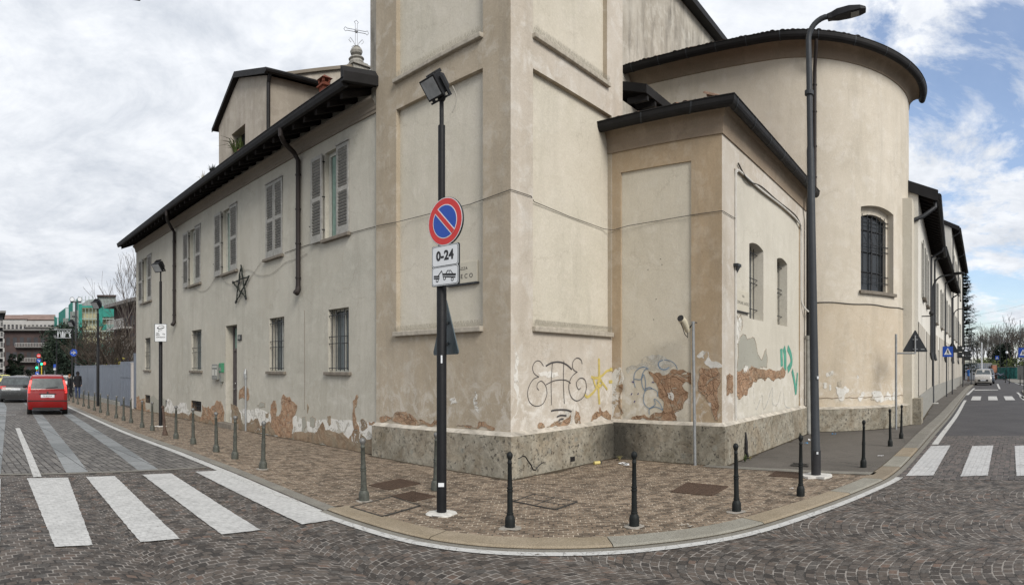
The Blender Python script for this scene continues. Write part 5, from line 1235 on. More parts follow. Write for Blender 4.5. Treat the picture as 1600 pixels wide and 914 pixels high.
hn=thing('house_number_plate','small dark number plate high on the wall right of the house door','sign',(FX,(ya+yb)/2,z0))
mb=MB(); mb.box((FX-.04,ya,z0),(FX-.001,yb,z1)); mb.build('plate',M_['iron_bars'],hn,bevel=.006); mb=MB(); mb.box((FX-.045,ya+.035,z0+.035),(FX-.039,yb-.035,z1-.03)); mb.build('face',M_['mailbox_metal'],hn)
pc=thing('wall_conduit','thin grey vertical conduit on the peeling wall right of the house door','conduit',(FX,Yw(385),0))
mb=MB(); yy=Yw(385.5); mb.tube([(FX-.03,yy,-.05),(FX-.03,yy,1.42)],.028,n=8); mb.tube([(FX-.03,yy,1.38),(FX-.05,yy,1.5),(FX-.03,yy,1.62)],[.05,.045,.02],n=8); mb.build('pipe',M_['galvanised'],pc)
# star and its cables
ss=lambda x,y:onX(FX-.06,x,y)
c8=crop(330,400,9.144); sp_=[ss(*c8(p)) for p in ((425,130),(355,660),(540,290),(315,378),(500,605))]
st=thing('star_decoration','unlit five pointed star decoration of dark rope light hanging on the house wall','star decoration',(FX-.06,sum(p[0] for p in sp_)/5,sum(p[1] for p in sp_)/5))
mb=MB(); order=[0,1,2,3,4,0]
for a,b in zip(order,order[1:]):
    A_=Vector((FX-.06,*sp_[a])); B_=Vector((FX-.06,*sp_[b])); n=16
    P=[A_.lerp(B_,k/n)+Vector((random.uniform(-.01,.01),random.uniform(-.012,.012),random.uniform(-.012,.012))) for k in range(n+1)]
    mb.tube(P,[random.uniform(.014,.03) for _ in P],n=5)
mb.build('frame',M_['star_rope'],st)
mb=MB()
for k in (1,3,4): mb.blob((FX-.07,sp_[k][0],sp_[k][1]),.03,.04,.05,6,4)
mb.blob((FX-.07,*ss(374,441)),.03,.05,.06,6,4); mb.build('junctions',M_['sign_black'],st)
def cable(name,label,pts,mat,r=.005,world=None,cat='cable',lin=False):
    P=[Vector(p) for p in pts]; t=thing(name,label,cat,P[0]); mb=MB()
    Q=[]
    for i in range(len(P)-1):
        p0=P[max(i-1,0)];p1=P[i];p2=P[i+1];p3=P[min(i+2,len(P)-1)]
        for k in range(6 if not lin else 4):
            s=k/6
            if lin: Q.append(p1.lerp(p2,k/4)); continue
            Q.append(0.5*((2*p1)+(p2-p0)*s+(2*p0-5*p1+4*p2-p3)*s*s+(3*p1-p0-3*p2+p3)*s**3))
    Q.append(P[-1]); mb.tube(Q,r,n=5); mb.build('wire',M_[mat],t); return t
W_=lambda *l:[(FX-.02,*onX(FX-.02,x,y)) for x,y in l]
cable('cable','loose cable drooping below the two left shuttered windows to the star',W_((300,447),(306,452),(316,455),(326,450),(337,434),(345,433),(352,440),(360,444),(370,441),(376,432)),'wire_pale')
cable('cable','loose cable sagging from the star to the closed shutters sill',W_((378,424),(386,421),(394,423),(402,429),(412,430),(425,427),(436,419),(446,410),(466,403),(480,396)),'wire_pale')
cable('cable','short cable slanting from the closed shutters sill down to the star',W_((412,405),(404,415),(398,424),(392,432)),'wire_pale')
cable('cable','dark straight cable running along the house front from the closed shutters to the tower',[(FX-.015,*onX(FX-.015,x,y)) for x,y in ((445,395),(480,383),(520,372),(552,363),(586,354))],'wire',r=.006)
cable('cable','dark cable crossing both tower faces above the no parking sign',[(TXw-.02,*onX(TXw-.02,588,353)),(TXw-.02,*onX(TXw-.02,620,347)),(TXw+.05,*onX(TXw+.05,640,342)),(TXw+.07,*onX(TXw+.07,735,319)),(TXw-.015,*onX(TXw-.015,757,311)),(TXw-.02,TY-.02,4.31),(onY(TY-.02,830,309)[0],TY-.02,4.31),(onY(TY-.0,838,313)[0]+.02,TY+.06,4.27),(onY(TY+.07,890,331)[0],TY+.07,4.22),(9.78,TY+.06,4.20),(9.93,TY-.02,4.20),(CX-.02,TY-.05,4.20),(CX-.02,5.9,4.24),(CX+.015,5.3,4.27),(CX-.015,4.5,4.3),(CX-.02,CY-.02,4.31),(10.4,CY-.02,4.31),(10.62,CY-.02,4.32)],'wire',r=.006,lin=True)
cable('cable','dark cable wrapping the rounded apse below its barred window',[apse_map(s_,3.36+.012*math.sin(s_*5),-.025) for s_ in [i*.2 for i in range(3,27)]],'wire',r=.013)
gx0_=onY(CY,1148,262)[0]
cable('white_conduit','white conduit running down the chapel corner and along the panel top to the downpipe',[(gx0_+.01,CY-.02,.62),(gx0_,CY-.02,1.2),(gx0_,CY-.02,2.5),(gx0_,CY-.02,4.9),(gx0_+.06,CY-.02,5.17),(gx0_+.25,CY-.02,5.22),(12.0,CY-.02,5.2),(13.5,CY-.02,5.23),(14.6,CY-.02,5.2),(15.02,CY-.02,5.1),(15.1,CY-.02,4.8),(15.1,CY-.02,3.5),(15.15,CY-.04,3.2),(15.35,CY-.16,3.05),(15.6,CY-.2,3.2),(15.62,CY-.14,3.6),(15.62,CY-.12,5.1)],'white_conduit',r=.022,cat='conduit')
cable('cable','black cable clipped under the chapel eaves beside the white conduit',[(gx0_+.1,CY-.03,5.33),(11.2,CY-.03,5.17),(12.0,CY-.03,5.26),(13,CY-.03,5.25),(14.5,CY-.03,5.27),(15.0,CY-.03,5.12)],'wire',r=.016)
jb=thing('junction_box','small dark junction box on the white conduit of the chapel corner','junction box',(gx0_,CY-.03,3.98)); mb=MB(); zz=zat(415,11.2); mb.box((gx0_-.07,CY-.09,zz),(gx0_+.10,CY,zz+.05)); mb.prism([(gx0_-.06,CY-.08,zz),(gx0_+.08,CY-.08,zz),(gx0_+.03,CY-.02,zz-.14)],(0,.03,0)); mb.build('body',M_['lamp_grey'],jb)
# carved street name plaques
def plaque(label,x0,x1,ytop,ybot,plane,a,lines,mat='plaque_marble',lm='letter_faded'):
    f=onX if plane=='X' else onY; u0=f(a,x0,ytop)[0]; u1=f(a,x1,ytop)[0]; zt=f(a,x1,ytop)[1]; zb=f(a,x1,ybot)[1]
    lo,hi=min(u0,u1),max(u0,u1); mb=MB()
    c=(lo+hi)/2
    if plane=='X': t=thing('street_name_plaque',label,'street sign',(a,c,zb)); mb.box((a-.03,lo,zb),(a+.0,hi,zt)); og=lambda u,z:(a-.032,u,z); rt=(0,-1,0)
    else: t=thing('street_name_plaque',label,'street sign',(c,a,zb)); mb.box((lo,a-.03,zb),(hi,a,zt)); og=lambda u,z:(u,a-.032,z); rt=(1,0,0)
    mb.build('slab',M_[mat],t,bevel=.004)
    s=MB()
    if plane=='X': s.box((a-.05,lo-.02,zb-.03),(a,hi+.02,zb-.004))
    else: s.box((lo-.02,a-.04,zb-.02),(hi+.02,a,zb-.004))
    s.build('support_bar',M_['iron_bars'],t)
    for body,du,dz,size,sx,spc in lines:
        textobj(body,size,M_[lm],t,og(c+du*(1 if plane=='Y' else -1),zb+(zt-zb)*dz),rt,(0,0,1),sx=sx,space=spc)
    return t
plaque('pale marble plaque reading PIAZZA GRECO, half hidden behind the tow-away sign',747.5,702,414.5,446,'X',TXw+.085,[('PIAZZA',-.01,.70,.062,1.0,1.35),('GRECO',.0,.32,.100,1.0,1.75)],lm='graffiti_black')
plaque('faded pale plaque with worn lettering on the chapel side left of the barred window',1149,1168,458,489,'Y',CY+.025,[('VIA',.0,.74,.07,1.1,1.1),('COMUNE ANTICO',.0,.40,.085,.98,1.05)],lm='letter_pale')
# ---------------------------------------------------------------- bollards
def make_bollard(name,label,group,body,ball,h=.80,loc=(0,0,0),rk=1.0):
    t=thing(name,label,'bollard',(0,0,0),group)
    k=h/.80
    mb=MB(); mb.lathe([(r_*rk,z_) for r_,z_ in [(.067,0),(.066,.09*k),(.058,.115*k),(.043,.135*k),(.040,.14*k)]],n=16); mb.build('base',M_[body],t,smooth=40)
    mb=MB(); mb.lathe([(r_*rk,z_) for r_,z_ in [(.040,.138*k),(.046,.142*k),(.046,.155*k),(.038,.16*k),(.034,.37*k),(.040,.375*k),(.040,.388*k),(.034,.392*k),(.034,.402*k),(.040,.406*k),(.040,.418*k),(.032,.423*k),(.026,.66*k),(.030,.665*k),(.030,.675*k),(.026,.68*k),(.026,.695*k),(.020,.705*k)]],n=16); mb.build('shaft',M_[body],t,smooth=40)
    mb=MB(); mb.lathe([(r_*rk,z_) for r_,z_ in [(.020,.70*k),(.0285,.712*k)]+[(.041*math.sin(q),(.747-.041*math.cos(q))*k) for q in (1.0,1.35,1.7,2.1,2.5,2.9)]],n=16); mb.build('ball',M_[ball],t,smooth=50)
    return t
G0=make_bollard('bollard','','grey bollards along the left pavement','bollard_grey','bollard_ball'); B0=make_bollard('bollard','','black bollards along the right kerb','bollard_black','bollard_black',rk=.80)
first={}
def place(px,py,label,proto,z=0,tilt=None,foot=False,base=None):
    t=proto if not first.get(proto.name) else copy_tree(proto); first[proto.name]=True
    p=base if base is not None else ground(px,py); t.location=(p.x,p.y,z+zg(p.x,p.y)); t.rotation_euler=(random.uniform(-.022,.022),random.uniform(-.022,.022),random.uniform(0,6))
    t['label']=label
    if foot: feet.append((t,px))
    return t
feet=[]
def add_foot(t,px):
    if True:
        f=MB(); n=11; rnd=random.Random(int(px)); f.lathe([(.10,.001),(.09,.007),(.07,.011)],(0,0,0),n=n)
        f.v=[(x*(1+rnd.uniform(-.2,.35)),y*(1+rnd.uniform(-.2,.35)),z_) for x,y,z_ in f.v]; o=f.build('mortar_collar',M_['mortar_dull'],None); o.parent=t
    return t
G_=[(569,783,'grey bollard nearest the zebra crossing, standing by the rusty manhole covers',1),(681,766,'grey bollard almost hidden behind the no parking pole',0),(411,733,'grey bollard standing alone before the brick patch, second from the corner',1),
 (367,717,'grey bollard in front of the house door',0),(338,706,'grey bollard just left of the house door',0),(302,693,'grey bollard in front of the nearer cellar grate',0),(275,684,'grey bollard right beside the rusty leaning bollard',0),
 (238,670,'grey bollard just left of the post with the camera sign',0),(222,665,'grey bollard before the small cellar grate',0),(205,657,'grey bollard before the end of the house wall',0),(193,653,'grey bollard before the pale gate post',0)]
for x,y,l,f in G_: place(x,y,l,G0,foot=bool(f))
lean=make_bollard('bollard','rusty bollard leaning to one side beside the camera sign post','grey bollards along the left pavement','bollard_rust','bollard_rust',.78)
p=ground(258,678); lean.location=(p.x,p.y,zg(p.x,p.y)-.01); lean.rotation_euler=(R(-15),0,0)
far=[(5.05,21.6),(5.1,23.2),(5.15,24.8),(5.22,26.4),(5.3,28.1),(5.4,30.0),(5.5,32.2),(5.62,34.4),(5.75,36.8),(5.9,39.5)]
ordn=['nearest','second','third','fourth','fifth','sixth','seventh','eighth','ninth','farthest']
for k,(x,y) in enumerate(far): place(0,0,f'{ordn[k]} of the ten small grey bollards along the metal fence',G0,base=Vector((x,y,0)))
B_=[(797,825,'black bollard at the kerb in front of the tower corner',1),(991,823,'black bollard at the kerb in front of the chapel corner with the tower',1),(1151,800,'black bollard at the kerb before the chapel outer corner',1),(1251,775,'black bollard beside the tall grey lamp post',1),(1349,730,'black bollard on the asphalt pavement before the apse, alone',0),(1391,697,'black bollard left of the grey triangle sign post, by the kerb',0),(1408,685,'farthest black bollard, right of the grey triangle sign post',0)]
for x,y,l,f in B_: place(x,y,l,B0,foot=bool(f) and x<1200)
for t_,px_ in feet: add_foot(t_,px_)
# ---------------------------------------------------------------- lamp posts with floodlights
def flood_post(base,h,label,group,head_yaw,scale=1.0,collar=True,r=.056,name='lamp_post'):
    t=thing(name,label,'lamp post',base,group); b=Vector(base)
    mb=MB(); mb.tube([b,b+Vector((0,0,h*.62)),b+Vector((0,0,h*.62+.03))],[r,r,r*.80],n=16); mb.tube([b+Vector((0,0,h*.62)),b+Vector((0,0,h-.25))],r*.72,n=16); mb.tube([b+Vector((0,0,h*.62-.05)),b+Vector((0,0,h*.62+.0))],r*1.02,n=16); mb.tube([b+Vector((0,0,h-.26)),b+Vector((0,0,h+.05))],r*.45,n=12)
    mb.build('pole',M_['black_paint'],t,smooth=40)
    u=Vector((math.cos(head_yaw),math.sin(head_yaw),0)); s=Vector((-u.y,u.x,0)); dn=R(38)
    f=(u*math.cos(dn)-Vector((0,0,1))*math.sin(dn)); up=s.cross(f)*-1
    up=Vector((0,0,1))-f*f.z; up.normalize(); c=b+Vector((0,0,h+.17))+u*.10
    k=scale; W=.165*k; Hh=.15*k
    # housing: box that narrows to the back, thick frame, glass
    def ring(d,w_,h_): return [c+f*d+s*a*w_+up*q*h_ for a,q in ((-1,-1),(1,-1),(1,1),(-1,1))]
    mb=MB(); mb.loft([ring(-.20*k,W*.55,Hh*.6),ring(-.08*k,W*.9,Hh*.95),ring(.045*k,W*.95,Hh)]); mb.loft([ring(.045*k,W*1.05,Hh*1.06),ring(.085*k,W*1.05,Hh*1.06)]); 
    for q in range(5): mb.obox(c-f*.10*k+up*(Hh*(.98)+.005)+s*(W*(-.6+.3*q)),f*.07*k,s*.006,up*.02)
    hd=mb.build('lamp_head',M_['black_paint'],t,bevel=.012)
    mb=MB(); mb.loft([ring(.084*k,W*.88,Hh*.88),ring(.090*k,W*.88,Hh*.88)]); mb.build('lamp_glass',M_['lamp_glass'],hd)
    mb=MB(); 
    for a in (-1,1): mb.obox(c+s*a*W*1.12-f*.02-up*.05,f*.02,s*.008,up*.15*k)
    mb.obox(b+Vector((0,0,h+.04))+u*.02,s*W*1.15,f*.02,up*.01); mb.blob(b+Vector((0,0,h+.08)),.05,.05,.07,8,6); mb.build('bracket',M_['black_paint'],t)
    if collar:
        g=MB(); g.lathe([(.17,-.004),(.16,.012),(.10,.022)],b,n=18); rnd=random.Random(2); g.v=[(b.x+(x-b.x)*(1+rnd.uniform(-.12,.15)),b.y+(y-b.y)*(1+rnd.uniform(-.12,.15)),z) for x,y,z in g.v]; g.build('mortar_collar',M_['base_cement'],t)
    return t
pb=ground(690,803); NP=(pb.x,pb.y,0)
np_=flood_post(NP,4.64,'black floodlight pole nearest, in front of the tower, carrying the no parking sign','black floodlight poles',ang(690)+PI-R(52),.76)
mb=MB(); q=ang(697)+R(0)
P=[Vector(NP)+Vector((0,0,4.64+.2))+Vector((math.sin(q),-math.cos(q),0))*(.12+.05*math.sin(k/8*PI))+Vector((0,0,.0-.30*k/8)) for k in range(9)]
mb.tube(P,.008,n=5); mb.build('loop_cable',M_['wire_pale'],np_)
textobj('1',.12,M_['sign_white'],np_,Vector(NP)+Vector((-math.cos(ang(691)),-math.sin(ang(691)),0))*.0585+Vector((0,0,zat(562,7.12))),(math.sin(ang(691)),-math.cos(ang(691)),0),(0,0,1),bold=.003)
mb=MB(); vd=Vector((-math.cos(ang(691)),-math.sin(ang(691)),0)); rt_=Vector((math.sin(ang(691)),-math.cos(ang(691)),0)); zst=zat(757,7.15)
st_=MB(); st_.obox(Vector(NP)+vd*.056-rt_*.005+Vector((0,0,zst)),rt_*.032,vd*.003,(0,0,.022)); st_.build('sticker',M_['sign_white'],np_)
c_b=ground(251,663); flood_post((c_b.x,c_b.y,zg(c_b.x,c_b.y)),4.50,'black floodlight pole before the house, carrying the white camera sign','black floodlight poles',ang(251)+PI-R(45),.9)
for (px,yt,lab) in ((153,475,'black floodlight pole rising before the metal fence and bare tree'),(113,505,'black floodlight pole by the fence end, carrying the blue round sign'),(88.5,525,'farthest black floodlight pole, left of the light decoration letters')):
    r=(4.75-H)*F/(HZ-yt); r=r*(1-.011*0); a=ang(px); b=Vector((r*math.cos(a),r*math.sin(a),0)); z=zg(b.x,b.y); 
    flood_post((b.x,b.y,z),4.55-z,lab,'black floodlight poles',a+PI-R(45),1.25,collar=False,r=.075)
# ---------------------------------------------------------------- tall street lamp with LED head
def arm_lamp(base,h,top_off,head_dir,label,group,r=.075,lean=(0,0),led=True,mat='lamp_grey',arm=.9,hl=.62,name='street_lamp',R_=.62):
    b=Vector(base); t=thing(name,label,'street lamp',base,group); d=Vector((math.cos(head_dir),math.sin(head_dir),0)); L_=Vector((lean[0],lean[1],0))
    def at(z): return b+Vector((0,0,z))+L_*(z/h)
    mb=MB(); pts=[at(0),at(.45),at(.46),at(h*.28),at(h*.70),at(h*.71)]; rad=[r,r,r*.96,r*.9,r*.80,r*.66]
    top=h-R_*1.0-.08
    pts.append(at(top)); rad.append(r*.60)
    for k in range(1,8):
        q=k/7*R(72); pts.append(at(top)+d*(R_*(1-math.cos(q)))+Vector((0,0,R_*math.sin(q)))); rad.append(r*.55)
    e=pts[-1]; pts.append(e+d*arm+Vector((0,0,.10*arm))); rad.append(r*.5)
    pole=mb.tube(pts,rad,n=16).build('pole',M_[mat],t,smooth=40)
    e=pts[-1]; s=Vector((-d.y,d.x,0)); f=(d+Vector((0,0,.10 if R_>.5 else .24))).normalized(); up=Vector((0,0,1))-f*f.z; up.normalize()
    def ring(a,w_,h0,h1): return [e+f*a-s*w_+up*h0,e+f*a+s*w_+up*h0,e+f*a+s*w_*.8+up*h1,e+f*a-s*w_*.8+up*h1]
    k=hl/.62
    mb=MB(); mb.loft([ring(-.08*k,.05,-.045,.04),ring(.0,.06*k,-.05,.05),ring(.12*k,.11*k,-.05,.065),ring(.35*k,.14*k,-.045,.06),ring(.55*k,.13*k,-.04,.035),ring(.66*k,.08*k,-.035,.01)])
    hd=mb.build('lamp_head',M_['black_paint'],t,bevel=.01)
    if led:
        g=MB(); g.loft([[e+f*a+s*w_*q-up*.052 for q in (-1,1)]+[e+f*a+s*w_*q-up*.042 for q in (1,-1)] for a,w_ in ((.36*k,.085*k),(.52*k,.085*k))]); g.build('led_panel',M_['mailbox_metal'],hd)
    return t,pts
lb=ground(1275,745); lt=polar(1262.5,lb.xy.length,0)
t,pts=arm_lamp((lb.x,lb.y,0),zat(18,lb.xy.length)+.01,0,ang(1262)-R(93),'tall grey street lamp with curved arm standing on the paving border before the chapel','street lamps on the right',r=.072,lean=(lt.x-lb.x,lt.y-lb.y),arm=.10,hl=.50,R_=.36)
mb=MB(); b=Vector((lb.x,lb.y,0)); mb.lathe([(.075,0),(.075,.40)],b,n=16); mb.build('pole_sleeve',M_['lamp_base_black'],t,smooth=40)
mb=MB(); rnd=random.Random(8); P=[]
for k in range(13): q=2*PI*k/13; rr=.22*rnd.uniform(.75,1.15)*(1.2 if abs(math.sin(q))>.5 else 1); P.append((b.x+rr*math.cos(q),b.y+rr*math.sin(q),.002))
mb.prism(P,(0,0,.03)); mb.build('concrete_base',M_['base_cement'],t)
vd=Vector((-math.cos(ang(1272)),-math.sin(ang(1272)),0)); rt_=Vector((-vd.y,vd.x,0))
for px,py,hh in ((1277,708,.018),(1277,590,.02)):
    mb=MB(); r_=lb.xy.length-.075; mb.obox(Vector((lb.x,lb.y,zat(py,r_)))+vd*.074+rt_*(.022 if py>600 else .028),rt_*.014,vd*.003,(0,0,hh)); mb.build('sticker',M_['sign_white'],t)
mb=MB(); zr=zat(143,9.6); cc=b.lerp(Vector((lt.x,lt.y,0)),.85); mb.tube([(cc.x,cc.y,zr-.04),(cc.x,cc.y,zr+.02)],.07,n=14); mb.build('pole_collar',M_['lamp_grey'],t)
# lamps of the right-hand row of houses
for px,rb,hz_,lab in ((1457.5,29.5,430,'dark street lamp with curved arm against the white houses, nearest after the apse'),(1489.5,50,482,'dark street lamp with curved arm beside the triangular sign, farther down the houses')):
    b=polar(px,rb,0); h=zat(hz_,rb)
    t,_=arm_lamp((b.x,b.y,-.02),h+.05,0,ang(px)-R(115),lab,'street lamps on the right',r=.07,led=False,mat='iron_bars',arm=.55,hl=.55)
    g=MB(); g.box((b.x-.25,b.y-.25,-.01),(b.x+.25,b.y+.2,.03)); g.build('concrete_base',M_['base_cement'],t)
# ---------------------------------------------------------------- road signs
def frame_at(px,py,r,yaw):
    """sign centre; yaw = direction the face looks towards"""
    a=ang(px); c=Vector((r*math.cos(a),r*math.sin(a),zat(py,r))); n=Vector((math.cos(yaw),math.sin(yaw),0)); rt=Vector((0,0,1)).cross(n); return c,n,rt
def disc(mb,c,n,rt,r,t0,t1,seg=48,m=0,hole=0):
    up=Vector((0,0,1)); A=[c+n*t0+rt*r*math.cos(2*PI*k/seg)+up*r*math.sin(2*PI*k/seg) for k in range(seg)]; B=[p+n*(t1-t0) for p in A]; mb.loft([A,B],m=m)
def poly(mb,c,n,rt,pts,t0,t1,m=0): mb.prism([c+n*t0+rt*x+Vector((0,0,1))*y for x,y in pts],n*(t1-t0),m=m)
def rrect(w,h,r,seg=5):
    P=[]
    for cx,cy,q0 in ((w/2-r,h/2-r,0),(-w/2+r,h/2-r,PI/2),(-w/2+r,-h/2+r,PI),(w/2-r,-h/2+r,1.5*PI)):
        for k in range(seg+1): q=q0+PI/2*k/seg; P.append((cx+r*math.cos(q),cy+r*math.sin(q)))
    return P
rN=7.03; face=ang(695)+PI-R(45)     # faces the zebra crossing: seen obliquely
c,n,rt=frame_at(695.5,346,rN,face)
SR=.268
t=thing('no_parking_sign','round blue and red no parking sign on the black pole before the tower','road sign',(c.x,c.y,c.z-SR)); 
mb=MB(); disc(mb,c,n,rt,SR,-.022,0); mb.build('back_plate',M_['sign_back_dark'],t,smooth=40)
mb=MB(); disc(mb,c,n,rt,SR*.985,.0,.003); pl_=mb.build('white_rim',M_['sign_white'],t)
mb=MB(); disc(mb,c,n,rt,SR*.955,.003,.005); mb.build('red_ring',M_['sign_red'],t)
mb=MB(); disc(mb,c,n,rt,SR*.70,.005,.0065); mb.build('white_line',M_['sign_white'],t)
mb=MB(); disc(mb,c,n,rt,SR*.665,.0065,.008); mb.build('blue_field',M_['sign_blue'],t)
u45=Vector((-math.sin(PI/4),math.cos(PI/4)))
def bar(w,l,t0,t1,mat,name):
    mb=MB(); a=(-math.sqrt(.5),math.sqrt(.5)); b=(math.sqrt(.5),math.sqrt(.5)); P=[(a[0]*l*s+b[0]*w*q,a[1]*l*s+b[1]*w*q) for s,q in ((-1,-1),(1,-1),(1,1),(-1,1))]; poly(mb,c,n,rt,P,t0,t1); mb.build(name,M_[mat],t)
bar(SR*.135,SR*.665,.008,.0092,'sign_white','white_edges'); bar(SR*.095,SR*.69,.0092,.0104,'sign_red','red_bar')
mb=MB(); 
for dz in (-.12,.12): mb.tube([c-n*.03+Vector((0,0,dz))-rt*.09,c-n*.03+Vector((0,0,dz))+rt*.09],.012,n=6)
mb.build('clamps',M_['galvanised'],t)
c,n,rt=frame_at(695.5,399.5,rN,face); W=.42; 
t=thing('time_panel','white rectangular panel reading 0-24 under the no parking sign','road sign',(c.x,c.y,c.z-.13))
mb=MB(); poly(mb,c,n,rt,rrect(W,.243,.02),-.02,0); mb.build('back_plate',M_['sign_back_dark'],t)
mb=MB(); poly(mb,c,n,rt,rrect(W-.01,.235,.03),0,.002); mb.build('face',M_['sign_white'],t)
mb=MB(); poly(mb,c,n,rt,rrect(W-.022,.223,.03),.002,.003); mb.build('border',M_['sign_black'],t); mb=MB(); poly(mb,c,n,rt,rrect(W-.034,.211,.026),.003,.004); mb.build('face_inner',M_['sign_white'],t)
textobj('0-24',.145,M_['sign_black'],t,c+n*.0055-Vector((0,0,.0)),rt,(0,0,1),bold=.005,sx=.98,space=1.05)
c,n,rt=frame_at(695.5,430.5,rN,face)
t=thing('tow_away_panel','white panel with a tow truck pulling a car, under the 0-24 panel','road sign',(c.x,c.y,c.z-.12))
mb=MB(); poly(mb,c,n,rt,rrect(W,.22,.02),-.02,0); mb.build('back_plate',M_['sign_back_dark'],t)
mb=MB(); poly(mb,c,n,rt,rrect(W-.01,.212,.03),0,.002); mb.build('face',M_['sign_white'],t)
mb=MB(); poly(mb,c,n,rt,rrect(W-.022,.2,.03),.002,.003); mb.build('border',M_['sign_black'],t); mb=MB(); poly(mb,c,n,rt,rrect(W-.034,.188,.026),.003,.004); mb.build('face_inner',M_['sign_white'],t)
mb=MB()
def pp_(P,t0=.004,t1=.0055): poly(mb,c,n,rt,P,t0,t1)
pp_([(-.175,-.005),(-.085,-.012),(-.085,.006),(-.175,.014)]); pp_([(-.175,-.027),(-.085,-.034),(-.085,-.018),(-.175,-.011)]); pp_([(-.115,.004),(-.098,.004),(-.045,.052),(-.052,.062)]); pp_([(-.052,.058),(-.044,.055),(-.028,.005),(-.034,.002)])
pp_([(-.035,.005),(.165,-.018),(.172,-.002),(.165,.008),(-.03,.026)]); pp_([(-.03,-.017),(.16,-.04),(.165,-.026),(-.035,-.002)]); pp_([(.01,.018),(.04,.055),(.048,.05),(.022,.014)]); pp_([(.04,.055),(.095,.05),(.095,.042),(.044,.047)]); pp_([(.09,.052),(.13,.008),(.118,.008),(.085,.046)]); pp_([(.066,.05),(.072,.05),(.07,.012),(.063,.012)])
for x,y in ((-.12,-.045),(-.005,-.030),(.115,-.052)): disc(mb,c+rt*x+Vector((0,0,1))*y,n,rt,.021,.004,.0058,20)
mb.build('pictogram',M_['sign_black'],t)
mb=MB()
for x,y in ((-.12,-.045),(-.005,-.030),(.115,-.052)): disc(mb,c+rt*x+Vector((0,0,1))*y,n,rt,.011,.0058,.0066,16)
mb.build('pictogram_wheels',M_['sign_white'],t)
# triangular warning sign seen from behind on the same pole, and others
def tri(c,n,rt,s,t,t0=-.012,t1=0,mat='sign_back',name='plate',rad=.05):
    hgt=s*math.sqrt(3)/2; V=[(0,hgt*2/3),(-s/2,-hgt/3),(s/2,-hgt/3)]; P=[]
    for i in range(3):
        a=Vector(V[i]);b=Vector(V[(i+1)%3]);z=Vector(V[i-1]); d1=(b-a).normalized();d0=(z-a).normalized()
        P+= [tuple(a+d0*rad),tuple(a+(d0+d1)*rad*.35),tuple(a+d1*rad)]
    mb=MB(); poly(mb,c,n,rt,P,t0,t1); return mb.build(name,M_[mat],t)
c,n,rt=frame_at(697,524,7.36,ang(697)-R(67))
t=thing('warning_sign','blue-grey back of a triangular sign on the black pole before the tower','road sign',(c.x,c.y,c.z-.2)); tri(c,n,rt,.78,t)
tri(c,n,rt,.76,t,0.0,.003,'sign_red','front_face')
mb=MB()
for dz in (-.10,.14): mb.obox(c-n*.03+Vector((0,0,dz)),rt*.10,n*.012,(0,0,.016))
mb.build('brackets',M_['sign_back_dark'],t)
pb=ground(1400,671); rb=pb.xy.length
t=thing('sign_post','thin galvanised post with side arm in front of the apse plinth','post',(pb.x,pb.y,0)); ztop=zat(522,rb)
mb=MB(); mb.tube([(pb.x,pb.y,-.02),(pb.x,pb.y,ztop)],.032,n=12); 
c,n,rt=frame_at(1428,534,rb-.05,ang(1428)+R(4)); rtv=polar(1430,rb)-polar(1400,rb); za=zat(552,rb)
mb.tube([(pb.x,pb.y,za),(pb.x+rtv.x,pb.y+rtv.y,za)],.022,n=8); mb.tube([(pb.x+rtv.x,pb.y+rtv.y,za-.02),(pb.x+rtv.x,pb.y+rtv.y,zat(524,rb))],.022,n=8); mb.build('pole',M_['galvanised'],t,smooth=40)
c=Vector((pb.x+rtv.x,pb.y+rtv.y,0))+Vector((math.cos(ang(1428)),math.sin(ang(1428)),0))*.045; c.z=zat(538,rb)
t=thing('warning_sign','large black back of a triangular sign on the grey post by the apse','road sign',(c.x,c.y,c.z-.2)); tri(c,n,rt,.70,t,mat='sign_back_dark',rad=.04); tri(c,n,rt,.68,t,0.0,.003,'sign_red','front_face')
mb=MB()
for dz in (-.13,.13): mb.obox(c-n*.028+Vector((0,0,dz)),rt*.07,n*.008,(0,0,.012))
mb.build('brackets',M_['galvanised'],t)
mb=MB(); mb.obox(c-n*.0135+rt*-.2-Vector((0,0,.13)),rt*.05,n*.001,(0,0,.012)); mb.build('sticker',M_['galvanised'],t)
def crossing_sign(px,py,r,s,label,yaw=None,post=None):
    c,n,rt=frame_at(px,py,r,(ang(px)+PI) if yaw is None else yaw)
    t=thing('crossing_sign',label,'road sign',(c.x,c.y,c.z-s/2),'blue pedestrian crossing signs')
    mb=MB(); poly(mb,c,n,rt,rrect(s,s,.02),-.02,0,m=0); mb.build('plate',M_['sign_blue'],t)
    mb=MB(); k=s*.38; poly(mb,c,n,rt,[(0,k*.95),(-k*.95,-k*.75),(k*.95,-k*.75)],0,.004); mb.build('white_triangle',M_['sign_white'],t)
    mb=MB(); q=s*.12; poly(mb,c,n,rt,[(-q*.3,q*.4),(-q*1.1,-q*1.9),(-q*.6,-q*1.9),(0,-q*.5),(q*.7,-q*1.9),(q*1.2,-q*1.9),(q*.4,q*.4),(q*.9,-q*.2),(q*.3,q*.9),(-q*.4,q*.9),(-q*.9,-.2*q)],.004,.007); disc(mb,c+Vector((0,0,q*1.35)),n,rt,q*.4,.004,.007,10); mb.build('walking_figure',M_['sign_black'],t)
    if post:
        b=polar(post,r+.06,0); z0=0 if px>1400 else zg(0,r); p=thing('sign_post','thin dark post carrying '+{'n':'the blue crossing sign before the white houses','f':'the small far blue crossing sign by the hedge','e':'the blue crossing sign at the picture edge'}['n' if 1400<px<1490 else ('f' if px<1560 else 'e')],'post',(b.x,b.y,z0)); mb=MB(); mb.tube([(b.x,b.y,-.05),(b.x,b.y,c.z+s/2+.05)],.035,n=8); mb.build('pole',M_['lamp_grey'],p)
    return t
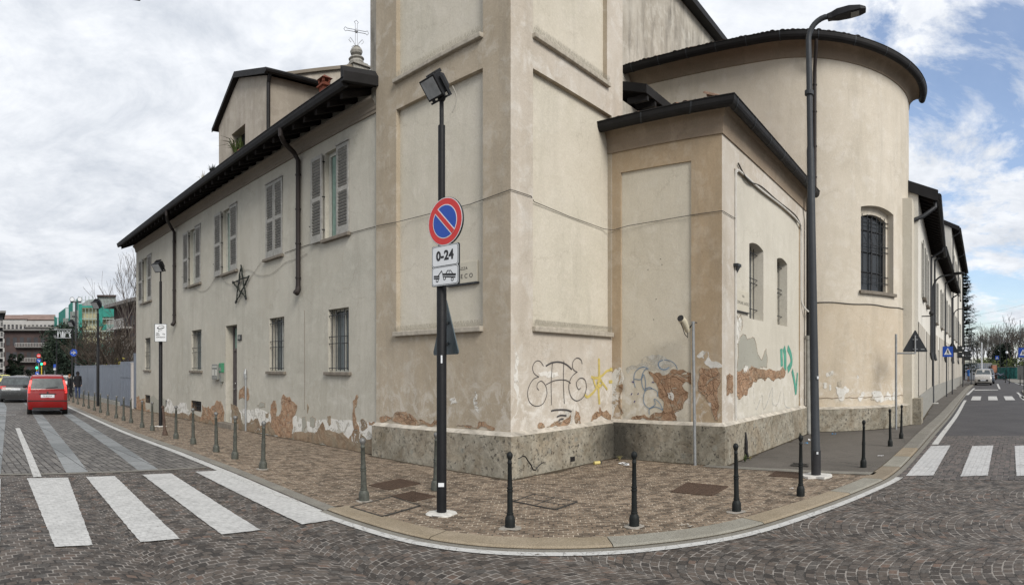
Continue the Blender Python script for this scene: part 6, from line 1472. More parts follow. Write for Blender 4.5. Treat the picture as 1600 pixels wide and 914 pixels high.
crossing_sign(1481,549.5,36.5,.60,'blue pedestrian crossing sign on a post before the white houses',post=1479)
crossing_sign(1558,559,95,.6*1.0*.62*1.5,'small far blue pedestrian crossing sign before the hedge and teal wall',post=1558)
crossing_sign(1598.5,551,40,.6,'blue pedestrian crossing sign cut by the right edge of the picture',post=1600)
c,n,rt=frame_at(1488,545,40,ang(1488)); t=thing('warning_sign','small dark back of a triangular sign half hidden by the blue crossing sign','road sign',(c.x,c.y,c.z-.3)); tri(c,n,rt,.85,t,mat='sign_back_dark'); tri(c,n,rt,.82,t,0.0,.003,'sign_red','front_face')
mb=MB(); mb.tube([(c.x-.05,c.y,.0),(c.x-.05,c.y,c.z+.35)],.04,n=8); mb.build('post',M_['iron_bars'],t)
for px0,px1,y0,y1,r,lab,pp in ((1495.5,1504,541,559,55,'dark back of a two-panel direction sign just right of the triangular sign',1504.5),(1507,1517,549,563,60,'dark back of a two-panel direction sign before the fir tree',1517.5)):
    c,n,rt=frame_at((px0+px1)/2,(y0+y1)/2,r,ang(px0)); w_=(px1-px0)/F*r; h_=(y1-y0)/F*r
    t=thing('direction_sign',lab,'road sign',(c.x,c.y,c.z-h_/2)); 
    for s_ in (-1,1):
        mb=MB(); poly(mb,c+Vector((0,0,s_*h_*.27)),n,rt,rrect(w_,h_*.5,.03),-.03,0); mb.build('panel',M_['sign_back_dark'],t)
    b=polar(pp,r); mb=MB(); mb.tube([(b.x,b.y,0),(b.x,b.y,zat(480 if pp<1510 else 515,r))],.05,n=8); mb.build('post',M_['lamp_grey'],t)
    mb=MB(); 
    for s_ in (-.22,.22): mb.blob((b.x-.1,b.y,c.z+s_*h_*1.4),.08,.09,.09,6,5)
    mb.build('reflectors',M_['sign_white'],t)
# camera sign on the second pole
sc_=MB(); c,n,rt=frame_at(251,520,18.42,ang(251)+PI+R(10)); w_,h_=.36,.52
t=thing('camera_sign','white sign with a camera drawing and small print on the pole before the house','sign',(c.x,c.y,c.z-.26))
mb=MB(); poly(mb,c,n,rt,rrect(w_,h_,.01),-.012,0); mb.build('plate',M_['sign_back'],t); mb=MB(); poly(mb,c,n,rt,rrect(w_-.025,h_-.025,.01),0,.003); mb.build('face',M_['sign_white'],t)
mb=MB()
def pq(P): poly(mb,c,n,rt,P,.003,.006)
pq([(-.10,.13),(-.06,.10),(.06,.12),(.11,.15),(.11,.17),(.05,.145),(-.05,.125),(-.09,.15)]); pq([(-.10,.13),(-.095,.16),(-.05,.20),(.03,.215),(.10,.195),(.11,.17),(.10,.18),(.02,.203),(-.05,.188),(-.085,.155)]); disc(mb,c+rt*-.085+Vector((0,0,.135)),n,rt,.022,.003,.006,12); pq([(-.05,.055),(.04,.075),(.04,.085),(-.05,.065)]); disc(mb,c+rt*-.06+Vector((0,0,.055)),n,rt,.015,.003,.006,10)
mb.build('camera_drawing',M_['sign_black'],t)
for body,dx,dz,sz in (('AREA',-.09,-.02,.045),('VIDEO',-.085,-.07,.045),('SORVEGLIATA',0,-.13,.046)): textobj(body,sz,M_['sign_black'],t,c+rt*dx+Vector((0,0,dz))+n*.005,rt,(0,0,1),bold=.001,sx=.9)
textobj('TV',.065,M_['sign_black'],t,c+rt*.09+Vector((0,0,-.045))+n*.005,rt,(0,0,1),bold=.002)
# blue round sign on the third pole
c,n,rt=frame_at(115,551,42,ang(115)+PI); t=thing('arrow_sign','round blue sign with a white arrow on a pole beyond the fence','road sign',(c.x,c.y,c.z-.3)); mb=MB(); disc(mb,c,n,rt,.24,-.02,0,24); mb.build('disc',M_['sign_blue'],t); mb=MB(); poly(mb,c,n,rt,[(-.16,.03),(-.02,.03),(-.02,.12),(.16,0),(-.02,-.12),(-.02,-.03),(-.16,-.03)],0,.004); mb.build('arrow',M_['sign_white'],t)
# small cream hood lamp on a thin galvanised pole by the chapel
pb=ground(1086,727); rb=pb.xy.length
t=thing('traffic_monitor_pole','thin grey pole with a cream hooded light fixture beside the chapel corner pilaster','pole',(pb.x,pb.y,0)); zt_=zat(503,rb); tp=polar(1083,rb)
mb=MB(); mb.tube([(pb.x,pb.y,-.02),(tp.x,tp.y,zt_)],.026,n=12); mb.tube([(tp.x,tp.y,zt_-.03),(tp.x,tp.y,zt_+.01)],.031,n=12); mb.build('pole',M_['galvanised'],t,smooth=40)
A_=polar(1063.5,rb-.18); A_.z=zat(498,rb-.1); B__=polar(1074.5,rb+.06); B__.z=zat(517,rb); M0=A_.lerp(B__,.45)+Vector((0,0,.03))
mb=MB(); mb.tube([A_,M0,B__],[.060,.066,.042],n=16); mb.build('hood',M_['fixture_cream'],t,smooth=40)
dr=(A_-M0).normalized(); mb=MB(); mb.tube([A_+dr*.002,A_+dr*.012],.057,n=16); mb.build('lens',M_['sign_black'],t)
mb=MB(); mb.tube([A_-Vector((0,0,.06)),A_.lerp(B__,.6)-Vector((0,0,.14)),B__-Vector((0,0,.11)),B__+Vector((0,0,.02))],.007,n=5); mb.tube([B__,(tp.x,tp.y,zat(504,rb)),(tp.x,tp.y,zat(504,rb))+Vector((.06,-.05,0)) if False else Vector((tp.x+.05,tp.y-.05,zat(504,rb)))],.011,n=6); mb.build('bracket_cable',M_['iron_bars'],t)
# litter and weeds
def litter(name,label,px,py,mats,size,kind,flat=.4,n=4,seed=0,z=0):
    g=ground(px,py); rnd=random.Random(seed); t=thing(name,label,kind,(g.x,g.y,z)); mb=MB()
    for k in range(n):
        o=Vector((rnd.uniform(-1,1)*size,rnd.uniform(-1,1)*size,0)); P=[g+o+Vector((rnd.uniform(-1,1)*size*.6,rnd.uniform(-1,1)*size*.6,z+.004+rnd.uniform(0,flat)*size)) for _ in range(4)]
        P.sort(key=lambda p:math.atan2(p.y-g.y-o.y,p.x-g.x-o.x)); mb.prism(P,(0,0,.004),m=k%len(mats))
    mb.build('sheet',[M_[m] for m in mats],t); return t
g=ground(933,726); t=thing('yellow_can','small yellow can lying by the tower plinth','can',(g.x,g.y,.03)); mb=MB(); mb.tube([g+Vector((-.05,.03,.03)),g+Vector((.05,-.02,.03))],.03,n=12); mb.build('can_body',M_['litter_yellow'],t,smooth=40)
mb=MB(); mb.tube([g+Vector((.045,-.02,.03)),g+Vector((.07,-.03,.028))],.028,n=12); mb.build('can_end',M_['iron_bars'],t)
litter('crumpled_paper','crumpled white litter in the corner between tower and chapel',975,727,['litter_white','galvanised'],.09,'litter',n=9,seed=3)
litter('blue_litter','scrap of blue plastic on the asphalt left of the tall lamp post',1258,693,['litter_blue'],.06,'litter',n=4,seed=4); litter('white_litter','scrap of white paper beside the blue plastic scrap near the tall lamp post',1265.5,690,['litter_white'],.05,'litter',n=3,seed=5,flat=1.2)
litter('blue_litter','scrap of blue plastic at the foot of the apse plinth',1303,679,['litter_blue'],.07,'litter',n=3,seed=6)
litter('paper_scrap','pale flattened paper on the asphalt right of the lone bollard',1372,712,['litter_white'],.09,'litter',n=2,seed=7,flat=.1); litter('paper_scrap','small torn paper near the kerb among the setts right of the third black bollard',1078,821,['mortar_white'],.06,'litter',n=3,seed=8,flat=.2)
litter('paper_scrap','tiny pale paper on the setts before the tall lamp post',1235,764,['litter_white'],.03,'litter',n=3,seed=9)
for px,py,h,n_,lab,mt in ((968,720,.13,26,'dry grass tuft in the corner between tower and chapel','dry_grass'),(1164,722,.16,30,'green weeds at the foot of the chapel corner pipe','weed'),(1172,719,.09,14,'dry weeds just right of the green weeds at the chapel corner','dry_grass'),(836,738,.05,26,'low green weeds in the cracked plinth of the tower','weed'),(1439,650,.14,22,'green weeds where the apse meets the white houses','weed'),(1251,683,.14,18,'dark weeds at the foot of the chapel downpipe','needles')):
    g=ground(px,py); g.z=0; t=thing('weed_tuft',lab,'plant',(g.x,g.y,0)); mb=MB(); tuft(mb,g,h,n_,.012,.9,random.Random(int(px))); mb.build('leaves',M_[mt],t)
# pipe stub and black hose at the chapel corner
t=thing('black_hose','short black corrugated hose hanging from the conduit at the chapel corner','hose',(gx0_+.25,CY-.12,0)); mb=MB(); mb.tube([(gx0_+.3,CY-.10,.48),(gx0_+.26,CY-.13,.3),(gx0_+.25,CY-.13,.12),(gx0_+.3,CY-.15,.0)],[.012,.028,.03,.026],n=8); mb.build('tube',M_['plastic_black'],t)

# dirt along the wall foot, its dark colour also painting in contact shade
rnd=random.Random(12)
def dirt(path,name='wall_foot_dirt_shade'):
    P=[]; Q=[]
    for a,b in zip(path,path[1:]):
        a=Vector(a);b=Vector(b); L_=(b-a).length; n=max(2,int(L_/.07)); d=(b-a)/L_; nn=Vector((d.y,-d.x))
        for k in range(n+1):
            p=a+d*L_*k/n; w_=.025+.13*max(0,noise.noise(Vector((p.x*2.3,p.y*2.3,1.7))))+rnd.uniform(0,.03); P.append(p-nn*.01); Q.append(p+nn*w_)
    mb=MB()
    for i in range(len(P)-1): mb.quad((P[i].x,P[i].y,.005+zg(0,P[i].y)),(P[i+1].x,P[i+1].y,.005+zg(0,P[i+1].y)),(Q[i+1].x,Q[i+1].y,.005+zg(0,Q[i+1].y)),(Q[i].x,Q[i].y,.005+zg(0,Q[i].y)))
    o=mb.build(name,M_['foot_dirt_dark']); o['kind']='stuff'
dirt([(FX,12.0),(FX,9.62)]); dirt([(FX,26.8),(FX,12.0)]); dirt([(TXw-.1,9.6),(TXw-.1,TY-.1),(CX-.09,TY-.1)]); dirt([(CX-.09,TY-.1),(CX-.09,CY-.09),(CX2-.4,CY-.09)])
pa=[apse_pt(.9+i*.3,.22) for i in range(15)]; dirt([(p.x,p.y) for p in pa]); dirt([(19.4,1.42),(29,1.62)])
# ---------------------------------------------------------------- row of white houses on the right
def row_house(label,x0,x1,y0,y1,ez,ov,wins,pipes,hwall,base_h=3.0,wmat='row_white',dz_roof=1.6,flip=False,low_doors=()):
    t=thing('terrace_house',label,'house',(x0,y0,0),'white houses along the right street')
    d=Vector((x1-x0,y1-y0,0)); L_=d.length; d/=L_; nn=Vector((d.y,-d.x,0)); O=Vector((x0,y0,0))
    def P(s,o,z): return O+d*s+nn*o+Vector((0,0,z))
    fm=lambda s,z,dd:tuple(P(s,-dd,z))
    holes=[]
    for (s0,s1,z0,z1) in wins: holes.append(dict(u0=s0,u1=s1,zb=z0,zt=z1,depth=.15))
    for (s0,s1,z0,z1) in low_doors: holes.append(dict(u0=s0,u1=s1,zb=z0,zt=z1,depth=.2))
    mb=MB(); span_wall(mb,fm,0,L_,-.2,hwall,holes,m=0)
    mb.quad(P(0,0,-.2),P(0,-8,-.2),P(0,-8,hwall+1.6),P(0,-4,hwall+2.6),P(0,0,hwall),m=0); mb.quad(P(L_,0,-.2),P(L_,-8,-.2),P(L_,-8,hwall+1.6),P(L_,-4,hwall+2.6),P(L_,0,hwall),m=0)
    mb.build('wall',[M_[wmat]],t)
    mb=MB(); segs=sorted(set([0,L_]+[v for h in low_doors for v in h[:2]]))
    for a,b in zip(segs,segs[1:]):
        if any(abs(a-h[0])<1e-6 for h in low_doors): continue
        mb.quad(P(a,.02,-.2),P(b,.02,-.2),P(b,.02,base_h),P(a,.02,base_h)); mb.quad(P(a,.02,base_h),P(b,.02,base_h),P(b,0,base_h),P(a,0,base_h))
    mb.build('base_render',M_['row_base'],t)
    mb=MB(); mb.obox(P(L_/2,.035,.35),d*L_/2,nn*.03,(0,0,.45)); mb.build('plinth',M_['concrete'],t)
    for (s0,s1,z0,z1) in wins:
        w_=MB(); w_.quad(P(s0,-.14,z0),P(s1,-.14,z0),P(s1,-.14,z1),P(s0,-.14,z1)); w_.obox(P((s0+s1)/2,-.12,(z0+z1)/2),d*.03,nn*.02,(0,0,(z1-z0)/2)); w_.obox(P((s0+s1)/2,-.12,z1-.03),d*(s1-s0)/2,nn*.02,(0,0,.03))
        win=w_.build('window',M_['glass_grey'],t)
        for sd in (-1,1):
            s_=MB(); ww=(s1-s0)/2; cs=(s0-ww/2-.02) if sd<0 else (s1+ww/2+.02)
            c=P(cs,.055,(z0+z1)/2)
            for q in (-1,1): s_.obox(c+d*q*(ww/2-.03),d*.03,nn*.018,(0,0,(z1-z0)/2)); s_.obox(c+Vector((0,0,q*((z1-z0)/2-.04))),d*ww/2,nn*.017,(0,0,.04))
            n=20
            for k in range(n): s_.obox(c+Vector((0,0,-(z1-z0)/2+.1+(z1-z0-.2)*(k+.5)/n)),d*(ww/2-.05),nn*.015,(0,0,.02))
            s_.build('shutter',M_['shutter_grey'],win)
        s_=MB(); s_.obox(P((s0+s1)/2,.05,z0-.04),d*((s1-s0)/2+.08),nn*.08,(0,0,.035)); s_.build('window_sill',M_['sill_stone'],win)
    for (s0,s1,z0,z1) in low_doors:
        s_=MB(); s_.obox(P((s0+s1)/2,-.17,(z0+z1)/2),d*(s1-s0)/2,nn*.02,(0,0,(z1-z0)/2)); s_.build('door',M_['shutter_grey'],t)
    # eaves
    mb=MB(); n=int(L_/.45)
    for k in range(n): mb.obox(P((k+.5)*L_/n,ov/2,ez-.02+.09),d*.05,nn*ov*.5+Vector((0,0,-.10)),(0,0,.06))
    mb.quad(P(0,ov,ez+.05),P(L_,ov,ez+.05),P(L_,-.2,ez+.3),P(0,-.2,ez+.3)); mb.build('rafters',M_['rafter_dark'],t)
    mb=MB(); mb.prism([P(-.05,ov+.02,ez+.07),P(-.05,-4,ez+.07+dz_roof),P(-.05,-4,ez+.27+dz_roof),P(-.05,ov+.02,ez+.22)],d*(L_+.1)); mb.prism([P(-.05,-4,ez+.07+dz_roof),P(-.05,-8.5,ez+.07),P(-.05,-8.5,ez+.2),P(-.05,-4,ez+.27+dz_roof)],d*(L_+.1)); 
    mb.prism([P(-.09,ov+.05,ez-.06),P(-.09,-4,ez-.06+dz_roof),P(-.09,-4,ez+.31+dz_roof),P(-.09,ov+.05,ez+.27)],d*.04)
    mb.build('roof',M_['gutter_dark'],t)
    mb=MB(); mb.tube([P(-.05,ov+.07,ez+.1),P(L_+.05,ov+.07,ez+.1)],.085,n=10); mb.build('gutter',M_['gutter_dark'],t,smooth=40)
    for s in pipes:
        mb=MB(); mb.tube([P(s,ov+.05,ez+.05),P(s,ov,ez-.15),P(s+.1,.10,ez-.42),P(s+.1,.09,ez-.8),P(s+.1,.09,2.2 if s>0 else 2.2)],.05,n=8); mb.tube([P(s+.1,.09,2.3),P(s+.1,.12,2.1),P(s+.1,.16,2.0)],.07,n=8); mb.build('downpipe',M_['iron_bars'],t,smooth=40)
    return t
h1=row_house('white two-storey house with dark eaves, directly beside the apse',19.2,29.4,1.50,1.68,6.75,.56,[(2.3,3.2,4.05,5.9),(5.0,5.9,4.05,5.9)],(7.6,),6.9,base_h=3.05,dz_roof=1.5,low_doors=((4.2,5.1,0,2.3),))
mb=MB(); mb.tube([(19.4,1.0,6.72),(19.3,.98,6.55),(19.2,1.35,6.25),(19.0,2.0,5.95)],.06,n=8); mb.build('downpipe',M_['iron_bars'],h1,smooth=40)
row_house('white house with lower shutters and dark eaves, in the middle of the row',29.6,47,1.66,1.22,7.15,.56,[(1.8,2.8,3.9,6.0),(6.0,7.0,3.9,6.0),(10.2,11.2,3.9,6.0),(14.2,15.2,3.9,6.0)],(.3,8.5,16.5),7.3,base_h=3.3,dz_roof=1.6,low_doors=((3.6,4.7,0,2.6),(12.5,13.6,0,2.6)))
row_house('tallest white three-storey house at the far end of the row',47.2,69,1.20,.62,11.9,.56,[(2,3.1,3.9,6),(6.5,7.6,3.9,6),(11,12.1,3.9,6),(15.5,16.6,3.9,6),(2,3.1,8.4,10.6),(6.5,7.6,8.4,10.6),(11,12.1,8.4,10.6),(15.5,16.6,8.4,10.6)],(.3,9.5,20.5),12.05,base_h=3.2,dz_roof=1.9)
# pilaster block between apse and houses
mb=MB(); mb.box((18.4,1.62,0),(19.25,5,6.6)); o=mb.build('link_wall',M_['tower_panel'],church)
mb=MB(); mb.box((18.5,1.36,-.1),(19.3,1.7,.75)); mb.build('buttress_stone',M_['conglomerate_stone'],church)
cctv=thing('security_camera','small black dome security camera on a bracket high on the first white house','security camera',(22,1.52,zat(492,20.6))); g=polar(1443,21.2); z=zat(492,21.2)
mb=MB(); mb.tube([(g.x,1.55,z-.05),(g.x-.1,1.2,z-.05)],.02,n=6); mb.blob((g.x-.1,1.2,z+.05),.09,.09,.09); mb.build('body',M_['plastic_black'],cctv)
# ---------------------------------------------------------------- metal fence on the left
def fence(label,pts,z0s,z1,post_every,name='metal_fence'):
    t=thing(name,label,'fence',(pts[0][0],pts[0][1],zg(*pts[0])))
    for (a,b) in zip(pts,pts[1:]):
        A_=Vector((*a,0));B__=Vector((*b,0)); L_=(B__-A_).length; n=max(1,int(L_/post_every))
        for k in range(n):
            p=A_.lerp(B__,k/n);q=A_.lerp(B__,(k+1)/n); d=(q-p).normalized(); nn=Vector((-d.y,d.x,0)); zz=zg(p.x,p.y)
            mb=MB(); m=int((q-p).length/.22)
            for j in range(m):
                u=p.lerp(q,(j+.03)/m);v=p.lerp(q,(j+.97)/m); mb.quad((*(u+nn*.012).xy,zz+.22),(*(v+nn*.012).xy,zz+.22),(*(v+nn*.012).xy,z1),(*(u+nn*.012).xy,z1)); mb.quad((*(u-nn*.0).xy,zz+.22),(*(u+nn*.012).xy,zz+.22),(*(u+nn*.012).xy,z1),(*(u-nn*.0).xy,z1)); 
                w_=p.lerp(q,(j+1.03)/m); mb.quad((*v.xy,zz+.22),(*w_.xy,zz+.22),(*w_.xy,z1),(*v.xy,z1))
            mb.obox((p+q)/2+Vector((0,0,z1)),d*(q-p).length/2,nn*.03,(0,0,.03)); mb.build('panel',M_['fence_metal'],t)
            po=MB(); po.box((p.x-.04,p.y-.04,zz-.1),(p.x+.04,p.y+.04,z1+.05)); po.build('post',M_['fence_metal'],t)
        mb=MB(); mb.obox((A_+B__)/2+Vector((0,0,.02+zg(*((A_+B__)/2).xy))),(B__-A_)/2,(B__-A_).cross(Vector((0,0,1))).normalized()*.12,(0,0,.20)); mb.build('concrete_footing',M_['concrete'],t)
    return t
fence('long grey-blue sheet metal fence continuing from the house towards the trees',[(7.28,30.2),(7.35,37),(7.4,44.5)],0,1.78,1.9)
fence('grey metal fence turning away beyond the long fence',[(7.4,44.5),(16,46)],0,1.6,2.0)
gt=thing('metal_gate','grey-blue metal gate panel beside the pale post at the house end','gate',(7.25,28.5,-.2)); mb=MB()
mb.box((7.2,27.5,-.1),(7.24,29.9,1.95))
for k in range(8): mb.box((7.185,27.55+k*.3,-.08),(7.202,27.58+k*.3,1.9))
mb.box((7.18,27.5,1.2),(7.2,29.9,1.26)); mb.build('panel',M_['fence_metal'],gt)
mb=MB(); mb.box((7.19,26.9,-.1),(7.23,27.35,2.3)); mb.box((7.18,26.9,2.25),(7.24,27.35,2.3)); mb.build('tall_panel',M_['fence_metal'],gt)
t=thing('gate_post','pale concrete gate post between the two grey metal panels','post',(7.2,27.45,-.2)); mb=MB(); mb.box((7.1,27.38,-.2),(7.3,27.52,1.85)); mb.box((7.08,27.36,1.85),(7.32,27.54,1.9)); mb.build('post_body',M_['post_pale'],t)
# ---------------------------------------------------------------- bare trees, conifer, evergreens
def branchy(mb,p,d,L_,r,depth,rnd,spread=.55,up=.15,minr=.006,n=5):
    segs=3; P=[Vector(p)]; rad=[r]; q=Vector(p); dd=Vector(d)
    for k in range(segs):
        dd=(dd+Vector((rnd.uniform(-1,1),rnd.uniform(-1,1),rnd.uniform(-.4,.6)))*.16+Vector((0,0,up*.25))).normalized(); q=q+dd*L_/segs; P.append(q.copy()); rad.append(max(r*(1-.4*(k+1)/segs),minr))
    mb.tube(P,rad,n=n if depth>2 else 3,cap=False)
    if depth<=0: return
    kids=3 if depth>1 else 3
    for k in range(kids):
        s=rnd.uniform(.35,1.0) if k else 1.0; i=min(int(s*segs),segs-1); b=P[i].lerp(P[i+1],s*segs-i) if s<1 else P[-1]
        ax=Vector((rnd.uniform(-1,1),rnd.uniform(-1,1),rnd.uniform(-.3,.5))); ax=(ax-dd*ax.dot(dd)).normalized()
        nd=(dd+ax*spread*rnd.uniform(.6,1.5)+Vector((0,0,up))).normalized(); branchy(mb,b,nd,L_*rnd.uniform(.60,.85),max(rad[-1]*rnd.uniform(.65,.95),minr),depth-1,rnd,spread,up,minr,n)
def bare_tree(label,base,h,seed,mat='bark',group=None,depth=5,spread=.6,lean=(0,0),trunk=.25,r=.16,minr=.012,limbs=5,up=.15):
    rnd=random.Random(seed); t=thing('bare_tree',label,'tree',base,group); b=Vector(base)
    mb=MB(); top=b+Vector((lean[0]*h*trunk,lean[1]*h*trunk,h*trunk)); mb.tube([b-Vector((0,0,.3)),b+Vector((0,0,.3)),b.lerp(top,.6),top],[r*1.5,r*1.1,r,r*.85],n=9); mb.build('trunk',M_[mat],t,smooth=50)
    mb=MB()
    for k in range(limbs):
        q=2*PI*k/limbs+rnd.uniform(-.5,.5); tl=rnd.uniform(.5,1.05)*spread; d=Vector((math.cos(q)*tl+lean[0],math.sin(q)*tl+lean[1],1)).normalized(); branchy(mb,top-Vector((0,0,rnd.uniform(0,.15)*h*trunk)),d,h*.30,r*.6,depth,rnd,spread,up,minr)
    mb.build('crown',M_[mat],t); return t
def leafclump(mb,c,rx,ry,rz,n,size,rnd,m=0):
    for k in range(n):
        while True:
            v=Vector((rnd.uniform(-1,1),rnd.uniform(-1,1),rnd.uniform(-1,1)))
            if .45<v.length<1: break
        p=Vector((c[0]+v.x*rx,c[1]+v.y*ry,c[2]+v.z*rz)); a=Vector((rnd.uniform(-1,1),rnd.uniform(-1,1),rnd.uniform(-1,1))).normalized(); b=a.orthogonal().normalized(); s=size*rnd.uniform(.6,1.4)
        mb.quad(p-a*s,p+b*s*.6,p+a*s,p-b*s*.6,m=m)
def evergreen(label,base,h,w_,seed,mat='needles_dark',group=None,nc=26,name='evergreen_tree',cat='tree',size=.22,low=.1):
    rnd=random.Random(seed); t=thing(name,label,cat,base,group); b=Vector(base); mb=MB(); mb.tube([b-Vector((0,0,.3)),b+Vector((0,0,h*.7))],[w_*.05+.08,.04],n=7); mb.build('trunk',M_['bark'],t)
    mb=MB()
    for k in range(nc):
        z=rnd.uniform(low,.93); rr=w_*.5*(1-abs(z-.45)*.75)*rnd.uniform(.35,1); q=rnd.uniform(0,2*PI); s=w_*rnd.uniform(.14,.26)
        leafclump(mb,(b.x+rr*math.cos(q),b.y+rr*math.sin(q),b.z+h*z),s,s,s*.8,90,size,rnd,m=rnd.choice([0,0,1]))
    mb.build('crown',[M_[mat],M_['needles']],t); return t
def zl(p): return (p.x,p.y,zg(p.x,p.y))
bare_tree('large bare tree with dense twigs behind the metal fence',zl(polar(150,46)),5.2,21,depth=4,trunk=.20,r=.17,limbs=7,spread=.85,minr=.014,group='bare trees behind the left fence',up=.10)
bare_tree('dark bare tree close to the house end, twigs crossing the tiled roof',zl(polar(190,38)),5.5,22,depth=4,trunk=.16,r=.2,limbs=6,spread=.75,minr=.012,group='bare trees behind the left fence',lean=(-.2,.15))
bare_tree('tall pale thin bare tree rising above the roof at the house end',zl(polar(206,44)),8.6,23,mat='bark_grey',depth=4,trunk=.35,r=.12,limbs=5,spread=.5,minr=.009,group='bare trees behind the left fence',up=.28)
bare_tree('bare tree with fine twigs standing behind the gate and pale post',zl(polar(172,52)),4.9,24,mat='bark_grey',depth=4,trunk=.22,r=.14,limbs=6,spread=.8,minr=.013,group='bare trees behind the left fence')
evergreen('yellow-leaved bush peeking over the fence between the bare trees',zl(polar(177,50)),3.6,3.0,31,mat='yellow_leaf',nc=16,name='yellow_bush',cat='bush',size=.13)
for k,(px,r,h,w_,lab) in enumerate(((92,96,9.0,7.5,'dark evergreen trees edge just right of the brown building'),(105,88,8.4,6.5,'dark evergreen behind the farthest floodlight pole'),(84,110,6.0,6.0,'low dark evergreen before the balconied building'),(25.5,118,5.4,3.4,'rounded dark clipped tree in front of the brown building'),(128,80,5.5,5,'dark evergreen behind the bare tree and fence end'))):
    p=polar(px,r); evergreen(lab,zl(p),h,w_,40+k,nc=40 if k!=3 else 30,size=.20,group='dark evergreens at the street end')
def conifer(label,base,h,w_,seed):
    rnd=random.Random(seed); t=thing('fir_tree',label,'tree',base); b=Vector(base); mb=MB(); mb.tube([b,b+Vector((0,0,h*.5)),b+Vector((.1,0,h))],[.28,.16,.03],n=8); mb.build('trunk',M_['bark'],t)
    mb=MB(); z=.08
    while z<.985:
        nb=6
        for k in range(nb):
            q=rnd.uniform(0,2*PI); L_=w_/2*(1-z)**.62*rnd.uniform(.55,1.15)+.15; P=[]
            for j in range(6): s=j/5; P.append(b+Vector((math.cos(q)*L_*s,math.sin(q)*L_*s,h*z-.10*L_*s+.26*L_*s*s)))
            mb.tube(P,[.05,.04,.03,.025,.02,.008],n=3,cap=False)
            for j in range(1,6):
                for i in range(9):
                    p=P[j]+Vector((rnd.uniform(-.35,.35),rnd.uniform(-.35,.35),rnd.uniform(-.22,.06))); a=Vector((math.cos(q)+rnd.uniform(-.6,.6),math.sin(q)+rnd.uniform(-.6,.6),rnd.uniform(-.5,.2))).normalized(); s=rnd.uniform(.16,.34); sd=a.cross(Vector((0,0,1))).normalized()*s*.33
                    mb.quad(p-a*s,p+sd,p+a*s,p-sd,m=rnd.choice([0,0,1]))
        z+=.030
    mb.build('crown',[M_['needles_dark'],M_['needles']],t); return t
p=polar(1505,88); conifer('tall dark fir tree with drooping layered branches beyond the white houses',(p.x,p.y,0),zat(428,88)+.2,6.2,5)
evergreen('dark rounded evergreen between the far bare trees',(*polar(1564,118).xy,0),6.0,5.2,61,nc=34,size=.26)
for k,(px,r,h,lab) in enumerate(((1541,112,9.2,'bare tree left of the dark rounded evergreen beyond the right street'),(1583,108,9.8,'wide bare tree near the right edge, its crown spread over the hedge'),(1556,130,9.6,'pale bare tree behind the dark rounded evergreen'),(1600,120,9.4,'bare tree at the right edge of the picture'),(1529,124,8.2,'small bare tree just right of the fir tree'),(1569,124,8.8,'bare tree between the rounded evergreen and the wide bare tree'))):
    bare_tree(lab,(*polar(px,r).xy,0),h,70+k,mat='bark_grey' if k%2 else 'bark_pale',depth=4,trunk=.22,r=.16,limbs=6,spread=.62,minr=.022,group='bare trees beyond the right street')
# hedge, walls, mural at the end of the right street
def hedge(label,p0,p1,h,w_,seed,mat='hedge_leaf'):
    rnd=random.Random(seed); A_=Vector((*p0.xy,0));B__=Vector((*p1.xy,0)); L_=(B__-A_).length; t=thing('hedge',label,'hedge',A_); mb=MB(); n=int(L_/1.1)
    for k in range(n):
        p=A_.lerp(B__,(k+.5)/n); leafclump(mb,(p.x,p.y,h*.5),.95,w_*.5,h*.55*rnd.uniform(.85,1.1),170,.17,rnd,m=rnd.choice([0,0,1]))
    mb.build('foliage',[M_[mat],M_['needles']],t); return t
hedge('long yellow-green hedge above the far wall at the end of the right street',polar(1526,112),polar(1557,104),3.3,2.0,81); hedge('yellow-green hedge right of the dark rounded evergreen',polar(1573,104),polar(1612,98),3.3,2.0,82)
def wall_thing(name,label,p0,p1,h,th,mat,cat='wall',ribs=0,z0=-.1):
    A_=Vector((*p0.xy,0));B__=Vector((*p1.xy,0)); d=(B__-A_); L_=d.length; d/=L_; nn=Vector((-d.y,d.x,0)); t=thing(name,label,cat,A_); mb=MB(); mb.obox((A_+B__)/2+Vector((0,0,h/2+z0/2)),d*L_/2,nn*th/2,(0,0,h/2-z0/2)); mb.build('panel',M_[mat],t)
    mb=MB(); mb.obox((A_+B__)/2+Vector((0,0,h+.03)),d*(L_/2+.03),nn*(th/2+.04),(0,0,.035))
    for k in range(ribs+1): mb.obox(A_+d*L_*k/max(ribs,1)+Vector((0,0,h/2)),d*.05,nn*(th/2+.03),(0,0,h/2)) if ribs else None
    mb.build('coping_and_posts',M_['concrete'],t); return t
wall_thing('sheet_metal_wall','grey corrugated wall at the end of the right street behind the parked cars',polar(1507,92),polar(1549,98),2.35,.1,'fence_metal',ribs=14)
wall_thing('brick_wall','short red brick wall between the grey wall and the teal mural',polar(1549.5,97),polar(1556.5,98),2.1,.3,'brick_far')
wall_thing('mural_wall','long low wall painted with teal and dark graffiti before the hedge',polar(1560,99),polar(1590,93),1.75,.25,'teal_mural')
wall_thing('pale_wall','pale rough wall at the right edge beyond the teal mural',polar(1591,90),polar(1612,86),1.9,.3,'concrete')
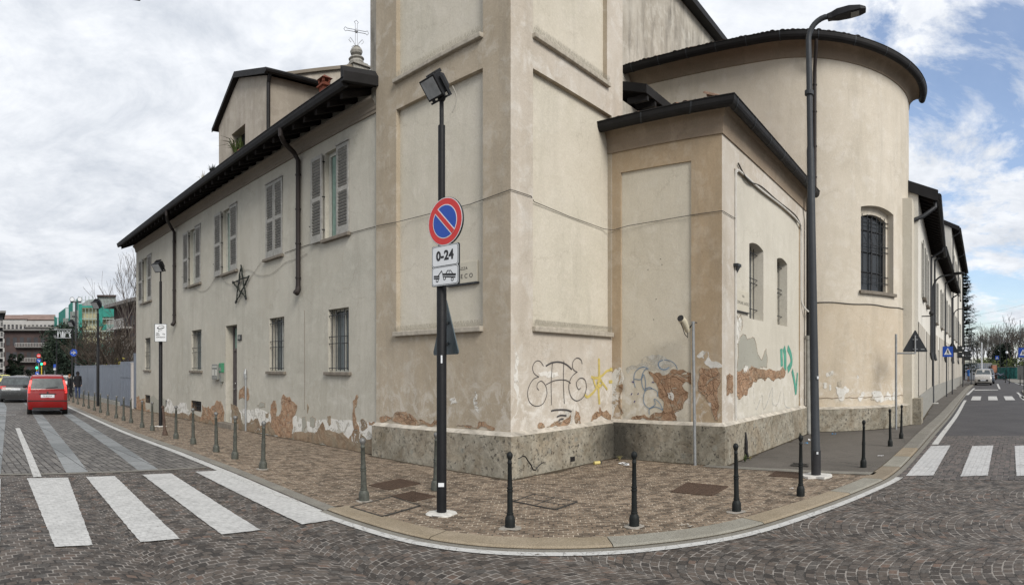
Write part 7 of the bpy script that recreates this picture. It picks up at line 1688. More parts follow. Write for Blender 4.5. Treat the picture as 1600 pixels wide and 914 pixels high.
for k,(px,r,yt,lab,w_) in enumerate(((1534,85,535,'white pole standing behind the parked silver car',.16),(1514.5,75,505,'thin grey pole beside the fir tree',.08),(1521,80,520,'thin dark pole between the fir tree and the white pole',.07),(1562.5,96,527,'thin pole before the dark rounded evergreen',.08),(1573,95,545,'short pole with a small round lamp before the hedge',.08),(1594,100,500,'tall thin pole near the right edge',.12),(1526.5,82,540,'short thin pole just left of the white pole',.06))):
    p=polar(px,r); t=thing('pole',lab,'pole',(p.x,p.y,0),'thin poles at the end of the right street'); mb=MB(); mb.tube([(p.x,p.y,-.1),(p.x,p.y,zat(yt,r))],w_/2,n=8); mb.build('shaft',M_['sign_white'] if k==0 else M_['lamp_grey'],t)
    if k==4: mb=MB(); mb.blob((p.x-.1,p.y,zat(551,r)),.22,.22,.22,8,6); mb.build('round_lamp',M_['sign_white'],t)
for k,(px,r,lab) in enumerate(((1571,70,'farther dark bollard on the pavement across the right street'),(1577,66,'second dark bollard on the pavement across the right street'),(1594,60,'nearest dark bollard on the pavement across the right street'))):
    p=polar(px,r); c_=copy_tree(B0); c_.location=(p.x,p.y,0); c_.scale=(1.3,1.3,1.25); c_['label']=lab; c_['group']='dark bollards across the right street'
# overhead wires on the right
for z0,z1,lab in ((10.2,12.0,'thin upper power line crossing the sky at the right'),(8.6,9.9,'thin lower power line crossing the sky at the right')):
    a=polar(1512,110,z0+.5); b=polar(1640,95,z1+.3); cable('power_line',lab,[a,a.lerp(b,.33)-Vector((0,0,.35)),a.lerp(b,.66)-Vector((0,0,.35)),b],'wire_pale',r=.012,cat='power line')
mo=thing('parked_motorcycle','small dark motorcycle parked before the teal mural','motorcycle',(*polar(1562,88).xy,0)); p=polar(1562,88); s=Vector((math.sin(ang(1562)),-math.cos(ang(1562)),0))
mb=MB()
for k in (-1,1):
    for j in range(12): q0=2*PI*j/12;q1=2*PI*(j+1)/12; c=p+s*k*.65+Vector((0,0,.3)); mb.tube([c+s*.27*math.cos(q0)+Vector((0,0,.27*math.sin(q0))),c+s*.27*math.cos(q1)+Vector((0,0,.27*math.sin(q1)))],.06,n=5)
mb.build('wheels',M_['tyre'],mo); mb=MB(); mb.tube([p+s*-.6+Vector((0,0,.75)),p+s*-.2+Vector((0,0,.8)),p+s*.1+Vector((0,0,.6)),p+s*.5+Vector((0,0,.8))],[.12,.16,.17,.1],n=8); mb.tube([p+s*.65+Vector((0,0,.3)),p+s*.5+Vector((0,0,1.05))],.04,n=6); mb.build('body',M_['car_dark'],mo)
# ---------------------------------------------------------------- cars
def make_car(name,label,paint,Lc,Wc,Hc,style,loc,yaw,rear=True,lit=False,plate='plate_white',cat='car',group=None):
    """car built along +X = forward, base on z=0"""
    t=thing(name,label,cat,(0,0,0),group)
    if style=='hatch':   # short, tall, upright tail
        top=[(-.50,.40),(-.505,.62),(-.49,.93),(-.455,.98),(-.42,1.40),(-.40,1.49),(-.34,1.535),(-.05,1.54),(.10,1.50),(.16,1.46),(.30,1.06),(.33,1.02),(.45,.92),(.49,.80),(.505,.55),(.50,.30)]
        arch_f,arch_r,wr=.335,-.33,.285; belt=.98
    elif style=='wagon':
        top=[(-.50,.38),(-.505,.60),(-.495,.86),(-.47,1.02),(-.45,1.06),(-.385,1.38),(-.35,1.45),(-.20,1.49),(.0,1.49),(.08,1.45),(.20,1.10),(.24,1.03),(.42,.90),(.48,.76),(.505,.52),(.50,.28)]
        arch_f,arch_r,wr=.31,-.30,.32; belt=1.0
    else:
        top=[(-.50,.38),(-.505,.65),(-.48,.92),(-.42,1.0),(-.33,1.38),(-.25,1.45),(-.02,1.46),(.08,1.42),(.22,1.03),(.26,.99),(.44,.86),(.49,.72),(.505,.5),(.50,.28)]
        arch_f,arch_r,wr=.32,-.31,.29; belt=.96
    kz=Hc/max(z for x,z in top); top=[(x*Lc,z*kz) for x,z in top]; belt*=kz; gz_=.20
    bot=[]
    def archpts(cx): 
        return [(cx*Lc+(wr+.055)*math.cos(q),gz_+max(0,.02)+max(0,(wr+.055)*math.sin(q))+.06) for q in [PI*k/8 for k in range(9)]]
    bot=[(.47*Lc,gz_)]+[(x,z) for x,z in archpts(arch_f)]+[(0,gz_-.01)]+[(x,z) for x,z in archpts(arch_r)]+[(-.47*Lc,gz_+.02)]
    prof=top+bot
    def half(z,x): 
        w_=Wc/2*(1-.05*((abs(x)/(Lc/2))**4))
        if z>belt: w_*=1-.20*(z-belt)/(Hc-belt)
        elif z<.35: w_*=.985
        return w_
    cx=sum(p[0] for p in prof)/len(prof); cz=.75
    rings=[]
    for s,ins in ((-1,.07),(-.985,.035),(-.94,.012),(-.8,.0),(0,-.01),(.8,0),(.94,.012),(.985,.035),(1,.07)):
        ring=[]
        for x,z in prof:
            dx=x-cx; dz=z-cz; l=math.hypot(dx,dz) or 1; k=ins if z>gz_+.15 or abs(x)>.4*Lc else ins*.2
            if z<=gz_+.4 and abs(x)<.42*Lc: k=0
            ring.append((x-dx/l*k,s*half(z,x),z-dz/l*k))
        rings.append(ring)
    mb=MB(); mb.loft(rings); body=mb.build('body',M_[paint],t,smooth=38)
    def P(x,y,z,o=.006): return (x,y,z)
    i_r=[i for i,(x,z) in enumerate(top) if z>belt-.03 and x<0]; 
    def edge(z,front):   # x of the body outline at height z
        seq=top if front else top
        best=None
        for (x0,z0),(x1,z1) in zip(top,top[1:]):
            if ((x0+x1)>0)==front and min(z0,z1)-1e-6<=z<=max(z0,z1)+1e-6 and abs(z1-z0)>1e-6: best=x0+(x1-x0)*(z-z0)/(z1-z0)
        return best if best is not None else (Lc/2 if front else -Lc/2)
    # rear window and windscreen: thin panes on the body
    for nm,front,z0,z1,mat in (('rear_window',False,belt+.03,Hc-.14,'rear_glass' if style!='x' else 'car_glass'),('windscreen',True,belt+.03,Hc-.09,'car_glass')):
        g=MB(); sgn=1 if front else -1; A_=[]; 
        for z in (z0,(z0+z1)/2,z1): x=edge(z,front)+sgn*.012; y=half(z,x)*(.86 if not front else .88); A_.append([(x,-y,z),(x,y,z),(x-sgn*.03,y,z),(x-sgn*.03,-y,z)])
        g.loft(A_); g.build(nm,M_[mat],t,bevel=.004)
    for sd in (-1,1):
        for xa,xb in (((-.36,-.02) if style!='hatch' else (-.37,-.05)),((.005,.21) if style!='hatch' else (-.02,.235))):
            g=MB(); z0=belt+.03; z1=Hc-.13
            x0,x1=xa*Lc,xb*Lc; lean_f=.13*Lc if xb>.1 else 0; lean_b=.06*Lc if xa<-.3 else 0
            pts=[(x0,z0),(x1,z0),(x1-lean_f,z1),(x0+lean_b,z1)]
            o=[(x,sd*(half(z,x)+.006),z) for x,z in pts]; g.prism(o,(0,-sd*.02,0)); g.build('side_window',M_['car_glass'],t)
        mi=MB(); mi.blob((.19*Lc,sd*(Wc/2+.09),belt+.06),.05,.10,.07,8,6); mi.build('wing_mirror',M_['plastic_black'],t)
    for cxw in (arch_f,arch_r):
        for sd in (-1,1):
            w_=MB(); x=cxw*Lc; y0=sd*(Wc/2-.20); y1=sd*(Wc/2-.01)
            pr=[(wr*.55,y0),(wr*.97,y0),(wr,y0+sd*.03),(wr,y1-sd*.03),(wr*.96,y1),(wr*.62,y1)]
            rg=[[(x+r_*math.cos(2*PI*j/20),yy,wr+r_*math.sin(2*PI*j/20)) for j in range(20)] for r_,yy in pr]; w_.loft(rg,cap=True); wh=w_.build('wheel',M_['tyre'],t,smooth=40)
            rm=MB(); rm.loft([[(x+r_*math.cos(2*PI*j/16),yy,wr+r_*math.sin(2*PI*j/16)) for j in range(16)] for r_,yy in ((wr*.62,y1-sd*.01),(wr*.58,y1+sd*.004),(wr*.15,y1-sd*.03))]); rm.build('rim',M_['rim'],wh)
    # bumper, plate, lamps
    xr=edge(.45*kz,False); xf=edge(.5*kz,True)
    if style=='hatch':
        mb=MB(); mb.obox((xr-.008,0,.565),(.012,0,0),(0,Wc*.475,0),(0,0,.018)); mb.obox((xr+.03,0,.27),(.03,0,0),(0,Wc*.36,0),(0,0,.035)); mb.build('rear_strip',M_['plastic_black'],t)
        for sd in (-1,1):
            l=MB(); z0,z1=.86*kz,1.34*kz; A_=[]
            for z in (z0,(z0+z1)/2,z1): x=edge(z,False)-.014; y=half(z,x); A_.append([(x,sd*(y*.985),z),(x,sd*(y*.875),z),(x+.05,sd*(y*.875),z),(x+.08,sd*(y*1.005),z)])
            l.loft(A_); l.build('tail_lamp',M_['taillight_lit'],t)
        mb=MB(); xx=edge(.74*kz,False); mb.obox((xx-.012,0,.74*kz),(.006,0,0),(0,.26,0),(0,0,.058)); mb.build('number_plate',M_[plate],t)
        mb=MB(); mb.obox((xx-.010,0,.74*kz+.085),(.008,0,0),(0,.32,0),(0,0,.016)); mb.obox((edge(.87*kz,False)-.012,0,.875*kz),(.006,0,0),(0,.035,0),(0,0,.03)); mb.build('handle_strip',M_['plastic_black'],t)
        for dy,tx in ((-.0,'DJ 832DA'),): textobj(tx,.082,M_['sign_black'],t,(xx-.0195,0,.74*kz),(0,-1,0),(0,0,1),name='plate_number')
        mb=MB(); mb.tube([(edge(1.0,False)-.03,.06,belt+.05),(edge(1.05,False)-.03,.02,belt+.06),(edge(1.05,False)-.03,-.40,belt+.10)],.011,n=5); mb.build('rear_wiper',M_['plastic_black'],t)
        mb=MB(); 
        for sd in (-1,1): mb.tube([(-.36*Lc,sd*Wc*.38,Hc*.985),(-.3*Lc,sd*Wc*.38,Hc+.03),(.0*Lc,sd*Wc*.38,Hc+.035),(.06*Lc,sd*Wc*.38,Hc*.99)],.018,n=6)
        mb.build('roof_rails',M_['plastic_black'],t)
    else:
        for sd in (-1,1):
            l=MB(); z0,z1=.80*kz,.96*kz; A_=[]
            for z in (z0,z1): x=edge(z,False)-.012; y=half(z,x); A_.append([(x,sd*(y*.97),z),(x,sd*(y*.62),z),(x+.05,sd*(y*.62),z),(x+.2,sd*(y*1.01),z)])
            l.loft(A_); l.build('tail_lamp',M_['taillight'],t)
        mb=MB(); xx=edge(.72*kz,False); mb.obox((xx-.012,0,.78*kz),(.006,0,0),(0,.26,0),(0,0,.05)); mb.build('number_plate',M_[plate],t)
        mb=MB(); mb.obox((edge(.3*kz,False)-.0,0,.33),(.03,0,0),(0,Wc*.42,0),(0,0,.07)); mb.obox((edge(.62*kz,False)-.006,0,.60*kz),(.006,0,0),(0,Wc*.40,0),(0,0,.008)); mb.build('rear_strip',M_['plastic_black'],t)
    for sd in (-1,1):
        l=MB(); z0,z1=.66*kz,.84*kz; A_=[]
        for z in (z0,z1): x=edge(z,True)+.006; y=half(z,x); A_.append([(x,sd*(y*.95),z),(x,sd*(y*.60),z),(x-.05,sd*(y*.60),z),(x-.22,sd*(y*1.005),z)])
        l.loft(A_); l.build('headlight',M_['headlight'],t)
    mb=MB(); mb.obox((xf+.004,0,.44*kz),(.012,0,0),(0,Wc*.30,0),(0,0,.085)); mb.obox((xf+.0,0,.27),(.02,0,0),(0,Wc*.42,0),(0,0,.03)); mb.build('front_grille',M_['plastic_black'],t)
    mb=MB(); mb.obox((xf+.018,0,.46*kz),(.006,0,0),(0,.26,0),(0,0,.055)); mb.build('front_plate',M_[plate],t)
    t.location=loc; t.rotation_euler=(0,0,yaw); return t
p=polar(72.5,26.1); make_car('parked_car','red small hatchback seen from behind with lit tail lamps, right of the grey estate car','car_red',3.55,1.60,1.55,'hatch',(p.x,p.y,zg(p.x,p.y)+ZR),ang(72.5)+R(1.5))
p=polar(25.5,37.5); make_car('parked_car','grey estate car seen from behind, left of the red hatchback','car_grey',4.75,1.84,1.48,'wagon',(p.x,p.y,zg(p.x,p.y)+ZR),ang(25)-R(1))
p=polar(3,105); make_car('parked_car','yellow hatchback crossing at the left edge far down the street','car_yellow',3.9,1.65,1.55,'hatch2',(p.x,p.y,zg(p.x,p.y)),ang(3)+PI/2)
p=polar(27,98); make_car('parked_car','white car far ahead just behind the grey estate car','car_silver',4.1,1.7,1.45,'sedan',(p.x,p.y,zg(p.x,p.y)),ang(27)+PI/2+R(20))
p=polar(76,92); make_car('parked_car','dark car far away right of the traffic lights','car_dark',4.2,1.72,1.45,'sedan',(p.x,p.y,zg(p.x,p.y)),ang(76)+R(25))
p=polar(101,60); make_car('parked_car','pale car far behind the two standing people','car_silver',4.2,1.72,1.48,'sedan',(p.x,p.y,zg(p.x,p.y)),ang(101)+R(5))
p=polar(1536.5,62.5); make_car('parked_car','silver hatchback facing the camera, parked at the right kerb','car_silver',3.65,1.66,1.56,'hatch2',(p.x,p.y,ZR),ang(1536)+PI-R(1))
p=polar(1541,68.5); make_car('parked_car','dark blue car parked just behind the silver hatchback','car_dark',4.2,1.78,1.60,'sedan',(p.x,p.y,ZR),ang(1541)+PI)
# ---------------------------------------------------------------- people
def person(label,loc,yaw,h,top,legs,hair,coat_len=.55,hood=False,phone=False,walk=.12,lean=0,bag=False):
    """standing figure built along +X = facing"""
    t=thing('person',label,'person',(0,0,0)); k=h/1.75
    V=[];E=[];Rr=[]
    def v(x,y,z,r): V.append((x*k,y*k,z*k)); Rr.append(r*k); return len(V)-1
    pel=v(0,0,.95,.13); ch=v(.01,0,1.28,.145); sh=v(0,0,1.42,.10); nk=v(0.01,0,1.51,.05); hd=v(.02,0,1.60,.085); ht=v(.02,0,1.70,.075)
    for a,b in ((pel,ch),(ch,sh),(sh,nk),(nk,hd),(hd,ht)): E.append((a,b))
    for s in (-1,1):
        hp=v(0,s*.09,.88,.095); kn=v(.03+s*walk*.4,s*.10,.50,.062); an=v(-.02+s*walk,s*.10,.09,.042); to=v(.13+s*walk,s*.11,.04,.035); E+= [(pel,hp),(hp,kn),(kn,an),(an,to)]
        so=v(0,s*.19,1.40,.062); el=v(-.02+(.05 if phone else 0),s*.24,1.12,.047)
        if phone: wr_=v(.22,s*.12,1.22,.035); hn=v(.29,s*.06,1.26,.038)
        else: wr_=v(.08,s*.22,.90,.035); hn=v(.11,s*.21,.82,.038)
        E+= [(sh,so),(so,el),(el,wr_),(wr_,hn)]
    me=bpy.data.meshes.new('body'); me.from_pydata(V,E,[]); o=bpy.data.objects.new('body',me); COL.objects.link(o)
    sk=o.modifiers.new('skin','SKIN'); 
    for i,sv in enumerate(me.skin_vertices[0].data): sv.radius=(Rr[i],Rr[i]); 
    me.skin_vertices[0].data[0].use_root=True
    su=o.modifiers.new('sub','SUBSURF'); su.levels=1; su.render_levels=1
    dg=bpy.context.evaluated_depsgraph_get(); m2=bpy.data.meshes.new_from_object(o.evaluated_get(dg)); bpy.data.objects.remove(o)
    m2.name='body'; m2.materials.clear(); 
    for m in ('skin',legs,top,'sign_black'): m2.materials.append(M_[m])
    for f in m2.polygons:
        c=f.center/k; f.material_index=3 if c.z<.10 else (1 if c.z<.93 and abs(c.y)<.20 else (2 if c.z<1.50 and not (c.z<.88 and abs(c.y)>.18) and not(phone and c.x>.25) else 0)); f.use_smooth=True
    o=bpy.data.objects.new('body',m2); COL.objects.link(o); o.parent=t
    mb=MB(); pr=[(.205,.95-coat_len+.0),(.20,.95-coat_len*.5),(.185,1.0),(.19,1.25),(.175,1.40),(.09,1.48)]
    mb.loft([[(r*.78*k*math.cos(2*PI*j/16),r*k*math.sin(2*PI*j/16),z*k) for j in range(16)] for r,z in pr]); mb.build('coat',M_[top],t,smooth=60)
    mb=MB()
    if hood: mb.blob((-.0*k,0,1.62*k),.125*k,.12*k,.145*k,12,8); mb.build('hood',M_[top],t,smooth=60)
    else: mb.blob((-.012*k,0,1.655*k),.10*k,.092*k,.11*k,12,8); mb.build('hair',M_[hair],t,smooth=60)
    # nose, eyes
    mb=MB(); mb.blob((.108*k,0,1.60*k),.02*k,.014*k,.024*k,6,4); mb.build('nose',M_['skin'],t)
    mb=MB()
    for s in (-1,1): mb.blob((.098*k,s*.032*k,1.63*k),.008*k,.012*k,.008*k,6,4)
    mb.build('eyes',M_['sign_black'],t)
    t.location=loc; t.rotation_euler=(0,lean,yaw); return t
p=polar(121.5,40); person('person in a black hooded jacket and dark trousers standing by the fence end',(p.x,p.y,zg(p.x,p.y)),ang(119)+PI+.15,1.74,'coat_black','trousers_navy','hair_dark',coat_len=.18,hood=True,walk=.05)
p=polar(108.5,41.5); person('person in a long black coat with reddish hair standing left of the black pole',(p.x,p.y,zg(p.x,p.y)-.1),ang(108)+PI/2,1.66,'coat_black','trousers_dark','hair_brown',coat_len=.50,walk=.10)
p=polar(102,46); person('person in a white jacket and blue trousers bending beside the pale car',(p.x,p.y,zg(p.x,p.y)-.1),ang(104)+PI/2,1.62,'coat_white','trousers_navy','hair_dark',coat_len=.18,lean=.25)
p=polar(1513,74); person('person in a blue jacket and brown trousers looking at a phone by the right kerb',(p.x,p.y,0),ang(1513)+PI/2+.3,1.72,'jacket_blue','trousers_brown','hair_dark',coat_len=.22,phone=True)
# ---------------------------------------------------------------- traffic lights and far signs on the left
def tl(px,r,yt,lab,lens,pm='yellow_paint',signs=()):
    p=polar(px,r); z0=zg(p.x,p.y); t=thing('traffic_light',lab,'traffic light',(p.x,p.y,z0)); zt_=zat(yt,r); mb=MB(); mb.tube([(p.x,p.y,z0),(p.x,p.y,zt_-.2)],.07,n=8); mb.build('pole',M_[pm],t)
    n=Vector((-math.cos(ang(px)),-math.sin(ang(px)),0)); rt=Vector((0,0,1)).cross(n); c=Vector((p.x,p.y,zt_-.75))+n*.1
    mb=MB(); mb.obox(c,rt*.16,n*.12,(0,0,.52)); mb.build('lamp_housing',M_['plastic_black'],t,bevel=.02)
    mb=MB(); idx={'green':-1,'red':1}[lens]; cc=c+Vector((0,0,idx*.34)); disc(mb,cc,n,rt,.17,.12,.15,16); mb.build('lit_lens',M_['light_'+lens],t)
    return t
tl(57.5,80,561,'traffic light showing green, left of the yellow pole','green'); tl(65,84,556,'traffic light showing green on a yellow pole behind the red car','green'); tl(69.5,82,563,'traffic light showing red, right of the green ones','red',pm='galvanised')
def round_sign(px,py,r,rad,lab,mat,mk,post=None):
    c,n,rt=frame_at(px,py,r,ang(px)+PI); t=thing('round_sign',lab,'road sign',(c.x,c.y,c.z-rad)); mb=MB(); disc(mb,c,n,rt,rad,-.03,0,24); mb.build('disc',M_[mat],t); mb=MB()
    if mk=='bar': poly(mb,c,n,rt,[(-rad*.7,-rad*.16),(rad*.7,-rad*.16),(rad*.7,rad*.16),(-rad*.7,rad*.16)],0,.006)
    else: poly(mb,c,n,rt,[(-rad*.5,rad*.5),(-rad*.62,rad*.35),(rad*.1,-rad*.15),(-rad*.1,-rad*.4),(rad*.6,-rad*.45),(rad*.35,rad*.2),(rad*.2,0)],0,.006)
    mb.build('mark',M_['sign_white'],t)
    return t
round_sign(60.5,556,79,.27,'red no entry sign above the traffic lights','sign_red','bar'); round_sign(60.5,563.5,79,.27,'round blue arrow sign directly under the no entry sign','sign_blue','arrow'); round_sign(58,583.5,70,.23,'low round blue arrow sign behind the red car','sign_blue','arrow')
p=polar(60.5,79.2); z0=zg(p.x,p.y); t=thing('sign_post','thin post carrying the red no entry sign and a blue arrow sign','post',(p.x,p.y,z0)); mb=MB(); mb.tube([(p.x,p.y,z0),(p.x,p.y,zat(552,79))],.04,n=8); mb.build('pole',M_['galvanised'],t)
c,n,rt=frame_at(86,572.5,75,ang(86)+PI); t=thing('parking_sign','small blue square sign on the farthest floodlight pole','road sign',(c.x,c.y,c.z-.3)); mb=MB(); poly(mb,c,n,rt,rrect(.38,.5,.03),-.02,0); mb.build('plate',M_['sign_blue'],t); mb=MB(); poly(mb,c-Vector((0,0,.3)),n,rt,rrect(.36,.26,.02),-.02,0); mb.build('lower_panel',M_['sign_white'],t); mb=MB(); mb.tube([(c.x,c.y,zg(c.x,c.y)),(c.x,c.y,c.z)],.035,n=6); mb.build('post',M_['galvanised'],t)
# tall floodlight mast with two round lamps
r=64; p=polar(118.5,r); z0=zg(p.x,p.y); ztm=zat(472,r); t=thing('floodlight_mast','tall dark mast with two round white floodlights on a crossbar',"floodlight mast",(p.x,p.y,z0))
mb=MB(); mb.tube([(p.x,p.y,z0),(p.x,p.y,ztm)],[.13,.08],n=10); rt=Vector((math.sin(ang(118)),-math.cos(ang(118)),0)); vv=Vector((-math.cos(ang(118)),-math.sin(ang(118)),0)); T=Vector((p.x,p.y,ztm)); mb.tube([T-rt*.56,T+rt*.56],.06,n=6); mb.tube([T-rt*.4-Vector((0,0,1.45)),T+rt*.0-Vector((0,0,1.45))],.09,n=6); mb.build('pole',M_['lamp_grey'],t)
for s in (-1,1):
    mb=MB(); c=T+rt*s*.38+Vector((0,0,.27)); mb.tube([c-vv*.12,c+vv*.12],[.17,.24],n=16); hd=mb.build('floodlight',M_['lamp_grey'],t,smooth=40); mb=MB(); mb.tube([c+vv*.121,c+vv*.135],.20,n=16); mb.build('lens',M_['sign_white'],hd)
# unlit light decoration letters across the street
r=52; t=thing('light_decoration','unlit white wire light decoration with letter-like loops hung over the street','light decoration',polar(92,r,zat(540,r)))
mb=MB(); 
def LP_(x,y): q=polar(x,r); return Vector((q.x,q.y,zat(y,r)))
mb.tube([LP_(84,515),LP_(113,515)],.018,n=4); mb.tube([LP_(89,528),LP_(111,528)],.018,n=4)
for x0,x1 in ((90,96),(97,99.5),(100.5,110)):
    n=10
    for yo in (0,2.2): mb.tube([LP_(x0+yo*.4+(x1-x0-yo*.8)*(.5-.5*math.cos(PI*k/n)),527-(9.5-yo)*math.sin(PI*k/n)) for k in range(n+1)],.016,n=4)
    mb.tube([LP_(x0,527),LP_(x0,517)],.016,n=4)
for k in range(9): mb.tube([LP_(111-3*abs(math.sin(k*.8)),527-k*1.2),LP_(111-3*abs(math.sin((k+1)*.8)),527-(k+1)*1.2)],.014,n=4)
mb.tube([LP_(89,515),LP_(88,512)],.01,n=3); mb.tube([LP_(113,515),LP_(113.5,508)],.01,n=3); mb.build('wire_frame',M_['sign_white'],t)
for a_,b_,lab in (((-30,497),(92,512),'thin wire sagging over the left street towards the decoration'),((-30,510),(60,506),'second thin wire over the far left rooftops')):
    A_=polar(a_[0],90,zat(a_[1],90)); B__=polar(b_[0],85,zat(b_[1],85)); cable('overhead_wire',lab,[A_,A_.lerp(B__,.5)-Vector((0,0,.3)),B__],'wire_pale',r=.02,cat='wire')
# ---------------------------------------------------------------- far buildings on the left
def block(name,label,px0,px1,r0,r1,ytop,mat,ybase=600,depth=14,rows=4,cols=6,wm='building_dark',balc=None,roof=None,roofh=0,group=None,slab=True,rail='building_white'):
    A_=polar(px0,r0);B__=polar(px1,r1); z0=zg(0,(r0+r1)/2)-1.5; z1=zat(ytop,(r0+r1)/2); d=B__-A_; L_=d.length; d/=L_; nn=Vector((d.y,-d.x,0))
    if nn.dot(A_)>0: nn=-nn
    t=thing(name,label,'building',(A_.x,A_.y,z0),group); P=lambda s,o,z:A_+d*s+nn*o+Vector((0,0,z))
    mb=MB(); mb.prism([P(0,0,z0),P(L_,0,z0),P(L_,-depth,z0),P(0,-depth,z0)],(0,0,z1-z0)); mb.build('wall',M_[mat],t)
    fh=(z1-1.0-(zg(0,r0)+.6))/rows
    for i in range(rows):
        for j in range(cols):
            s=L_*(j+.5)/cols; z=zg(0,r0)+.6+fh*(i+.55); ww=L_/cols*.28
            mb=MB(); mb.obox(P(s,.04,z),d*ww,nn*.05,(0,0,fh*.27)); w_=mb.build('window',M_[wm],t); 
        if balc:
            for (b0,b1) in balc:
                mb=MB(); z=zg(0,r0)+.6+fh*(i+.15); mb.obox(P(L_*(b0+b1)/2,.6,z),d*L_*(b1-b0)/2,nn*.6,(0,0,.10)); bl=mb.build('balcony',M_[rail],t); mb=MB()
                nb=int(L_*(b1-b0)/.35)
                for q in range(nb+1): mb.obox(P(L_*(b0+(b1-b0)*q/nb),1.15,z+.5),d*.05,nn*.02,(0,0,.42))
                mb.obox(P(L_*(b0+b1)/2,1.15,z+.95),d*L_*(b1-b0)/2,nn*.03,(0,0,.04)); mb.build('railing',M_['building_white'],bl)
    if slab: mb=MB(); mb.obox(P(L_/2,-depth/2+.3,z1+.12),d*(L_/2+.5),nn*(depth/2+.8),(0,0,.18)); mb.build('roof_slab',M_['building_grey'],t)
    if roof:
        mb=MB(); mb.prism([P(-.3,.4,z1+.3),P(-.3,-depth/2,z1+.3+roofh),P(-.3,-depth,z1+.3)],d*(L_+.6)); mb.build('roof',M_[roof],t)
    return t
block('apartment_building','brown brick apartment building with balconies at the end of the left street',7,83,150,150,516.5,'building_brown',rows=3,cols=7,balc=((.22,.95),),rail='building_grey',depth=16)
block('apartment_building','white apartment block rising behind the brown building, left part',4,42,215,215,500,'building_white',rows=6,cols=6,roof='tile_far',roofh=2.0,slab=False)
block('apartment_building','white stepped apartment block rising behind the brown building, right part',36,86,235,235,501,'building_white',rows=6,cols=8,roof='tile_far',roofh=2.5,slab=False)
block('apartment_building','low white annex with a red-brown penthouse behind the brown building',42,76,190,190,512,'building_white',rows=5,cols=5,slab=True)
block('apartment_building','dark balconied block at the far left edge of the picture',-30,4.5,111,111,489,'building_dark',rows=6,cols=3,wm='building_grey',balc=((.1,1.0),),rail='building_white')
block('apartment_building','tiled grey house behind the bare trees at the end of the parish house',222,178,66,74,476,'building_brown',rows=4,cols=5,wm='building_dark',balc=((.3,.9),),roof='tile_far',roofh=.5,slab=True,depth=12)
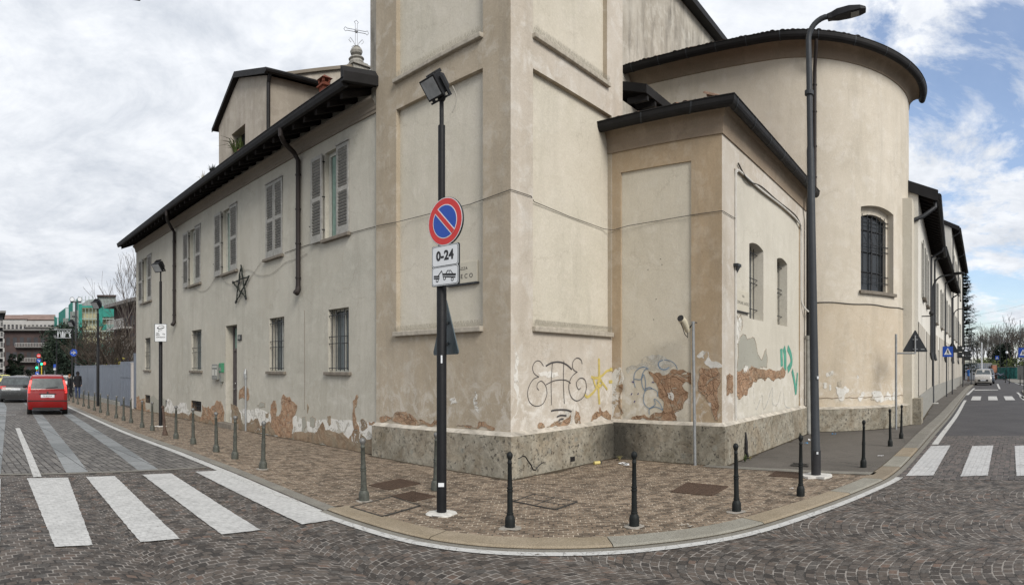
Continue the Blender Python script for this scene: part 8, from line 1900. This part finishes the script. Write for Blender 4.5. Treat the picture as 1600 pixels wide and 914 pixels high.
# building wrapped in scaffold and green netting
def scaffold():
    t=thing('scaffolded_building','pale apartment building wrapped in scaffolding and green netting','building',polar(135,105,-1.5))
    def blk(px0,px1,r0,r1,ytop,mat,depth=10,name='wall'):
        A_=polar(px0,r0);B__=polar(px1,r1); d=(B__-A_); L_=d.length; d/=L_; nn=Vector((d.y,-d.x,0)); nn=-nn if nn.dot(A_)>0 else nn; z1=zat(ytop,(r0+r1)/2); mb=MB(); mb.prism([A_+Vector((0,0,-2)),B__+Vector((0,0,-2)),B__-nn*depth+Vector((0,0,-2)),A_-nn*depth+Vector((0,0,-2))],(0,0,z1+2)); mb.build(name,M_[mat],t); return A_,B__,d,L_,nn,z1
    A_,B__,d,L_,nn,z1=blk(123,182,104,104,478,'scaffold_wall',depth=14)
    mb=MB(); P=lambda s,o,z:A_+d*s+nn*o+Vector((0,0,z)); mb.prism([P(0,0,z1),P(L_,0,z1),P(L_*.98,-5,z1+1.6),P(L_*.25,-5,z1+1.6)],-nn*6); mb.build('slate_roof',M_['scaffold_slate'],t)
    mb=MB(); q0=polar(152,106);q1=polar(181,106); zz=zat(463.5,106); mb.prism([q0+Vector((0,0,z1)),q1+Vector((0,0,z1)),q1+nn*-4+Vector((0,0,z1)),q0+nn*-4+Vector((0,0,z1))],(0,0,zz-z1)); mb.build('roof_storey',M_['scaffold_slate'],t)
    mb=MB(); mb.obox((q0+q1)/2+Vector((0,0,zz+.12)),(q1-q0)*.52,nn*.4,(0,0,.12)); mb.build('roof_edge',M_['building_brown'],t)
    # scaffold on the front
    mb=MB()
    for k in range(12): s=L_*k/11; mb.tube([P(s,1.0,-1),P(s,1.0,z1+ (1.5 if k<5 else .8))],.05,n=4)
    fl=[z1-.2-2.0*i for i in range(6)]
    for z in fl: mb.obox(P(L_/2,.7,z),d*L_/2,nn*.4,(0,0,.06)); mb.tube([P(0,1.0,z+1),P(L_,1.0,z+1)],.04,n=4)
    mb.build('scaffold_frame',M_['scaffold_metal'],t)
    for j,(s0,s1,za,zb) in enumerate(((0,.09,z1-9,z1+.2),(.53,.63,z1-3.4,z1-.1),(.62,1,z1-1.9,z1-.2),(.55,1,z1-8,z1-6.4),(.09,.4,z1-.4,z1-.1),(.62,1,z1-4,z1-3.1))):
        mb=MB(); mb.prism([P(L_*s0,1.12,za),P(L_*s1,1.12,za),P(L_*s1,1.12,zb),P(L_*s0,1.12,zb)],nn*.02); mb.build('netting',M_['netting_green'],t)
    for px0,px1,ra,rb_,ya,yb in ((85.5,89.5,132,128,494,497),(92.5,102.5,128,119,489,481.5),(108,114,116,111,477,470),(120.5,123,107,105,467,467)):
        A2=polar(px0,ra);B2=polar(px1,rb_); za=zat(ya,ra);zb=zat(yb,rb_); m_=(B2-A2); nv=Vector((m_.y,-m_.x,0)).normalized()
        mb=MB(); mb.prism([A2+Vector((0,0,-1)),B2+Vector((0,0,-1)),B2+Vector((0,0,zb)),A2+Vector((0,0,za))],nv*.12); mb.build('netting',M_['netting_green'],t)
        mb=MB(); mb.prism([B2+Vector((0,0,-1)),polar(px1+5,rb_)+Vector((0,0,-1)),polar(px1+5,rb_)+Vector((0,0,zb-1.9)),B2+Vector((0,0,zb-1.9))],nv*.5); mb.build('wall',M_['scaffold_slate'],t)
        mb=MB(); 
        for q in range(4): mb.tube([polar(px1+5*q/3,rb_-.5)+Vector((0,0,-1)),polar(px1+5*q/3,rb_-.5)+Vector((0,0,zb+.1))],.05,n=4)
        mb.tube([B2+Vector((0,0,zb)),polar(px1+5,rb_-.5)+Vector((0,0,zb))],.05,n=4); mb.build('scaffold_frame',M_['scaffold_metal'],t)
scaffold()
# low wall and kerb planting beyond the junction so the street end is closed
p=polar(60,125); hedge('low dark hedge across the street end behind the traffic lights',polar(40,122),polar(120,116),1.4,1.5,91,mat='needles_dark')
# suspended lamp whose underside just enters the top of the picture
def hung(px,r,label,w_):
    z=zat(0,r); p=polar(px,r); t=thing('suspended_lamp',label,'street lamp',(p.x,p.y,z)); mb=MB(); s=Vector((math.sin(ang(px)),-math.cos(ang(px)),0)); f=Vector((math.cos(ang(px)),math.sin(ang(px)),0)); c=Vector((p.x,p.y,z))
    mb.loft([[c-s*w_*.1-Vector((0,0,-.01)),c+s*w_*.5-Vector((0,0,.02 )),c-f*.2+s*w_*.2-Vector((0,0,.00))],[c-s*w_+Vector((0,0,.16)),c+s*w_*1.0+Vector((0,0,.16)),c-f*.4+Vector((0,0,.16))]]); mb.build('lamp_body',M_['black_paint'],t)
    mb=MB(); mb.tube([c+Vector((0,0,.15)),c+Vector((0,0,.6))],.02,n=6); mb.tube([c-s*9+Vector((0,0,.9)),c+Vector((0,0,.6)),c+s*9+Vector((0,0,.9))],.01,n=4); mb.build('suspension_wire',M_['wire'],t)
hung(206,12,'dark street lamp hanging from a wire at the top left edge of the sky',.30)

# things that are one mesh need no empty above them
for o in [o for o in sc.objects if o.type=='EMPTY' and o.parent is None]:
    ch=list(o.children)
    if len(ch)==1 and not ch[0].children and not o.rotation_euler.x and not o.rotation_euler.z:
        c=ch[0]; loc=o.location.copy(); keys={k:o[k] for k in o.keys()}; nm=o.name; c.parent=None; c.location=loc
        for k,v in keys.items(): c[k]=v
        bpy.data.objects.remove(o); c.name=nm
